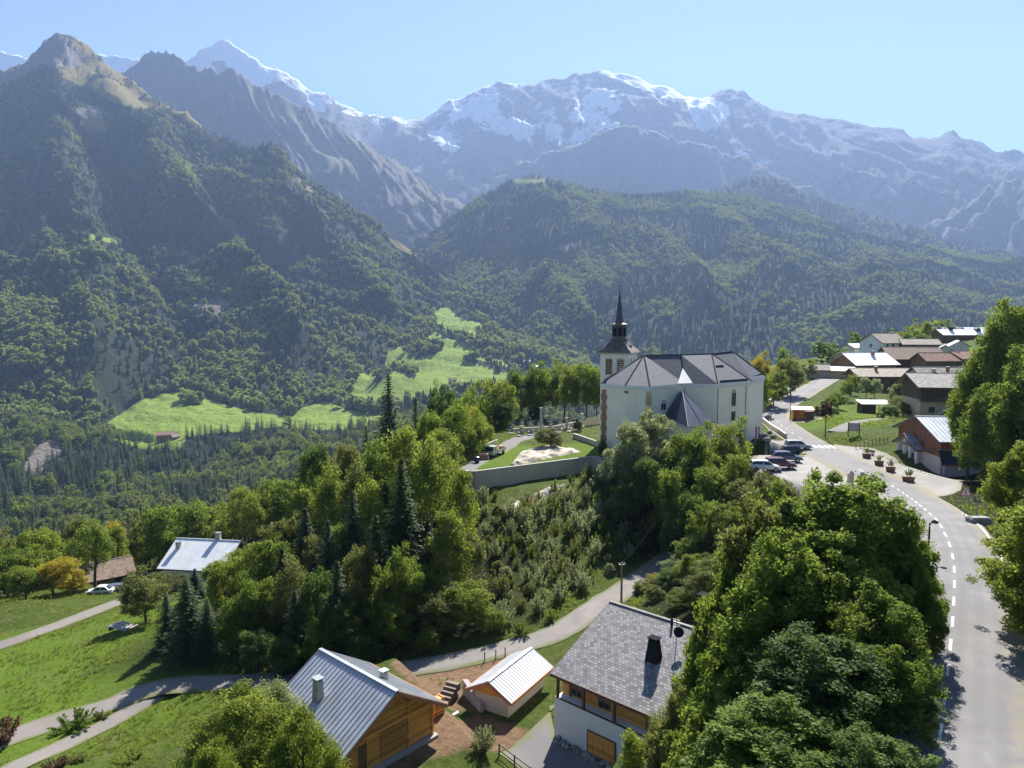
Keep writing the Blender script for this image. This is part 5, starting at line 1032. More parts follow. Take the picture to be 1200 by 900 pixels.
# small far chalet in the field across the valley is built with the mountains
# ================================================================== MOUNTAINS
def curve(kn, u):
    k = sorted(kn); return np.interp(u, [a[0] for a in k], [a[1] for a in k]), np.interp(u, [a[0] for a in k], [a[2] for a in k])
def sheet(name, u0, u1, du, curves, nd, relief, masks, mat, back=(350, 900), sm=6, dirv=(0.8, -0.6), stretch=(500, 140), seed=0, jag=0.0, relf=None, spurs=(), fine=0.0, fenv=0.0):
    "curves: list of knot lists (u, v, D), nearest first; the last is the skyline"
    us = np.arange(u0, u1+du, du); nU = len(us); Dk = []; Zk = []; Vk = []
    for c in curves:
        v, D = curve(c, us)
        p = Pn(us, v, D); Dk.append(D); Zk.append(p[:, 2]); Vk.append(v)
    Dk.append(Dk[-1]+back[1]); Zk.append(Zk[-1]-back[0])
    nk = len(Dk); ts = np.linspace(0, nk-1, nd*(nk-1)+1); D = np.zeros((nU, len(ts))); Z = D.copy()
    for j, t in enumerate(ts):
        i = min(int(t), nk-2); f = t-i; D[:, j] = Dk[i]*(1-f)+Dk[i+1]*f; Z[:, j] = Zk[i]*(1-f)+Zk[i+1]*f
    rid = (nk-2)*nd                        # index of the skyline row
    k = np.array([1.0]); 
    for _ in range(sm):
        Z2 = Z.copy(); Z2[:, 1:-1] = (Z[:, :-2]+2*Z[:, 1:-1]+Z[:, 2:])/4; w = np.ones(len(ts)); w[rid] = 0; w[max(0, rid-2):rid+2] *= 0.15; Z = Z*(1-w)+Z2*w
    for _ in range(5):
        Z2 = Z.copy(); Z2[1:-1] = (Z[:-2]+2*Z[1:-1]+Z[2:])/4; D2 = D.copy(); D2[1:-1] = (D[:-2]+2*D[1:-1]+D[2:])/4; w = np.ones(len(ts)); w[max(0, rid-1):rid+2] = 0; Z = Z*(1-w)+Z2*w; D = D*(1-w)+D2*w
    UU = np.repeat(us[:, None], len(ts), 1); X = (UU-600)/FPX*D
    dx, dy = dirv; L = math.hypot(dx, dy); dx /= L; dy /= L
    a = (X*dx+D*dy)/stretch[0]; b = (-X*dy+D*dx)/stretch[1]; wob = fbm(X/900, D/900, 3, seed+9)*2.2
    r = ridged(a+wob*0.5, b+wob, 5, seed, 0.52)
    env = np.clip(np.minimum(np.abs(ts-(nk-2))*1.6, 1), 0, 1)[None, :]; env = 0.12+0.88*env
    if relf is not None: env = env*relf(UU, ts[None, :]+0*UU)
    Z = Z+(r-0.15)*relief*env
    if jag:                                 # broken skyline
        jg = (ridged(X/260, D*0+seed, 4, seed+3)-0.2)*jag; Z = Z+jg*np.exp(-((ts-(nk-2))/0.35)**2)[None, :]
    if spurs:
        bu, bv = pix(X, D, Z)
        for line, amp, wd in spurs:
            d_, _ = dist_poly(bu, bv, line); Z = Z+amp*np.exp(-(d_/wd)**2)*np.minimum(env+0.2, 1)
    if fine: Z = Z+fine*(1-0.75*sstep(900, 1150, Z)*(seed == 71))*(ridged(a*4+wob, b*3.3+wob*2, 5, seed+2)-0.1)*np.maximum(env, fenv)
    if seed == 71: Z = Z+sstep(950, 1200, Z)*(ridged(X/55, (D+Z)/50, 4, 9)-0.2)*16
    Dn = D+fbm(X/300, Z/200, 3, seed+5)*relief*0.5*env
    V = np.stack([X, Dn, Z], -1); idx = np.arange(nU*len(ts)).reshape(nU, len(ts))
    q = np.stack([idx[:-1, :-1], idx[1:, :-1], idx[1:, 1:], idx[:-1, 1:]], -1).reshape(-1, 4)
    pu, pv = pix(V[..., 0], V[..., 1], V[..., 2]); at = masks(UU, pv, V, r, ts/(nk-2))
    o = mesh_np(name, V.reshape(-1, 3), quads=q, mat=mat, attrs={k_: a_.ravel() for k_, a_ in at.items()}, smooth=True); tag(o, kind='structure')
    return o, V, UU, pv, r, ts/(nk-2)
def blob(U, V, poly, soft=4):
    d, _ = dist_poly(U, V, poly, True); ins = in_poly(U, V, poly); return np.clip(0.5+np.where(ins, d, -d)/(2*soft), 0, 1)
def mountain_mat(name, floor=(0.022, 0.036, 0.018), rock=(0.23, 0.21, 0.20), alp=(0.23, 0.19, 0.085), ns=1.0, snowc=(0.85, 0.87, 0.9)):
    t = NT(name); co = t.gen(); n = t.noise(0.012*ns, 7, 0.65, co); n2 = t.noise(0.05*ns, 5, 0.7, co); n3 = t.noise(0.004*ns, 5, 0.6, co)
    def m(a, k=0.7, lo=0.42, hi=0.58, nn=n): return t.gray(t.math('ADD', t.attr(a), t.math('MULTIPLY', t.math('SUBTRACT', nn, 0.5), k)), lo, hi)
    fl = t.mix(n2, tuple(x*0.6 for x in floor), tuple(x*1.6 for x in floor))
    rk = t.ramp(n2, [(0.25, tuple(x*0.5 for x in rock)), (0.55, rock), (0.8, tuple(min(1, x*1.5) for x in rock))])
    al = t.ramp(n, [(0.3, tuple(x*0.6 for x in alp)), (0.5, alp), (0.75, (alp[0]*0.8, alp[1]*1.15, alp[2]))])
    md = t.ramp(n2, [(0.3, (0.17, 0.25, 0.03)), (0.6, (0.26, 0.35, 0.055)), (0.8, (0.34, 0.40, 0.11))])
    col = t.mix(m('alpine', 0.9), fl, al); col = t.mix(m('rock', 1.1), col, rk); col = t.mix(m('meadow', 0.25), col, md)
    sn = m('snow', 1.5, 0.47, 0.53, t.noise(0.011*ns, 9, 0.72, co)); col = t.mix(sn, col, snowc)
    t.bump(t.noise(0.02*ns, 9, 0.75, co), 1.0, 30/ns); return t.done(col, 0.9, 0.1)
FORESTS = []      # arrays of (x, y, z, kind, scale)
def sample(V, U, pv, dens, step, n, seed, cond=None):
    "points on a sheet with uniform density over ground area"
    r = np.random.RandomState(seed); nU, nD = V.shape[:2]
    A_ = np.abs((V[1:, :-1, 0]-V[:-1, :-1, 0])*(V[:-1, 1:, 1]-V[:-1, :-1, 1])); dd = 0.25*(dens[1:, 1:]+dens[:-1, 1:]+dens[1:, :-1]+dens[:-1, :-1])
    w = (A_*dd).ravel(); tot = w.sum()/(step*step); n = int(min(n, tot)); k = np.searchsorted(np.cumsum(w)/w.sum(), r.rand(n)); i, j = np.unravel_index(np.clip(k, 0, w.size-1), A_.shape)
    f, g = r.rand(n, 1), r.rand(n, 1); p = (V[i, j]*(1-f)+V[i+1, j]*f)*(1-g)+(V[i, j+1]*(1-f)+V[i+1, j+1]*f)*g
    print('forest points', n, 'of', int(tot)); return p
# ---- the high snowy range
SKY = [(-300, 70), (-60, 62), (0, 55), (15, 56), (35, 62), (52, 68), (120, 60), (132, 61), (150, 64), (170, 70), (215, 78), (232, 71), (250, 56), (274, 44), (283, 50), (292, 56), (300, 62), (322, 82), (345, 88), (375, 106), (395, 114), (415, 128), (430, 134), (450, 135), (465, 139),
       (482, 140), (500, 137), (520, 124), (540, 114), (560, 105), (590, 96), (602, 98), (625, 100), (640, 91), (664, 91), (670, 88), (686, 85), (704, 82), (725, 86), (745, 93), (762, 97), (778, 103), (790, 110), (800, 114), (822, 115), (835, 109), (850, 105), (862, 107), (875, 114), (900, 131),
       (915, 133), (940, 138), (975, 143), (1000, 146), (1030, 150), (1046, 152), (1054, 160), (1085, 162), (1096, 157), (1103, 153), (1111, 162), (1125, 162), (1145, 173), (1200, 182), (1300, 200), (1600, 240)]
def dsky(u): return np.interp(u, [-300, 0, 275, 420, 700, 830, 1200, 1600], [7600, 7600, 7300, 7600, 8000, 7900, 6900, 6500])
sky_c = [(u, v, float(dsky(u))) for u, v in SKY]
def far_masks(U, pv, V, r, t):
    n = fbm(V[..., 0]/420, V[..., 2]/320, 4, 31); el = V[..., 2]
    snow = np.zeros(U.shape)
    sk = np.interp(U, [a for a, b in SKY], [b for a, b in SKY]); dep = pv-sk; UJ = U+n*45
    snow = np.maximum(snow, 1.0*(1-sstep(2, 26, dep))*(1-sstep(560, 620, UJ))*sstep(290, 320, UJ)*0.55)
    snow = np.maximum(snow, (1-sstep(18, 60, dep+n*25))*sstep(200, 225, U)*(1-sstep(300, 345, UJ))*1.0)
    snow = np.maximum(snow, (1-sstep(20, 45, dep))*(1-sstep(185, 215, U))*1.0)
    f = blob(U, pv, [(498, 152), (560, 100), (640, 85), (705, 78), (770, 98), (800, 112), (775, 128), (735, 120), (720, 150), (690, 165), (672, 188), (655, 175), (600, 165), (560, 165), (528, 185), (505, 165)], 12); snow = np.maximum(snow, f*(0.56-0.14*sstep(600, 660, U)+n*0.5+0.25*(r-0.2)))
    snow = np.maximum(snow, blob(U, pv, [(705, 80), (745, 90), (790, 108), (805, 118), (780, 113), (740, 101), (700, 86)], 2.5)*1.3)
    snow = np.maximum(snow, blob(U, pv, [(796, 114), (826, 114), (845, 124), (847, 136), (835, 146), (815, 154), (806, 140), (800, 124)], 4)*1.25)
    snow = np.maximum(snow, blob(U, pv, [(815, 154), (840, 150), (870, 175), (905, 190), (890, 200), (850, 180)], 6)*0.55)
    snow = np.maximum(snow, blob(U, pv, [(365, 108), (385, 118), (388, 132), (372, 130)], 4)*1.0)
    alp = blob(U, pv, [(400, 185), (520, 200), (560, 260), (420, 280)], 15)*0.55
    return dict(snow=np.clip(snow, 0, 1.6), rock=np.ones(U.shape)*(1-0.5*sstep(150, 220, pv)), alpine=alp+0.35*sstep(170, 240, pv), meadow=np.zeros(U.shape))
m_far = mountain_mat('high_rock', rock=(0.13, 0.128, 0.135), alp=(0.12, 0.115, 0.085), ns=0.7)
flat = lambda v, D: [(-300, v, D), (1600, v, D)]
gl = [(-300, 190, 6600), (400, 200, 6700), (560, 200, 6900), (700, 130, 7250), (760, 128, 7250), (800, 150, 6900), (825, 152, 6850), (850, 175, 6800), (950, 210, 6500), (1100, 230, 6100), (1600, 280, 5800)]
sheet('snowy_range', -260, 1500, 3.2, [flat(330, 5600), gl, sky_c], 46, 170, far_masks, m_far, back=(500, 900), sm=5, dirv=(0.1, -1), stretch=(1100, 300), seed=11, jag=38, fine=55, fenv=0.4)
# spur below the domes and the rocky shoulder on the right
spur = [(520, 235, 6400), (560, 222, 6400), (620, 188, 6350), (680, 168, 6350), (715, 152, 6350), (738, 147, 6350), (790, 165, 6350), (840, 176, 6300), (870, 186, 6200), (905, 206, 6100), (960, 232, 5900), (1010, 262, 5700)]
def rock_masks(U, pv, V, r, t): return dict(snow=np.zeros(U.shape), rock=0.8+0.3*fbm(U/60, pv/30, 3, 4), alpine=0.2+0*U, meadow=0*U)
m_spur = mountain_mat('rocky_spur', rock=(0.10, 0.10, 0.108), alp=(0.10, 0.095, 0.07), ns=1)
sheet('rock_spur', 520, 1010, 3, [[(520, 330, 5300), (1010, 330, 5200)], spur], 46, 60, rock_masks, m_spur, back=(700, 500), sm=3, dirv=(-0.3, -1), stretch=(700, 190), seed=21, jag=30, fine=60, fenv=0.9)
sh2 = [(1040, 290, 5200), (1075, 268, 5250), (1110, 246, 5300), (1140, 228, 5350), (1170, 214, 5400), (1210, 200, 5450), (1400, 170, 5500), (1500, 170, 5500)]
sheet('rocky_shoulder', 1040, 1500, 3, [[(1040, 340, 4600), (1500, 330, 4500)], sh2], 40, 120, lambda U, pv, V, r, t: dict(snow=np.zeros(U.shape), rock=0.45+0.6*fbm(U/30, pv/20, 3, 4)+0.25*r, alpine=0.65+0*U, meadow=0*U),
      mountain_mat('scree_slope', rock=(0.15, 0.148, 0.15), alp=(0.11, 0.115, 0.075), ns=1), back=(600, 500), sm=3, dirv=(-0.7, -0.7), stretch=(900, 160), seed=25, jag=30, fine=60, fenv=0.8)
# ---- bare ridge behind the wooded mountain
rc = [(60, 110, 5000), (120, 100, 5000), (160, 82, 5000), (175, 72, 5000), (188, 62, 5000), (212, 61, 5000), (222, 67, 5000), (234, 79, 5000), (252, 82, 5000), (285, 82, 5000), (305, 93, 5050), (330, 108, 5100), (370, 128, 5150), (400, 146, 5200), (425, 162, 5250), (475, 196, 5300), (508, 222, 5300), (548, 244, 5250), (600, 275, 5200), (640, 300, 5200)]
def ridge_masks(U, pv, V, r, t):
    n = fbm(V[..., 0]/260, V[..., 2]/120, 4, 3)
    return dict(snow=np.zeros(U.shape), rock=0.45+0.7*n+0.3*(1-sstep(60, 130, pv))*(U < 300)+0.25*r, alpine=0.75+0.3*n+0.2*sstep(350, 430, U), meadow=0*U)
sheet('alpine_ridge', 60, 640, 1.7, [[(60, 320, 4100), (480, 300, 4000), (640, 330, 4000)], [(60, 200, 4600), (200, 190, 4500), (480, 262, 4450), (640, 310, 4500)], rc], 60, 150, ridge_masks,
      mountain_mat('alpine_grass', rock=(0.125, 0.115, 0.112), alp=(0.15, 0.128, 0.07), ns=1.3), back=(500, 700), sm=4, dirv=(0.6, -0.8), stretch=(1500, 150), seed=41, jag=30, fine=46, fenv=0.7)
# ---- second dark wooded ridge behind the middle hill
r2c = [(700, 250, 4900), (800, 236, 4900), (850, 218, 4900), (875, 207, 4950), (900, 209, 4900), (930, 225, 4850), (1000, 249, 4800), (1060, 266, 4500), (1110, 284, 4450), (1160, 296, 4400), (1210, 302, 4400), (1500, 320, 4300)]
m_wood = mountain_mat('wooded_slope')
o_, V_, U_, pv_, r_, t_ = sheet('dark_wooded_ridge', 700, 1500, 3, [[(700, 340, 3900), (1500, 350, 3800)], r2c], 40, 70, lambda U, pv, V, r, t: dict(snow=0*U, rock=0*U, alpine=0.15+0*U, meadow=0*U), m_wood, back=(300, 500), sm=4, dirv=(-0.6, -0.8), stretch=(900, 200), seed=51)
FORESTS.append((V_, U_, pv_, (t_[None, :] <= 1.03)*(U_ < 1260)*1.0, 17, 14000, 0.8, 61))
# ---- the wooded hill in the middle
hc = [(420, 366, 3400), (470, 320, 3450), (492, 288, 3500), (505, 275, 3550), (522, 262, 3600), (560, 233, 3650), (585, 219, 3700), (600, 211, 3700), (622, 207, 3700), (650, 213, 3700), (690, 223, 3700), (740, 230, 3750), (800, 227, 3800), (870, 229, 3800), (930, 250, 3800), (990, 270, 3750), (1060, 289, 3700), (1120, 298, 3700), (1160, 303, 3650), (1210, 303, 3650), (1500, 330, 3500)]
mid = [(430, 410, 2600), (500, 380, 2700), (560, 330, 2850), (640, 310, 2900), (760, 315, 2900), (900, 315, 2950), (1000, 325, 2900), (1200, 345, 2800), (1500, 370, 2600)]
foot = [(430, 450, 2050), (600, 445, 2000), (800, 445, 1900), (1000, 440, 1800), (1200, 440, 1700), (1500, 440, 1600)]
def hill_masks(U, pv, V, r, t):
    md = blob(U, pv, [(676, 374), (684, 384), (698, 396), (692, 397), (682, 388)], 2)
    md = np.maximum(md, blob(U, pv, [(600, 207), (640, 208), (640, 216), (600, 218)], 3)*0.55)
    rk = blob(U, pv, [(630, 365), (662, 345), (668, 352), (640, 372)], 4)*0.8
    rk = np.maximum(rk, blob(U, pv, [(640, 290), (672, 280), (690, 290), (650, 298)], 5)*0.6)
    return dict(snow=0*U, rock=rk, alpine=0.15+0*U, meadow=md)
o_, Vh, Uh, pvh, rh, th_ = sheet('wooded_hill', 440, 1500, 3, [foot, mid, hc], 40, 64, hill_masks, m_wood, back=(400, 600), sm=6, dirv=(-0.55, -0.85), stretch=(1100, 260), seed=65, fine=9, spurs=[([(620, 215), (690, 255), (745, 272), (800, 310), (850, 370)], 35, 14), ([(800, 228), (880, 290), (960, 340), (1040, 390)], 32, 14), ([(930, 245), (1000, 300), (1090, 370)], 30, 12), ([(640, 330), (700, 400)], 45, 14)])
mk = hill_masks(Uh, pvh, Vh, rh, th_)
FORESTS.append((Vh, Uh, pvh, (th_[None, :] <= 1.02)*(Uh < 1260)*(1-np.clip(mk['meadow']*2, 0, 1))*(1-mk['rock'])*(0.55+0.45*sstep(-0.3, 0.2, fbm(Vh[..., 0]/150, Vh[..., 1]/150, 3, 5))), 10.0, 62000, 1.0, 62))
# ---- the big wooded mountain on the left with the valley fields at its foot
c0 = [(-400, 700, 560), (300, 690, 560), (700, 620, 700)]
c1 = [(-400, 612, 760), (200, 608, 780), (430, 580, 860), (520, 520, 1000), (700, 500, 1100)]
c2 = [(-400, 535, 1080), (0, 535, 1080), (110, 524, 1100), (250, 520, 1120), (330, 508, 1200), (430, 500, 1260), (500, 462, 1500), (600, 450, 1600), (720, 445, 1700)]
c3 = [(-400, 500, 1250), (60, 500, 1250), (110, 492, 1300), (160, 470, 1450), (210, 458, 1560), (260, 470, 1480), (300, 478, 1440), (350, 472, 1500), (430, 450, 1700), (460, 410, 1950), (500, 372, 2250), (560, 368, 2300), (600, 385, 2300), (720, 422, 2300)]
c4 = [(-400, 280, 2250), (100, 290, 2300), (300, 312, 2350), (430, 330, 2500), (500, 338, 2600), (560, 356, 2600), (720, 420, 2450)]
c5 = [(-400, 190, 3300), (-100, 140, 3400), (0, 98, 3450), (20, 90, 3450), (36, 83, 3450), (52, 72, 3500), (66, 56, 3500), (80, 45, 3500), (88, 42, 3500), (98, 45, 3500), (112, 56, 3480), (135, 72, 3450), (165, 92, 3400), (200, 114, 3300), (230, 132, 3200), (255, 148, 3150), (285, 160, 3100), (305, 172, 3050), (322, 167, 3050), (334, 175, 3030),
      (343, 192, 3000), (352, 208, 3000), (380, 228, 2950), (415, 244, 2900), (440, 254, 2880), (455, 268, 2860), (470, 283, 2840), (487, 292, 2820), (505, 308, 2800), (525, 328, 2760), (550, 345, 2720), (580, 366, 2680), (610, 392, 2640), (640, 410, 2600), (660, 420, 2600), (720, 430, 2550)]
F1 = [(104, 506), (140, 484), (160, 470), (185, 462), (215, 458), (235, 463), (260, 474), (300, 484), (345, 488), (340, 498), (275, 506), (245, 508), (215, 512), (205, 528), (160, 526), (140, 520)]
F2 = [(330, 494), (352, 478), (380, 470), (405, 480), (445, 486), (450, 500), (380, 504), (330, 502)]
F3 = [(420, 436), (450, 440), (452, 412), (470, 406), (488, 422), (505, 410), (492, 396), (508, 392), (512, 376), (508, 362), (525, 360), (540, 374), (562, 378), (570, 390), (556, 398), (548, 404), (560, 418), (590, 422), (606, 436), (590, 450), (520, 458), (450, 478), (405, 472)]
def left_masks(U, pv, V, r, t):
    tt = np.broadcast_to(t, U.shape); low = tt < 0.72
    md = np.maximum.reduce([blob(U, pv, F1, 2.0), blob(U, pv, F2, 2.0), blob(U, pv, F3, 2.0)])*low
    for ln, ww in (([(440, 446), (462, 430), (484, 440)], 5), ([(488, 396), (500, 412), (514, 408)], 6), ([(505, 376), (520, 392), (545, 398), (562, 404)], 4), ([(545, 420), (585, 432), (620, 436)], 4), ([(215, 470), (228, 472)], 4)):
        d_, _ = dist_poly(U, pv, ln); md = md*sstep(ww*0.6, ww, d_)
    n = fbm(V[..., 0]/120, V[..., 1]/120, 3, 8)
    md = np.maximum(md, blob(U, pv, [(233, 316), (262, 332), (255, 336), (232, 322)], 2)*(tt > .5)); md = np.maximum(md, blob(U, pv, [(90, 268), (155, 283), (150, 288), (100, 276)], 2)*(tt > .5)*0.8)
    alp = blob(U, pv, [(60, 40), (95, 36), (130, 60), (250, 140), (285, 160), (240, 150), (205, 128), (172, 130), (150, 120), (120, 108), (85, 88), (75, 70)], 6)*(tt > .8)
    alp = np.maximum(alp, sstep(1080, 1230, V[..., 2]+fbm(V[..., 0]/120, V[..., 1]/120, 3, 4)*160)*0.8); alp = np.maximum(alp, blob(U, pv, [(100, 140), (132, 138), (140, 155), (118, 160)], 4)*(tt > .7)); alp = np.maximum(alp, blob(U, pv, [(340, 205), (358, 208), (385, 232), (365, 228)], 4)*(tt > .8))
    alp = np.maximum(alp, blob(U, pv, [(448, 272), (470, 282), (492, 300), (482, 305)], 4)*(tt > .7)); alp = np.maximum(alp, blob(U, pv, [(515, 318), (530, 325), (532, 335), (518, 328)], 3)*(tt > .7))
    nz = fbm(V[..., 0]/70, V[..., 2]/70, 4, 12); alp = alp*(0.75+0.9*nz)
    rk = blob(U, pv, [(20, 84), (50, 62), (85, 38), (100, 44), (118, 66), (112, 82), (85, 78), (60, 82), (0, 108), (0, 98)], 5)*(tt > .8)*0.9
    rk = np.maximum(rk, blob(U, pv, [(100, 128), (130, 120), (135, 138), (108, 140)], 4)*(tt > .7)*0.8); rk = np.maximum(rk, blob(U, pv, [(218, 350), (270, 345), (285, 372), (235, 375)], 6)*(tt > .5)*0.62)
    rk = np.maximum(rk, blob(U, pv, [(18, 548), (36, 520), (62, 514), (66, 530), (48, 545), (30, 562)], 4)*(tt < .5)*0.85); rk = np.maximum(rk, blob(U, pv, [(175, 330), (190, 334), (188, 342), (176, 338)], 3)*(tt > .5)*0.7)
    return dict(snow=0*U, rock=rk, alpine=np.clip(alp, 0, 1), meadow=np.clip(md, 0, 1))
m_left = mountain_mat('wooded_mountain', rock=(0.25, 0.215, 0.195), alp=(0.22, 0.175, 0.06), ns=2)
o_, Vl, Ul, pvl, rl, tl = sheet('wooded_mountain', -340, 720, 2.0, [c0, c1, c2, c3, c4, c5], 40, 62, left_masks, m_left, back=(420, 600), sm=10, dirv=(0.85, -0.5), stretch=(800, 210), seed=71, jag=34, fine=22, fenv=0.7, spurs=[([(95, 55), (150, 140), (195, 205), (245, 270), (300, 335), (350, 400)], 75, 17), ([(215, 150), (262, 230), (320, 320)], -80, 16), ([(330, 175), (352, 240), (400, 310), (455, 370)], 60, 14), ([(60, 100), (70, 200), (120, 330)], 60, 20), ([(120, 180), (160, 280), (230, 390)], -50, 14), ([(0, 200), (60, 300), (130, 420)], 40, 16)],
      relf=lambda U, ts: 0.06+0.94*sstep(3.0, 3.7, ts)+0.3*(1-sstep(1.2, 2.0, ts)))
mk = left_masks(Ul, pvl, Vl, rl, tl)
dn = (1-sstep(1080, 1230, Vl[..., 2]+fbm(Vl[..., 0]/120, Vl[..., 1]/120, 3, 4)*160))*(1-np.clip(mk['meadow']*3, 0, 1))*(1-np.clip(mk['rock']*1.4, 0, 1))*(1-np.clip(mk['alpine']*1.6, 0, 1)); kv = fbm(Vl[..., 0]/90, Vl[..., 1]/90, 3, 5)
FORESTS.append((Vl, Ul, pvl, dn*(tl[None, :] <= 1.01)*(Ul > -120)*(Ul < 690)*(0.35+0.65*sstep(-0.35, 0.1, kv)), 10.5, 46000, 1.0, 63))
EDGE = np.clip(1-abs(mk['meadow']-0.15)*8, 0, 1)*(tl[None, :] < .75)
FORESTS.append((Vl, Ul, pvl, EDGE, 7.0, 2500, 0.8, 64))
# farm houses far below across the valley
def on_sheet(V, u, v):
    pu, pv_ = pix(V[..., 0], V[..., 1], V[..., 2]); k = np.argmin((pu-u)**2+(pv_-v)**2+np.where(V[..., 1] > 2600, 1e6, 0)); return V.reshape(-1, 3)[k]
for (u, v, L, w_, rz_, rf, nm, lb) in ((193, 512, 26, 16, 20, 'redroof', 'farmhouse', 'dark red roofed farm on the green field across the valley'), (205, 514, 12, 10, 60, 'brownroof', 'farm_barn', 'small barn right of the dark red roofed farm across the valley'),
        (553, 404, 26, 12, 5, 'brownroof', 'farmhouse', 'long brown roofed barn on the upper meadow behind the tall spruce'), (606, 431, 18, 13, 30, 'metalw', 'valley_house', 'pale roofed house in the valley left of the steeple'), (617, 426, 16, 12, -10, 'metalw', 'valley_house', 'white roofed house in the valley above the lime trees'),
        (596, 424, 15, 12, 10, 'brownroof', 'valley_house', 'brown roofed valley house at the meadow edge'), (628, 434, 16, 12, 40, 'metal', 'valley_house', 'grey roofed valley house nearest the steeple'), (530, 447, 16, 11, 10, 'brownroof', 'valley_house', 'small brown house at the low edge of the valley meadow')):
    q = on_sheet(Vl, u, v); house(nm, lb, (q[0], q[1], q[2]), rad(rz_), L, w_, 5, 4, 'woodm' if rf != 'metalw' else 'white', rf, 'house', 1, 1, 0, 6)
# ================================================================== FOLIAGE MATERIALS
def leaf_mat(name, dark, mid_, light, trans=0.35, rough=0.6, patch=None):
    trans = min(0.52, trans*1.2)
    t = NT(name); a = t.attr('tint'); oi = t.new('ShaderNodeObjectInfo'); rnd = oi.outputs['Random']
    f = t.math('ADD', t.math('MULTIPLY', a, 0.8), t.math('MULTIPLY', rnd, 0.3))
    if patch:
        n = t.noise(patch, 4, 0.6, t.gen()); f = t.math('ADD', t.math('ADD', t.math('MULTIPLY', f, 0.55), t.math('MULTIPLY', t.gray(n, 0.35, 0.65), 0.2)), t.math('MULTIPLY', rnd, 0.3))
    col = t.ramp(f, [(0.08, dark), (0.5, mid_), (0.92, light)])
    t.b.inputs['Specular IOR Level'].default_value = 0.12; t.b.inputs['Roughness'].default_value = rough; t.link(col, t.b.inputs['Base Color'])
    tr = t.new('ShaderNodeBsdfTranslucent'); t.link(t.mix(0.5, col, (light[0]*1.25, light[1]*1.3, light[2]*0.8)), tr.inputs[0]); mx = t.new('ShaderNodeMixShader'); mx.inputs[0].default_value = trans
    t.link(t.b.outputs[0], mx.inputs[1]); t.link(tr.outputs[0], mx.inputs[2]); t.link(mx.outputs[0], t.out.inputs['Surface']); return t.m
LM = dict(
    green=leaf_mat('leaves_green', (0.032, 0.066, 0.012), (0.10, 0.165, 0.024), (0.25, 0.31, 0.06), 0.45),
    dark=leaf_mat('leaves_dark_green', (0.022, 0.052, 0.015), (0.065, 0.12, 0.026), (0.16, 0.23, 0.06), 0.38),
    light=leaf_mat('leaves_yellow_green', (0.06, 0.10, 0.015), (0.15, 0.21, 0.03), (0.29, 0.33, 0.06), 0.48),
    olive=leaf_mat('leaves_olive', (0.05, 0.07, 0.018), (0.125, 0.15, 0.04), (0.25, 0.26, 0.09), 0.42),
    silver=leaf_mat('leaves_silvery', (0.06, 0.09, 0.04), (0.19, 0.23, 0.11), (0.42, 0.45, 0.26), 0.4),
    autumn=leaf_mat('leaves_autumn', (0.09, 0.11, 0.016), (0.26, 0.25, 0.03), (0.48, 0.36, 0.04), 0.45),
    russet=leaf_mat('leaves_russet', (0.05, 0.03, 0.02), (0.10, 0.055, 0.035), (0.18, 0.10, 0.06), 0.3),
    needle=leaf_mat('needles_dark', (0.014, 0.035, 0.017), (0.036, 0.07, 0.03), (0.085, 0.13, 0.05), 0.25),
    needle2=leaf_mat('needles_green', (0.02, 0.042, 0.015), (0.048, 0.082, 0.024), (0.10, 0.14, 0.045), 0.25),
    larch=leaf_mat('needles_light', (0.05, 0.09, 0.012), (0.14, 0.21, 0.02), (0.27, 0.35, 0.045), 0.42))
BARK = plain('bark', (0.115, 0.092, 0.072), 0.9, 0.35, 2.5, 0, 0.1, 0.6); BARKL = plain('pale_birch_bark', (0.40, 0.38, 0.34), 0.85, 0.3, 2.5, 0, 0.1, 0.4)
# ================================================================== TREE PROTOTYPES (metres)
def rand_dirs(r, n):
    d = r.normal(size=(n, 3)); return d/np.linalg.norm(d, axis=1)[:, None]
def leaves(c, nrm, size, r, asp=0.6):
    "diamond leaves at c facing nrm"
    n = len(c); t = np.cross(nrm, rand_dirs(r, n)); t /= np.linalg.norm(t, axis=1)[:, None]+1e-9; b = np.cross(nrm, t); s = (size*r.uniform(0.6, 1.35, n))[:, None]
    fold = nrm*s*0.18
    V = np.stack([c-t*s, c-b*s*asp+fold, c+t*s, c+b*s*asp+fold], 1).reshape(-1, 3); return V, np.arange(n*4).reshape(n, 4)
def tubes_np(segs, n=6):
    V = []; Q = []
    for a, b, r0, r1 in segs:
        a = np.array(a, float); b = np.array(b, float); d = b-a; d = d/(np.linalg.norm(d)+1e-9); t = np.cross(d, [0.3, 0.8, 0.5]); t /= np.linalg.norm(t); w = np.cross(d, t); k = len(V)*1
        th = np.arange(n)*2*np.pi/n; ring = np.cos(th)[:, None]*t+np.sin(th)[:, None]*w; base = sum(len(x) for x in V); V.append(np.vstack([a+ring*r0, b+ring*r1]))
        Q += [(base+i, base+(i+1) % n, base+n+(i+1) % n, base+n+i) for i in range(n)]
    return np.vstack(V), np.array(Q)
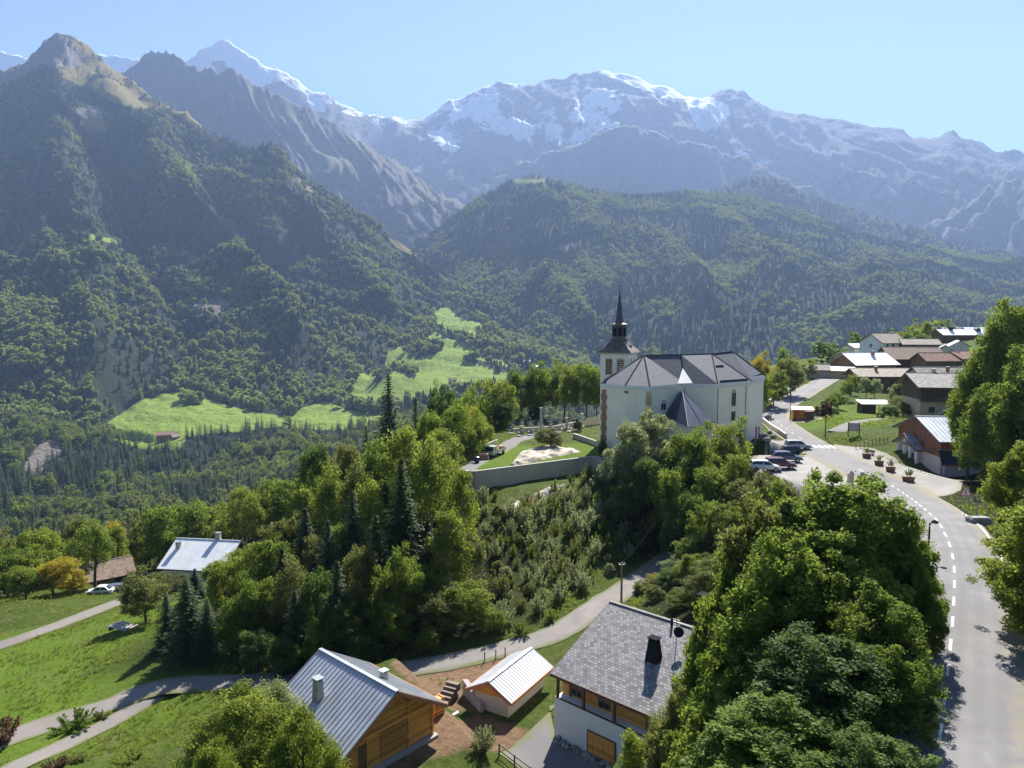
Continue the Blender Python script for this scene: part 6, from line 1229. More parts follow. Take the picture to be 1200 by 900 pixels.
def broad_proto(seed, H, R, nc, per, leaf, base=0.16, top=1.0, clump=(0.17, 0.3), up=0.45, squash=0.75, bend=0.35, limbs=9, shape='round', lobes=1.4):
    r = np.random.RandomState(seed); C = []; RC = []
    d = rand_dirs(r, nc*3); d = d[d[:, 2] > -0.75][:nc]
    hz_ = (top-base)/2*H; zc = (top+base)/2*H
    lob = 1+0.30*vnoise(d[:, 0]*1.9+seed, d[:, 1]*1.9+d[:, 2]*1.3, seed % 20)*lobes+0.08*r.normal(size=len(d))
    rr = r.uniform(0.35, 1, len(d))**0.5*lob
    C = d*rr[:, None]
    if shape == 'tall': C[:, :2] *= (1-0.45*np.clip(C[:, 2], 0, 1))[:, None]
    if shape == 'egg': C[:, :2] *= (1-0.25*C[:, 2])[:, None]
    rc = R*r.uniform(clump[0], clump[1], len(C)); C = C*np.array([R*0.86, R*0.86, hz_*0.9])+np.array([0, 0, zc])
    k = np.repeat(np.arange(len(C)), per); n = len(k); dd = rand_dirs(r, n); rad_ = r.uniform(0.25, 1, n)**0.6*rc[k]*(1+0.35*r.normal(size=n)*0.4)
    pos = C[k]+dd*rad_[:, None]*np.array([1, 1, squash]); pos[:, 2] = np.maximum(pos[:, 2], 0.15)
    nr = dd*0.55+np.array([0, 0, up])+rand_dirs(r, n)*0.75; nr /= np.linalg.norm(nr, axis=1)[:, None]
    V, Q = leaves(pos, nr, leaf*r.uniform(0.65, 1.4, len(C))[k], r); tint = np.clip(0.5+0.22*r.normal(size=len(C))[k]+0.27*r.normal(size=n), 0, 1); tint = np.repeat(tint, 4)
    # trunk and limbs
    lean = r.uniform(-0.04, 0.04, 2)*H; tp = np.array([lean[0], lean[1], H*0.72]); seg = []; N = 5; prev = np.array([0, 0, -0.6]); r0 = max(0.05, 0.02*H)
    for i in range(N):
        q = np.array([lean[0]*((i+1)/N)**1.5, lean[1]*((i+1)/N)**1.5, H*0.72*(i+1)/N]); seg.append((prev, q, r0*(1-i/N*0.75), r0*(1-(i+1)/N*0.75))); prev = q
    for j in r.choice(len(C), min(limbs, len(C)), False):
        zz = np.clip(C[j][2]-R*0.5, H*0.15, H*0.66); st = np.array([lean[0]*(zz/H), lean[1]*(zz/H), zz]); md_ = (st+C[j])/2+np.array([0, 0, R*0.08]); seg.append((st, md_, r0*0.42, r0*0.24)); seg.append((md_, C[j], r0*0.24, r0*0.07))
    TV, TQ = tubes_np(seg, 6 if n > 4000 else 4); return (V, Q, tint), (TV, TQ)
def conifer_proto(seed, H, R, step=0.42, nb=9, ls=0.22, dense=1.0, base=0.05, droop=0.30, taper=0.72, gap=0.08):
    r = np.random.RandomState(seed); P_ = []; N_ = []; S_ = []; T_ = []; z = H*base
    while z < H*0.985:
        t = z/H; Rz = R*(1-t)**taper*(0.82+0.3*r.rand())+0.12*(1-t); n = max(4, int(nb*(1-t*0.55))); a0 = r.rand()*6.28
        for k in range(n):
            if r.rand() < gap: continue
            a = a0+2*math.pi*k/n+r.normal()*0.18; L = Rz*r.uniform(0.72, 1.12)+0.12; m = max(2, int(L/(ls*1.05)*dense)); s = (np.arange(m)+r.rand(m)*0.8)/m
            dx = np.array([math.cos(a), math.sin(a), 0]); sd = np.array([-dx[1], dx[0], 0]); zz = z-droop*L*s**1.2+0.10*L*s**3+r.normal(size=m)*0.03
            for q in (-1, 0, 1):
                off = sd*q*(0.26*L*(1-s)+0.08)[:, None]*r.uniform(0.5, 1, m)[:, None]; P_.append(dx*(L*s)[:, None]+off+np.stack([0*s, 0*s, zz-abs(q)*0.05], 1))
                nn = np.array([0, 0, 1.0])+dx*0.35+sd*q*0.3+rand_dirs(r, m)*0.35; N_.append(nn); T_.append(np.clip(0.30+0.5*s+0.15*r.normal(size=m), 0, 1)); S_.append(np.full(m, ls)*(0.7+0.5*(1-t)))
        z += step*(0.75+0.45*(1-t))*(H/16)**0.3
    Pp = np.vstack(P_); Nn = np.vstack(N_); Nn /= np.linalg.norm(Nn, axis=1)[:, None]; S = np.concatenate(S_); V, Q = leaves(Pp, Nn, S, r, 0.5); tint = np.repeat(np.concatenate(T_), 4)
    topV, topQ = leaves(np.array([[0, 0, H*0.985]]*4), rand_dirs(r, 4)*np.array([1, 1, 0.05]), ls, r, 0.3)
    Q = np.vstack([Q, topQ+len(V)]); V = np.vstack([V, topV]); tint = np.concatenate([tint, np.full(16, 0.8)])
    TV, TQ = tubes_np([((0, 0, -0.6), (0, 0, H*0.5), 0.018*H, 0.011*H), ((0, 0, H*0.5), (0, 0, H), 0.011*H, 0.01)], 6); return (V, Q, tint), (TV, TQ)
def shrub_proto(seed, H, R, ns, per, leaf):
    "upright leafy stems fanning out of the ground"
    r = np.random.RandomState(seed); Pl = []; Nl = []; seg = []
    for i in range(ns):
        a = r.rand()*6.28; o = r.rand()**0.6; tip = np.array([math.cos(a)*R*o, math.sin(a)*R*o, H*(1-0.45*o*o)*r.uniform(0.8, 1.1)]); b = tip*np.array([0.25, 0.25, 0]); m = per
        s = r.uniform(0.15, 1, m)**0.8; pt = b+(tip-b)*s[:, None]+r.normal(size=(m, 3))*R*0.10*(1.1-s)[:, None]; Pl.append(pt); nn = rand_dirs(r, m)+np.array([0, 0, 0.5]); Nl.append(nn); seg.append((b, tip*0.9+b*0.1, 0.03, 0.008))
    p = np.vstack(Pl); nn = np.vstack(Nl); nn /= np.linalg.norm(nn, axis=1)[:, None]; p[:, 2] = np.maximum(p[:, 2], 0.05); V, Q = leaves(p, nn, leaf, r, 0.42)
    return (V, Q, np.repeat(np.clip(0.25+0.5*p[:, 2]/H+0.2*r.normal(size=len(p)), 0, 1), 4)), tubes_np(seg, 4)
PROTO = {}
def reg(key, H, R, data):
    (V, Q, T), (TV, TQ) = data
    PROTO[key] = (H, R, mesh_np('crown', V, quads=Q, mat=None, attrs={'tint': T}, link=False), mesh_np('trunk', TV, quads=TQ, mat=None, link=False))
# near (D < 70), middle (70-130) and background (130-450) versions of each kind
for i in range(3): reg(('broad', 'N', i), 14, 5.0, broad_proto(100+i, 14, 5.0, 620, 150, 0.14, base=0.0, limbs=18, clump=(0.09, 0.2), squash=1.0, up=0.15, shape='egg', lobes=2.2))
for i in range(2): reg(('lime', 'N', i), 20, 6.0, broad_proto(110+i, 20, 6.0, 330, 170, 0.17, base=0.04, limbs=14, clump=(0.14, 0.26), squash=0.85, shape='egg'))
for i in range(2): reg(('egg', 'N', i), 10, 4.5, broad_proto(120+i, 10, 4.5, 130, 300, 0.105, base=0.06, limbs=12, shape='egg'))
for i in range(4): reg(('broad', 'M', i), 12, 4.6, broad_proto(130+i, 12, 4.6, 110, 110, 0.17, base=0.10, limbs=10))
for i in range(3): reg(('birch', 'M', i), 15, 3.4, broad_proto(140+i, 15, 3.4, 120, 85, 0.15, base=0.10, clump=(0.2, 0.36), squash=1.05, up=0.3, limbs=12, shape='egg'))
for i in range(3): reg(('spruce', 'M', i), 17, 3.6, conifer_proto(150+i, 17, 3.6, ls=0.24, nb=13, step=0.36))
reg(('spruce', 'N', 0), 17, 3.6, conifer_proto(155, 17, 3.6, ls=0.17, nb=12, step=0.36, dense=1.1)); 
for i in range(4): reg(('shrub', 'M', i), 3, 1.5, shrub_proto(160+i, 3, 1.5, 26, 48, 0.13))
reg(('shrub', 'N', 0), 3, 1.5, shrub_proto(169, 3, 1.5, 40, 90, 0.085))
for i in range(4): reg(('broad', 'F', i), 12, 4.6, broad_proto(170+i, 12, 4.6, 60, 36, 0.33, base=0.10, limbs=4))
for i in range(3): reg(('birch', 'F', i), 15, 3.4, broad_proto(180+i, 15, 3.4, 56, 34, 0.30, base=0.10, clump=(0.2, 0.36), squash=1.3, limbs=3, shape='tall'))
for i in range(3): reg(('spruce', 'F', i), 17, 3.3, conifer_proto(190+i, 17, 3.3, step=0.75, ls=0.42, nb=8))
reg(('cypress', 'M', 0), 5, 0.9, broad_proto(200, 5, 0.9, 60, 60, 0.09, base=0.02, clump=(0.3, 0.45), squash=1.6, up=0.9, limbs=1, shape='tall'))
reg(('topiary', 'M', 0), 3.2, 1.5, broad_proto(202, 3.2, 1.5, 150, 40, 0.09, base=-0.15, clump=(0.16, 0.22), limbs=1))
_matmesh = {}
def with_mat(me, mat):
    k = (me.name, mat.name)
    if k not in _matmesh: m = me.copy(); m.materials.clear(); m.materials.append(mat); _matmesh[k] = m
    return _matmesh[k]
TR = random.Random(11); NT_ = {}
def tree_at(loc, h, rad_, kind, mat, name, label, cat='tree', group=None, lod=None, bark=None, crown='crown', stem='trunk'):
    D = loc[1]; lod = lod or ('N' if D < 68 else 'M' if D < 150 else 'F'); keys = [k for k in PROTO if k[0] == kind and k[1] == lod] or [k for k in PROTO if k[0] == kind]
    k = TR.choice(keys); H, R, cm, tm = PROTO[k]; t = bpy.data.objects.new(name, None); COL.objects.link(t); tag(t, label, cat, group); t.location = loc; t.rotation_euler = (0, 0, TR.uniform(0, 6.28))
    s = h/H; sr = rad_/R; t.scale = (sr*TR.uniform(0.94, 1.06), sr, s)
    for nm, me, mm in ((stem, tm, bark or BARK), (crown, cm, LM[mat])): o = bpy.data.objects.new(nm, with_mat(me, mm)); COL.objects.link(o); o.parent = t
    NT_[cat] = NT_.get(cat, 0)+1; return t
def tree_px(u, vt, D, rpx, kind, mat, name, label, z0=None, **k):
    p = P(u, vt, D); z = gz1(p.x, p.y) if z0 is None else z0; h = max(1.5, p.z-z); return tree_at((p.x, p.y, z-0.1), h*1.0, rpx/FPX*D, kind, mat, name, label, **k)
# ================================================================== TREES ONE CAN TELL APART
LOC = []      # (x, y) of hand placed trees, kept free of others
def T(u, v, D, r, kind, mat, name, label, **k):
    if kind == 'spruce' and D < 200: r *= 1.4
    t = tree_px(u, v, D, r, kind, mat, name, label, **k); LOC.append((t.location.x, t.location.y, r/FPX*D)); return t
CW = dict(green='green', dark='dark green', light='yellow green', olive='olive green', silver='silvery green', autumn='yellowing')
def zn(u, v, u1, u2, v1):
    return ('upper ' if v < v1 else 'lower ')+('left' if u < u1 else 'middle' if u < u2 else 'right')
gR = 'broadleaf trees massed between the slate house and the road'
for i, (u, v, D, r, m) in enumerate([(985, 574, 37, 92, 'green'), (905, 606, 39, 76, 'olive'), (1047, 606, 36.5, 50, 'green'), (862, 660, 39, 56, 'green'), (940, 640, 34, 84, 'green'), (1028, 690, 31, 62, 'green'), (832, 742, 39, 44, 'green'),
        (962, 570, 46, 46, 'light'), (1020, 590, 45, 40, 'green'), (885, 730, 33, 70, 'green'), (970, 745, 28.5, 92, 'dark'), (1046, 765, 27.5, 50, 'green'), (802, 830, 37, 42, 'olive'), (1030, 860, 23.5, 66, 'dark'), (930, 830, 25, 100, 'green'), (855, 815, 31, 62, 'green'), (915, 585, 47, 50, 'green'), (880, 640, 44, 50, 'green'), (1078, 672, 34, 27, 'green')]):
    T(u, v, D, r, 'broad', m, 'broadleaf_tree', {0: 'tallest bushy broadleaf tree in front of the road, in the middle of the big clump', 18: 'bright green broadleaf tree leaning over the left edge of the road', 6: 'broadleaf tree touching the right end of the slate house roof',
      7: 'light green treetop at the far upper edge of the big clump below the car park'}.get(i, CW[m]+' broadleaf tree in the '+zn(u, v, 890, 990, 700)+' of the big clump beside the slate house'), group=gR)
T(752, 862, 39, 38, 'egg', 'light', 'broadleaf_tree', 'low yellow green bush like tree before the garage door of the slate house')
T(780, 835, 39, 36, 'egg', 'olive', 'broadleaf_tree', 'small green tree hiding the right half of the slate house wall')
T(285, 812, 43, 66, 'egg', 'light', 'broadleaf_tree', 'round bright yellow green tree at the bottom left of the wooden chalet')
T(352, 838, 40, 46, 'egg', 'light', 'broadleaf_tree', 'yellow green tree touching the left eave of the wooden chalet')
T(322, 793, 48, 36, 'egg', 'silver', 'broadleaf_tree', 'grey green tree rising behind the left roof edge of the wooden chalet')
T(250, 872, 38, 40, 'egg', 'light', 'broadleaf_tree', 'low light green tree cut by the bottom edge left of the chalet')
# right edge
T(1142, 412, 97, 30, 'lime', 'green', 'lime_tree', 'tall dense green tree immediately right of the chalet by the road', lod='N')
T(1182, 352, 95, 46, 'lime', 'green', 'lime_tree', 'tallest dense tree at the right edge above the road', lod='N')
T(1160, 450, 90, 34, 'lime', 'green', 'lime_tree', 'rounded green tree standing right behind the warning sign', lod='N')
T(1215, 400, 84, 45, 'lime', 'green', 'lime_tree', 'green tree cut by the right edge behind the signs', lod='N')
T(1214, 520, 54, 42, 'broad', 'light', 'broadleaf_tree', 'light green leafy tree overhanging the right side of the road bend')
T(1268, 600, 36, 78, 'broad', 'light', 'broadleaf_tree', 'light green tree reaching its lower branches over the road at bottom right')
T(1250, 560, 48, 60, 'broad', 'green', 'broadleaf_tree', 'green tree filling the right edge of the picture halfway down')
# the wood left of the lane
gS = 'spruces of the wood behind the wooden chalet'
for i, (u, v, D, r) in enumerate([(470, 532, 83, 30), (413, 572, 84, 24), (357, 592, 88, 22), (440, 600, 77, 26), (384, 606, 80, 24), (503, 622, 82, 22), (330, 640, 82, 22), (395, 655, 72, 24), (452, 565, 92, 22), (345, 690, 72, 20)]):
    T(u, v, D, r, 'spruce', 'needle' if i % 3 else 'needle2', 'spruce_tree', 'pointed dark spruce rising highest among the birches of the wood' if i == 0 else 'dark spruce in the '+zn(u, v, 380, 450, 610)+' of the shady wood behind the wooden chalet', group=gS)
T(455, 434, 122, 25, 'spruce', 'needle', 'spruce_tree', 'tall dark spruce standing out against the valley meadow', lod='M')
T(429, 497, 112, 16, 'spruce', 'needle', 'spruce_tree', 'narrow dark spruce just left below the tall one', lod='M')
T(487, 462, 128, 15, 'spruce', 'needle2', 'spruce_tree', 'dark spruce right of the tallest one on the wood edge', lod='M')
T(372, 518, 105, 22, 'broad', 'dark', 'broadleaf_tree', 'dark rounded tree on the left upper edge of the wood')
T(218, 676, 77, 27, 'spruce', 'needle', 'spruce_tree', 'tall dark spruce beside the fork of the lanes', lod='N')
T(194, 692, 80, 15, 'spruce', 'needle', 'spruce_tree', 'slimmer spruce left of the tall one at the lane fork', lod='N')
T(242, 700, 76, 18, 'spruce', 'needle', 'spruce_tree', 'short dark spruce right of the tall one at the lane fork', lod='N')
gB = 'birches and light broadleaf trees of the wood behind the wooden chalet'
for i, (u, v, D, r, kd, m) in enumerate([(478, 498, 96, 34, 'birch', 'light'), (505, 512, 92, 30, 'birch', 'light'), (540, 548, 86, 22, 'birch', 'light'), (418, 540, 93, 26, 'birch', 'olive'), (388, 545, 97, 26, 'birch', 'light'), (352, 560, 100, 24, 'birch', 'light'), (440, 515, 98, 28, 'birch', 'green'),
        (525, 600, 80, 24, 'birch', 'light'), (315, 625, 86, 30, 'broad', 'green'), (285, 640, 90, 28, 'broad', 'light'), (548, 680, 75, 32, 'broad', 'light'), (515, 690, 74, 30, 'broad', 'olive'), (490, 665, 76, 28, 'broad', 'green'), (575, 712, 73, 20, 'broad', 'light'), (262, 650, 84, 26, 'broad', 'light'),
        (280, 700, 76, 28, 'broad', 'green'), (300, 735, 72, 24, 'broad', 'dark'), (545, 620, 84, 24, 'birch', 'olive'), (400, 615, 84, 24, 'birch', 'green'), (370, 620, 86, 24, 'birch', 'olive'), (335, 600, 92, 28, 'broad', 'olive'), (460, 700, 72, 24, 'broad', 'green'), (375, 730, 70.5, 22, 'broad', 'green'), (425, 735, 70, 20, 'broad', 'dark'), (330, 745, 70, 22, 'broad', 'dark'),
        (500, 735, 70.5, 18, 'broad', 'green'), (475, 640, 75, 26, 'broad', 'green'), (425, 640, 75, 26, 'broad', 'olive'), (370, 665, 74, 26, 'broad', 'dark'), (300, 670, 78, 26, 'broad', 'green'), (450, 660, 74, 24, 'broad', 'green'), (340, 650, 78, 24, 'birch', 'olive'), (400, 700, 71, 24, 'broad', 'dark'), (435, 560, 88, 24, 'birch', 'light'), (540, 470, 118, 22, 'broad', 'green'), (520, 495, 108, 24, 'birch', 'light'), (498, 480, 115, 22, 'broad', 'green'), (560, 480, 122, 20, 'broad', 'light'), (520, 520, 102, 20, 'birch', 'light'), (405, 515, 105, 18, 'broad', 'olive')]):
    T(u, v, D, r, kd, m, 'birch_tree' if kd == 'birch' else 'broadleaf_tree', {2: 'pale birch with a bare trunk in front of the left end of the graveyard wall', 10: 'yellow green tree at the lower right end of the wood beside the lane', 14: 'light green tree with a leaning dark trunk below the grey roofed house'}.get(i,
      (CW[m]+' feathery birch in the ' if kd == 'birch' else CW[m]+' bushy tree in the ')+zn(u, v, 380, 470, 600)+' of the wood left of the graveyard wall'), group=gB+(' birch' if kd == 'birch' else ''), bark=BARKL if kd == 'birch' else None)
T(168, 668, 92, 30, 'broad', 'olive', 'broadleaf_tree', 'sparse olive tree over the gravel track next to the wooden platform')
T(60, 655, 118, 30, 'broad', 'autumn', 'broadleaf_tree', 'orange yellow autumn tree left of the parked white car')
T(28, 662, 116, 26, 'broad', 'light', 'broadleaf_tree', 'yellow green tree left of the orange one')
T(5, 640, 124, 28, 'broad', 'green', 'broadleaf_tree', 'green tree at the left picture edge above the gravel track')
T(85, 672, 122, 16, 'broad', 'autumn', 'broadleaf_tree', 'small yellow tree between the orange one and the white car')
T(255, 657, 112, 24, 'broad', 'light', 'broadleaf_tree', 'light green tree in front of the grey roofed house')
T(205, 672, 108, 20, 'broad', 'olive', 'broadleaf_tree', 'olive green tree below the left gable of the grey roofed house')
T(228, 665, 100, 12, 'spruce', 'needle', 'spruce_tree', 'thin dark spruce in front of the grey roofed house wall', lod='M')
# behind and before the church
gL = 'row of lime trees behind the graves'
for i, (u, v, D, r) in enumerate([(610, 432, 168, 21), (636, 424, 168, 22), (662, 421, 168, 22), (688, 424, 168, 20), (700, 428, 166, 15)]): T(u, v, D, r, 'broad', 'green' if i != 2 else 'light', 'lime_tree', ['leftmost', 'second from left', 'middle', 'fourth from left', 'rightmost'][i]+' rounded lime tree of the row behind the graves', group=gL, lod='M', z0=TER)
for i, (u, v, D, r, kd, m, lb) in enumerate([(580, 442, 156, 26, 'broad', 'light', 'pale green tree left of the lime row'), (553, 448, 150, 22, 'broad', 'green', 'green tree two places left of the lime row'), (518, 447, 140, 22, 'broad', 'dark', 'dark bushy tree right of the second tall spruce'),
        (563, 480, 134, 15, 'broad', 'green', 'small green tree behind the parapet wall'), (551, 473, 132, 12, 'broad', 'autumn', 'small orange tipped tree above the truck'), (530, 470, 134, 20, 'broad', 'green', 'green tree left of the orange tipped one'), (590, 470, 152, 14, 'broad', 'dark', 'dark tree behind the first tombs')]):
    T(u, v, D, r, kd, m, 'broadleaf_tree', lb, lod='M')
T(645, 501, 128, 18, 'broad', 'olive', 'shrub', 'large olive and yellow bush at the edge of the rock slab', cat='shrub', z0=TER, crown='foliage', stem='stems')
T(677, 488.5, 148, 6, 'cypress', 'needle2', 'cypress', 'small clipped dark cypress beside the church wall', cat='shrub', z0=TER)
T(706, 512, 119, 6, 'cypress', 'dark', 'climbing_shrub', 'slim green shrub against the left corner of the church', cat='shrub', z0=TER, crown='foliage', stem='stems')
gC = 'trees on the bank in front of the church'
for i, (u, v, D, r, m) in enumerate([(742, 492, 106, 24, 'silver'), (768, 478, 109, 22, 'silver'), (798, 503, 104, 24, 'green'), (826, 496, 104, 26, 'green'), (856, 488, 108, 26, 'light'), (722, 522, 105, 22, 'silver'), (750, 535, 100, 24, 'dark'), (785, 545, 98, 26, 'green'), (838, 545, 96, 26, 'green'),
        (868, 530, 98, 22, 'green'), (812, 575, 93, 24, 'dark'), (880, 560, 88, 28, 'olive'), (905, 552, 84, 26, 'olive'), (830, 582, 88, 20, 'green'), (858, 590, 84, 26, 'green'), (735, 562, 98, 18, 'dark'), (792, 600, 92, 18, 'dark'), (870, 620, 78, 28, 'green'), (918, 560, 86, 20, 'olive'), (1000, 590, 80, 20, 'olive'), (958, 578, 80, 24, 'light'), (930, 585, 76, 30, 'green')]):
    T(u, v, D, r, 'broad', m, 'broadleaf_tree', {0: 'silvery green tree before the left church wall', 1: 'tallest silvery tree touching the dark annex roof', 4: 'light green tree under the tall church windows'}.get(i, CW[m]+' tree in the '+zn(u, v, 780, 840, 545)+' of the bank before the church' if u < 900 else CW[m]+(' tree nearest' if v < 580 else ' tree below')+' the lower edge of the car park'), group=gC+('' if u < 900 else ' and car park'), lod='M')
T(770, 682, 84, 14, 'broad', 'autumn', 'shrub', 'small yellow leaved tree behind the slate house chimneys', cat='shrub', crown='foliage', stem='stems'); T(752, 690, 82, 12, 'broad', 'light', 'shrub', 'small light green bush beside the lane above the slate house', cat='shrub', crown='foliage', stem='stems')
for u, v, D, r, m, lb in ((800, 690, 72, 20, 'green', 'green bush like tree just behind the right roof ridge of the slate house'), (828, 668, 70, 24, 'olive', 'olive tree between the slate house ridge and the big clump'), (782, 668, 79, 16, 'dark', 'dark shrub on the inner side of the lane above the slate house'), (812, 650, 78, 20, 'light', 'light green tree on the inner side of the lane bend'), (842, 705, 64, 22, 'green', 'green tree pressed between the slate house and the clump'), (768, 700, 76, 12, 'olive', 'low olive bush on the grass above the slate house ridge')):
    T(u, v, D, r, 'egg', m, 'broadleaf_tree', lb, lod='N')
T(800, 655, 84, 26, 'broad', 'dark', 'broadleaf_tree', 'dark tree at the bend where the lane disappears', lod='M'); T(812, 625, 86, 22, 'broad', 'green', 'broadleaf_tree', 'green tree right above the bend of the lane', lod='M')
T(835, 650, 74, 30, 'broad', 'green', 'broadleaf_tree', 'green tree at the far upper left of the big clump', lod='M'); T(862, 800, 60, 20, 'broad', 'dark', 'broadleaf_tree', 'dark tree squeezed behind the slate house', lod='M')
# village
gV = 'trees along the road into the village'
for i, (u, v, D, r, kd, m, lb) in enumerate([(893, 412, 178, 14, 'broad', 'autumn', 'yellow topped tree just right of the church roof'), (920, 405, 215, 12, 'broad', 'green', 'dark green tree left of the big round tree at the village edge'), (928, 418, 190, 19, 'broad', 'olive', 'olive green tree beside the road bend right of the church'),
        (908, 432, 172, 17, 'broad', 'green', 'green tree in front of the olive one right of the church'), (893, 440, 160, 13, 'broad', 'light', 'light green bush at the church back corner'), (974, 397, 245, 24, 'broad', 'dark', 'big round dark tree at the entry of the village'), (948, 420, 225, 11, 'broad', 'light', 'small light tree left of the roadside cottage'),
        (1003, 387, 330, 8, 'broad', 'green', 'small tree behind the cream house with hipped roof'), (1040, 385, 380, 9, 'spruce', 'needle', 'small dark spruce behind the village roofs'), (1070, 378, 360, 16, 'broad', 'light', 'light green tree in the row on the village skyline'), (1090, 373, 350, 16, 'broad', 'light', 'tallest light tree on the village skyline'), (1112, 374, 345, 14, 'broad', 'green', 'green tree right of the tallest light one on the skyline'), (1138, 370, 380, 6, 'spruce', 'needle', 'dark spruce above the long roof with dormers'),
        (1052, 386, 340, 13, 'broad', 'light', 'low light tree behind the brown hall roof'), (1036, 391, 335, 9, 'broad', 'olive', 'small olive tree right of the hipped roof house'), (1060, 388, 330, 11, 'broad', 'green', 'rounded green tree over the low tan roof'), (1082, 390, 318, 10, 'broad', 'green', 'green bushy tree left of the lower pale roofed wing'), (1160, 392, 300, 13, 'broad', 'green', 'green tree before the right end of the long building'), (1150, 420, 220, 16, 'broad', 'dark', 'dark tree at the right end of the village roofs'), (1128, 440, 175, 10, 'broad', 'green', 'green tree beside the right wall of the timber house'), (1190, 372, 300, 20, 'broad', 'green', 'green tree right of the long roof with dormers'), (1110, 436, 190, 7, 'spruce', 'needle2', 'small dark conifer between the village roofs'),
        (1016, 441, 182, 8, 'broad', 'silver', 'pale clipped tree in front of the white garden wall'), (1026, 443, 182, 8, 'broad', 'silver', 'second pale clipped tree in front of the white garden wall'), (1052, 447, 180, 9, 'broad', 'silver', 'pale round tree right of the brown chalet wall'), (999, 437, 190, 7, 'broad', 'light', 'small light tree at the corner of the wide brown chalet'), (993, 446, 178, 8, 'broad', 'green', 'rounded garden tree at the lawn edge'),
        (983, 457, 166, 11, 'broad', 'green', 'round bushy garden tree over the lawn'), (975, 462, 162, 9, 'broad', 'light', 'light bush left of the round garden tree'), (1060, 470, 152, 11, 'broad', 'olive', 'olive bush beside the yellow walled house'), (1044, 474, 150, 12, 'broad', 'dark', 'dark bush in the middle of the garden'), (1050, 462, 158, 10, 'broad', 'olive', 'russet green shrub above the shed'), (1033, 482, 148, 7, 'shrub', 'dark', 'low dark shrub below the shed')]):
    T(u, v, D, r, kd, m, 'spruce_tree' if kd == 'spruce' else 'garden_tree', lb, group=gV, lod='F' if D > 200 else 'M')
T(968.5, 470, 152, 9, 'topiary', 'russet', 'clipped_yew', 'dark russet clipped dome shaped bush on the lawn corner', cat='shrub', crown='foliage', stem='stems')
T(957, 476, 152, 4, 'topiary', 'dark', 'clipped_yew', 'small green clipped bush next to the orange kiosk', cat='shrub', crown='foliage', stem='stems')
T(888.5, 508, 124, 3.2, 'cypress', 'needle', 'cypress', 'slim dark cypress at the right corner of the church', cat='shrub')
for i, (u, v) in enumerate([(907, 478), (898, 484), (918, 470), (927, 463), (935, 458), (893, 470), (902, 462), (912, 455)]):
    p = G(u-6, v); tree_at((p.x, p.y, p.z), TR.uniform(1, 1.8), TR.uniform(1, 1.6), 'shrub', TR.choice(['green', 'russet', 'olive']), 'roadside_shrub', 'low shrub on the planted verge left of the road bend', 'shrub', 'shrubs on the verge of the road bend', 'M', crown='foliage', stem='stems')
# scrub on the bank below the graveyard wall
sr = random.Random(5); pts = []
lanep = [(p.x, p.y) for p in lane_c]
def free(x, y, rr): return all((x-a)**2+(y-b)**2 > (rr*0.8)**2 for a, b in pts)
zone = [tuple(P(*p))[:2] for p in [(545, 590, 102), (690, 556, 110), (790, 570, 105), (800, 610, 96), (770, 640, 91), (700, 690, 83), (640, 728, 76.5), (585, 745, 74.5), (585, 690, 82)]]
cnt = 0
for _ in range(4000):
    x = sr.uniform(min(p[0] for p in zone), max(p[0] for p in zone)); y = sr.uniform(72, 112)
    if not in_poly(np.array([x]), np.array([y]), zone)[0]: continue
    d, _d = dist_poly(np.array([x]), np.array([y]), lanep); h = sr.uniform(1.3, 3.0)
    if d[0] < 3.4 or not free(x, y, 2.3): continue
    if any((x-a)**2+(y-b)**2 < (r_*0.7)**2 for a, b, r_ in LOC): continue
    pu, pv_ = pix(x, y, gz1(x, y))
    if in_poly(np.array([pu]), np.array([pv_]), [(600, 572), (672, 548), (672, 566), (620, 590), (575, 605), (575, 590)])[0]: continue
    pts.append((x, y)); cnt += 1
    mm = sr.choice(['silver', 'silver', 'silver', 'olive', 'green'])
    tree_at((x, y, gz1(x, y)-0.1), h, h*sr.uniform(0.42, 0.6), 'shrub' if sr.random() < 0.93 else 'egg', mm, 'willow_shrub', CW[mm]+' shrub in the '+zn(pu, pv_, 640, 700, 640)+' of the scrubby bank below the graveyard wall', 'shrub', 'shrubs on the bank below the graveyard wall', 'M', crown='foliage', stem='stems')
    if cnt >= 130: break
print('bank shrubs', cnt)
# single bushes
for u, v, D, h, r, m, lb in ((88, 862, 63.5, 1.7, 2.3, 'green', 'wide low bush on the strip between the two lanes'), (118, 848, 65.5, 0.9, 1.0, 'olive', 'small bush right of the wide one between the lanes'), (566, 884, 50, 2.0, 1.1, 'silver', 'small leafy bush on the grass left of the driveway'), (4, 862, 61, 2.2, 2.0, 'russet', 'bare brownish bush at the left edge above the lane'),
        (64, 896, 55, 1.1, 1.3, 'russet', 'brown bush at the bottom left beside the lower path'), (92, 884, 57, 0.7, 0.8, 'olive', 'tiny bush on the lower lawn'), (610, 752, 71.6, 1.6, 1.2, 'light', 'bright green bush at the foot of the bank beside the lane'), (645, 735, 74.5, 1.4, 1.0, 'light', 'small bright bush on the lane verge'), (150, 898, 54, 1.0, 1.5, 'light', 'light green bush cut by the bottom edge')):
    p = at(u, v, D); tree_at((p.x, p.y, p.z-0.05), h, r, 'shrub', m, 'bush', lb, 'bush', None, 'N' if D < 60 else 'M', crown='foliage', stem='stems')
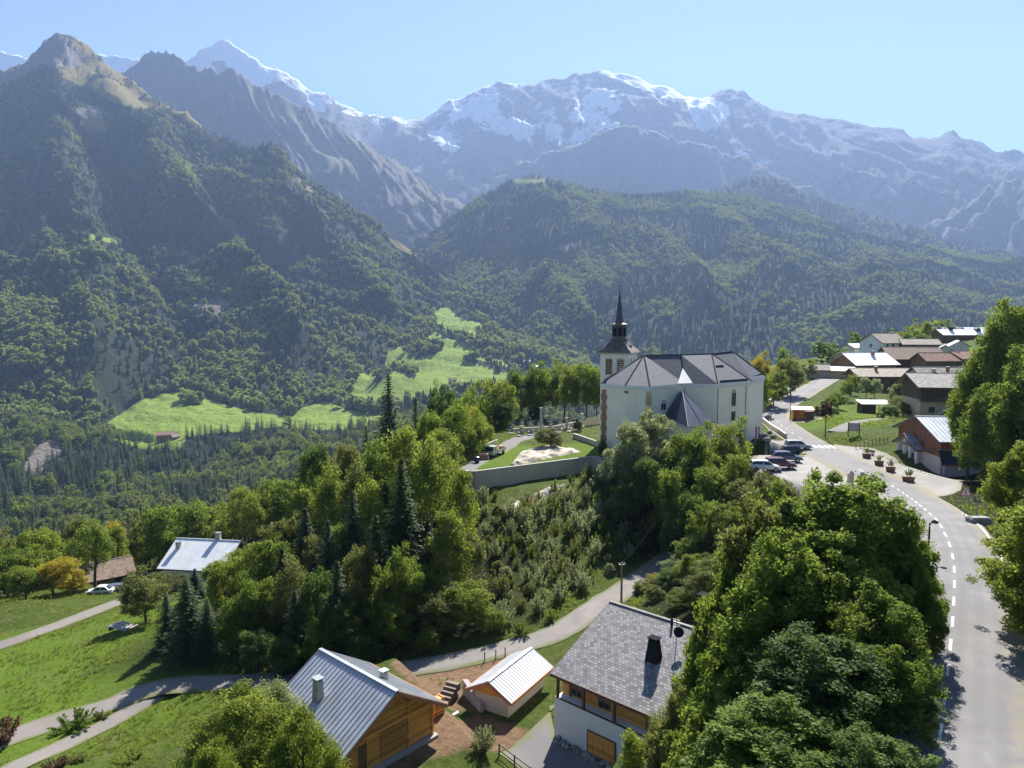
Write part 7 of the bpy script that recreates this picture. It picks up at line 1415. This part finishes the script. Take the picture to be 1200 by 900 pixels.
# ---- mixed forest on the slope behind the left houses, individuals first
fr = np.random.RandomState(9); cand = []
for _ in range(9000):
    D = fr.uniform(125, 455); u = fr.uniform(-70, 640); x = (u-600)/FPX*D; y = D
    if y-x*0.25 < 150+ (0 if u < 330 else 10): continue
    cand.append((x, y, u))
kept = []; grid_ = {}
for x, y, u in cand:
    if fr.rand() > y/455: continue
    k = (int(x//7), int(y//7)); ok = True
    for i in (-1, 0, 1):
        for j in (-1, 0, 1):
            for a, b in grid_.get((k[0]+i, k[1]+j), ()):
                if (x-a)**2+(y-b)**2 < 36: ok = False
    if not ok: continue
    if any((x-a)**2+(y-b)**2 < (r_*0.8)**2 for a, b, r_ in LOC): continue
    if (x-H1P.x)**2+(y-H1P.y)**2 < 14**2 or (x-h2.location.x)**2+(y-h2.location.y)**2 < 10**2: continue
    if -8 < x and y < 172: continue
    if x > 40 and y < 400: continue
    grid_.setdefault(k, []).append((x, y)); kept.append((x, y, u))
kept.sort(key=lambda p: p[1]); print('slope forest', len(kept), NT_)
kx = np.array([k[0] for k in kept]); ky = np.array([k[1] for k in kept]); kz = gz(kx, ky); patch = fbm(kx/45, ky/45, 3, 77)
rest = []; nS = nB = 0
for i, (x, y, u) in enumerate(kept):
    con = patch[i]+fr.normal()*0.12 > 0.06; h = fr.uniform(11, 19) if con else fr.uniform(9, 15)
    if con and nS < 150 or (not con and nB < 150):
        lob = 'M' if y < 175 else 'F'
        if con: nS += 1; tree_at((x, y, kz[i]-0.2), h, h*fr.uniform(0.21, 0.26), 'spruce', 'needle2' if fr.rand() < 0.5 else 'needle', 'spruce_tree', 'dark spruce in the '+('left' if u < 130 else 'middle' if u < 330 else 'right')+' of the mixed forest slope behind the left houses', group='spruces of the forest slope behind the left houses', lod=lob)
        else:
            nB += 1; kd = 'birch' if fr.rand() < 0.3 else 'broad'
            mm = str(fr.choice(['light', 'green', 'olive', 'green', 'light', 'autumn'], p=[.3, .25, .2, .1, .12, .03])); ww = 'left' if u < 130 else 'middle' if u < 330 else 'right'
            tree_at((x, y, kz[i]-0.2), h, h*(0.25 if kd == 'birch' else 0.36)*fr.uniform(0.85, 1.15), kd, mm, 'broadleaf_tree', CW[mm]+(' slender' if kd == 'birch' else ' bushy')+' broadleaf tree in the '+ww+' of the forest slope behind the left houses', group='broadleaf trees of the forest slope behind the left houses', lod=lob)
    else: rest.append((x, y, kz[i]-0.2, 0 if con else 1, h))
print('individual', nS, nB, 'rest', len(rest), NT_)
# ================================================================== FORESTS AS MASSES
kinds = bpy.data.collections.new('forest_kinds')            # not linked to the scene: only instanced
def far_conifer(seed):
    r = np.random.RandomState(seed); V = []; F = []; n = 7; T_ = 6
    for k in range(T_):
        z0 = 0.06+k*0.145; z1 = z0+0.30; R = 0.185*(1-k/T_)**0.8+0.015; b = len(V)
        for i in range(n*2): a = math.pi*i/n+k; rr = R*(1.0 if i % 2 else 0.55)*r.uniform(0.75, 1.2); V.append((rr*math.cos(a), rr*math.sin(a), z0-(0.03 if i % 2 else -0.02)+r.normal()*0.01))
        V.append((r.normal()*0.006, r.normal()*0.006, min(z1, 1.0))); F += [(b+i, b+(i+1) % (2*n), b+2*n) for i in range(2*n)]
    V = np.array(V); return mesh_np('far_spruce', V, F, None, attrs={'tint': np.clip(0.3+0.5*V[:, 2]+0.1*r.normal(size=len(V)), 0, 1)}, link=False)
def far_broad(seed, nb=9, q=90):
    (V, Q, T_), _ = broad_proto(seed, 1.0, 0.36, 26, 16, 0.085, base=0.05, clump=(0.26, 0.42), limbs=1); r = np.random.RandomState(seed)
    bm = bmesh.new(); bmesh.ops.create_icosphere(bm, subdivisions=3, radius=1); W_ = np.array([v.co[:] for v in bm.verts]); F_ = [[v.index for v in f.verts] for f in bm.faces]; bm.free()
    n = fbm(W_[:, 0]*1.6+seed, W_[:, 1]*1.6+W_[:, 2]*2.1, 3, seed % 17); W2 = W_*(0.78+0.7*n)[:, None]*np.array([0.33, 0.33, 0.42])+np.array([0, 0, 0.5])
    V2 = np.vstack([W2, V]); FF = F_+[[i+len(W2) for i in q_] for q_ in Q.tolist()]; return mesh_np('far_broadleaf', V2, FF, None, attrs={'tint': np.concatenate([np.clip(0.35+n, 0, 1), T_])}, link=False)
FM = dict(c=leaf_mat('far_needles', (0.016, 0.034, 0.017), (0.038, 0.066, 0.026), (0.085, 0.12, 0.045), 0.2, patch=0.006), b=leaf_mat('far_leaves', (0.055, 0.09, 0.02), (0.16, 0.21, 0.045), (0.33, 0.37, 0.11), 0.45, patch=0.006))
protos = []
for i in range(3): me = far_conifer(300+i); me.materials.append(FM['c']); protos.append(('a%d' % i, me, 1))
for i in range(4): me = far_broad(310+i); me.materials.append(FM['b']); protos.append(('b%d' % i, me, 1))
for i in range(3): H_, R_, cm, tm = PROTO[('spruce', 'F', i)]; protos.append(('c%d' % i, with_mat(cm, LM['needle2']), 1/H_))
for i, (kd, m) in enumerate((('broad', 'light'), ('broad', 'green'), ('birch', 'olive'), ('broad', 'olive'), ('birch', 'light'))): H_, R_, cm, tm = PROTO[(kd, 'F', i % 3)]; protos.append(('d%d' % i, with_mat(cm, LM[m]), 1/H_))
for nm, me, s in protos: o = bpy.data.objects.new('proto_'+nm, me); kinds.objects.link(o); o.scale = (s, s, s)
def tuft(seed):
    r = np.random.RandomState(seed); V = []; F = []
    for i in range(16):
        a = r.rand()*6.28; o = r.rand()*0.35; x, y = math.cos(a)*o, math.sin(a)*o; w = 0.05; d = np.array([math.cos(a), math.sin(a)])*r.uniform(0.05, 0.5); h = r.uniform(0.5, 1); b = len(V); s = np.array([-d[1], d[0]])/np.linalg.norm(d)*w
        V += [(x-s[0], y-s[1], -0.1), (x+s[0], y+s[1], -0.1), (x+d[0]*.4+s[0]*.7, y+d[1]*.4+s[1]*.7, h*.6), (x+d[0]*.4-s[0]*.7, y+d[1]*.4-s[1]*.7, h*.6), (x+d[0], y+d[1], h)]; F += [(b, b+1, b+2, b+3), (b+3, b+2, b+4)]
    return mesh_np('tuft', V, F, None, attrs={'tint': np.clip(0.3+0.5*np.array(V)[:, 2], 0, 1)}, link=False)
for i, m_ in enumerate((LM['light'], LM['olive'], LM['green'])): me = tuft(i); me.materials.append(m_); o = bpy.data.objects.new('proto_e%d' % i, me); kinds.objects.link(o)
def forest(name, pts_, label_cat=None):
    "pts_: rows of x, y, z, kind index, height"
    a = np.asarray(pts_, float); n = len(a); me = bpy.data.meshes.new(name); me.vertices.add(n); me.vertices.foreach_set('co', a[:, :3].astype(np.float32).ravel())
    r = np.random.RandomState(3)
    for nm, ty, val in (('kind', 'INT', a[:, 3].astype(np.int32)), ('hgt', 'FLOAT', a[:, 4].astype(np.float32)), ('spin', 'FLOAT', (r.rand(n)*6.28).astype(np.float32))):
        at_ = me.attributes.new(nm, ty, 'POINT'); at_.data.foreach_set('value', val)
    o = bpy.data.objects.new(name, me); COL.objects.link(o); g = bpy.data.node_groups.new(name+'_nodes', 'GeometryNodeTree')
    g.interface.new_socket('Geometry', in_out='INPUT', socket_type='NodeSocketGeometry'); g.interface.new_socket('Geometry', in_out='OUTPUT', socket_type='NodeSocketGeometry')
    gi = g.nodes.new('NodeGroupInput'); go = g.nodes.new('NodeGroupOutput'); ci = g.nodes.new('GeometryNodeCollectionInfo'); ci.inputs[0].default_value = kinds; ci.inputs[1].default_value = True; ci.inputs[2].default_value = True
    ip = g.nodes.new('GeometryNodeInstanceOnPoints'); ip.inputs['Pick Instance'].default_value = True
    def na(nm, ty): q = g.nodes.new('GeometryNodeInputNamedAttribute'); q.data_type = ty; q.inputs[0].default_value = nm; return q.outputs[0]
    cx = g.nodes.new('ShaderNodeCombineXYZ'); g.links.new(na('spin', 'FLOAT'), cx.inputs[2]); er = g.nodes.new('FunctionNodeEulerToRotation'); g.links.new(cx.outputs[0], er.inputs[0])
    g.links.new(gi.outputs[0], ip.inputs['Points']); g.links.new(ci.outputs[0], ip.inputs['Instance']); g.links.new(na('kind', 'INT'), ip.inputs['Instance Index']); g.links.new(er.outputs[0], ip.inputs['Rotation']); g.links.new(na('hgt', 'FLOAT'), ip.inputs['Scale'])
    g.links.new(ip.outputs[0], go.inputs[0]); md = o.modifiers.new('trees', 'NODES'); md.node_group = g; tag(o, kind='stuff'); return o
# reset-children drops the prototype's own scale, so bake the unit height into it instead
for o in list(kinds.objects):
    s = o.scale[0]
    if s != 1: me = o.data.copy(); me.transform(Matrix.Scale(s, 4)); o.data = me; o.scale = (1, 1, 1)
gr = np.random.RandomState(31); gD = 30+gr.rand(60000)**0.7*125; gU = gr.uniform(-80, 1250, 60000); gX = (gU-600)/FPX*gD; gn = fbm(gX/6, gD/6, 3, 91); keep = gn+gr.normal(size=60000)*0.18 > -0.02
for ln, hw in ((road_c, 3.7), (lane_c, 1.9), (fork_c, 1.3), (up_c, 1.6), (gp, 1.9), (dr, 1.8)): d_, _ = dist_poly(gX, gD, [(p.x, p.y) for p in ln[::2]]); keep &= d_ > hw
for pl in (pk, ap_, dpoly, a2_): keep &= ~in_poly(gX, gD, pl)
for q_ in ([(-22, 62), (-12, 38), (0, 50), (-9, 66)], [(-7, 58), (1, 54), (6, 62), (0, 67)], [(0, 47), (12, 38), (28, 60), (14, 68)], [(14, 110), (48, 112), (52, 140), (14, 140)], [(58, 96), (75, 96), (75, 120), (58, 120)]): keep &= ~in_poly(gX, gD, q_)
keep &= ~((gX > -8) & (gX < 26) & (gD > 104) & (gD < 128)); gX, gD, gn = gX[keep], gD[keep], gn[keep]; gZ = gz(gX, gD); print('tufts', len(gX))
rest = np.array(rest); k_ = rest[:, 3].copy(); rest[:, 3] = np.where(k_ == 0, 7+fr.randint(0, 3, len(rest)), 10+fr.randint(0, 5, len(rest))); forest('slope_forest', rest)
forest('grass_tufts', np.column_stack([gX, gD, gZ, 15+gr.randint(0, 3, len(gX)), gr.uniform(0.12, 0.38, len(gX))*(1+np.clip(gn, 0, .5))]))
names_ = ['ridge_forest', 'hill_forest', 'mountain_forest', 'field_edge_trees']
for (V_, U_, pv_, dens, step, nmax, con_, seed), nm in zip(FORESTS, names_):
    p = sample(V_, U_, pv_, dens, step, nmax, seed) ; r = np.random.RandomState(seed); c_ = fbm(p[:, 0]/170, p[:, 1]/170, 4, seed)+r.normal(size=len(p))*0.16+0.02
    isc = c_ > np.where(nm == 'field_edge_trees', 0.15, np.where(nm == 'mountain_forest', 0.06-0.24*sstep(-60, 400, p[:, 2]), -0.13)); sz = np.where(isc, r.uniform(15, 28, len(p)), r.uniform(14, 26, len(p)))*(0.78 if nm == 'hill_forest' else 1.1 if nm == 'ridge_forest' else np.interp(p[:, 1], [1100, 2200], [1.05, 0.8]))
    near = p[:, 1] < 1250; kk = np.where(isc, r.randint(0, 3, len(p)), 3+r.randint(0, 4, len(p))); kk = np.where(near & isc, 7+r.randint(0, 3, len(p)), kk); kk = np.where(near & ~isc, 10+r.randint(0, 5, len(p)), kk)
    p[:, 2] += -0.8; forest(nm, np.column_stack([p, kk, sz]))
for i, (t, s) in enumerate(PLANTERS):
    H, R, cm, tm = PROTO[('shrub', 'M', i % 4)]; o = bpy.data.objects.new('planter_plant', with_mat(cm, LM[['green', 'green', 'russet', 'dark'][i]])); COL.objects.link(o); o.parent = t; o.location = (0, 0, 0.7); o.scale = (s/R*1.1, s/R*1.1, 1.0/H*(1.0 if i < 3 else 1.2))
# ================================================================== AIR
hb = MB(); hb.box(-9000, 9000, -300, 9600, CZ-420, CZ+3300)
t = NT('valley_haze'); t.n.remove(t.b); pv0 = t.new('ShaderNodeVolumePrincipled'); pv0.inputs['Color'].default_value = (0.42, 0.595, 0.98, 1); pv0.inputs['Density'].default_value = HAZE; pv0.inputs['Anisotropy'].default_value = 0.25
t.link(pv0.outputs[0], t.out.inputs['Volume']); hz = hb.build('haze', t.m); tag(hz, kind='stuff')
t.m.cycles.homogeneous_volume = True
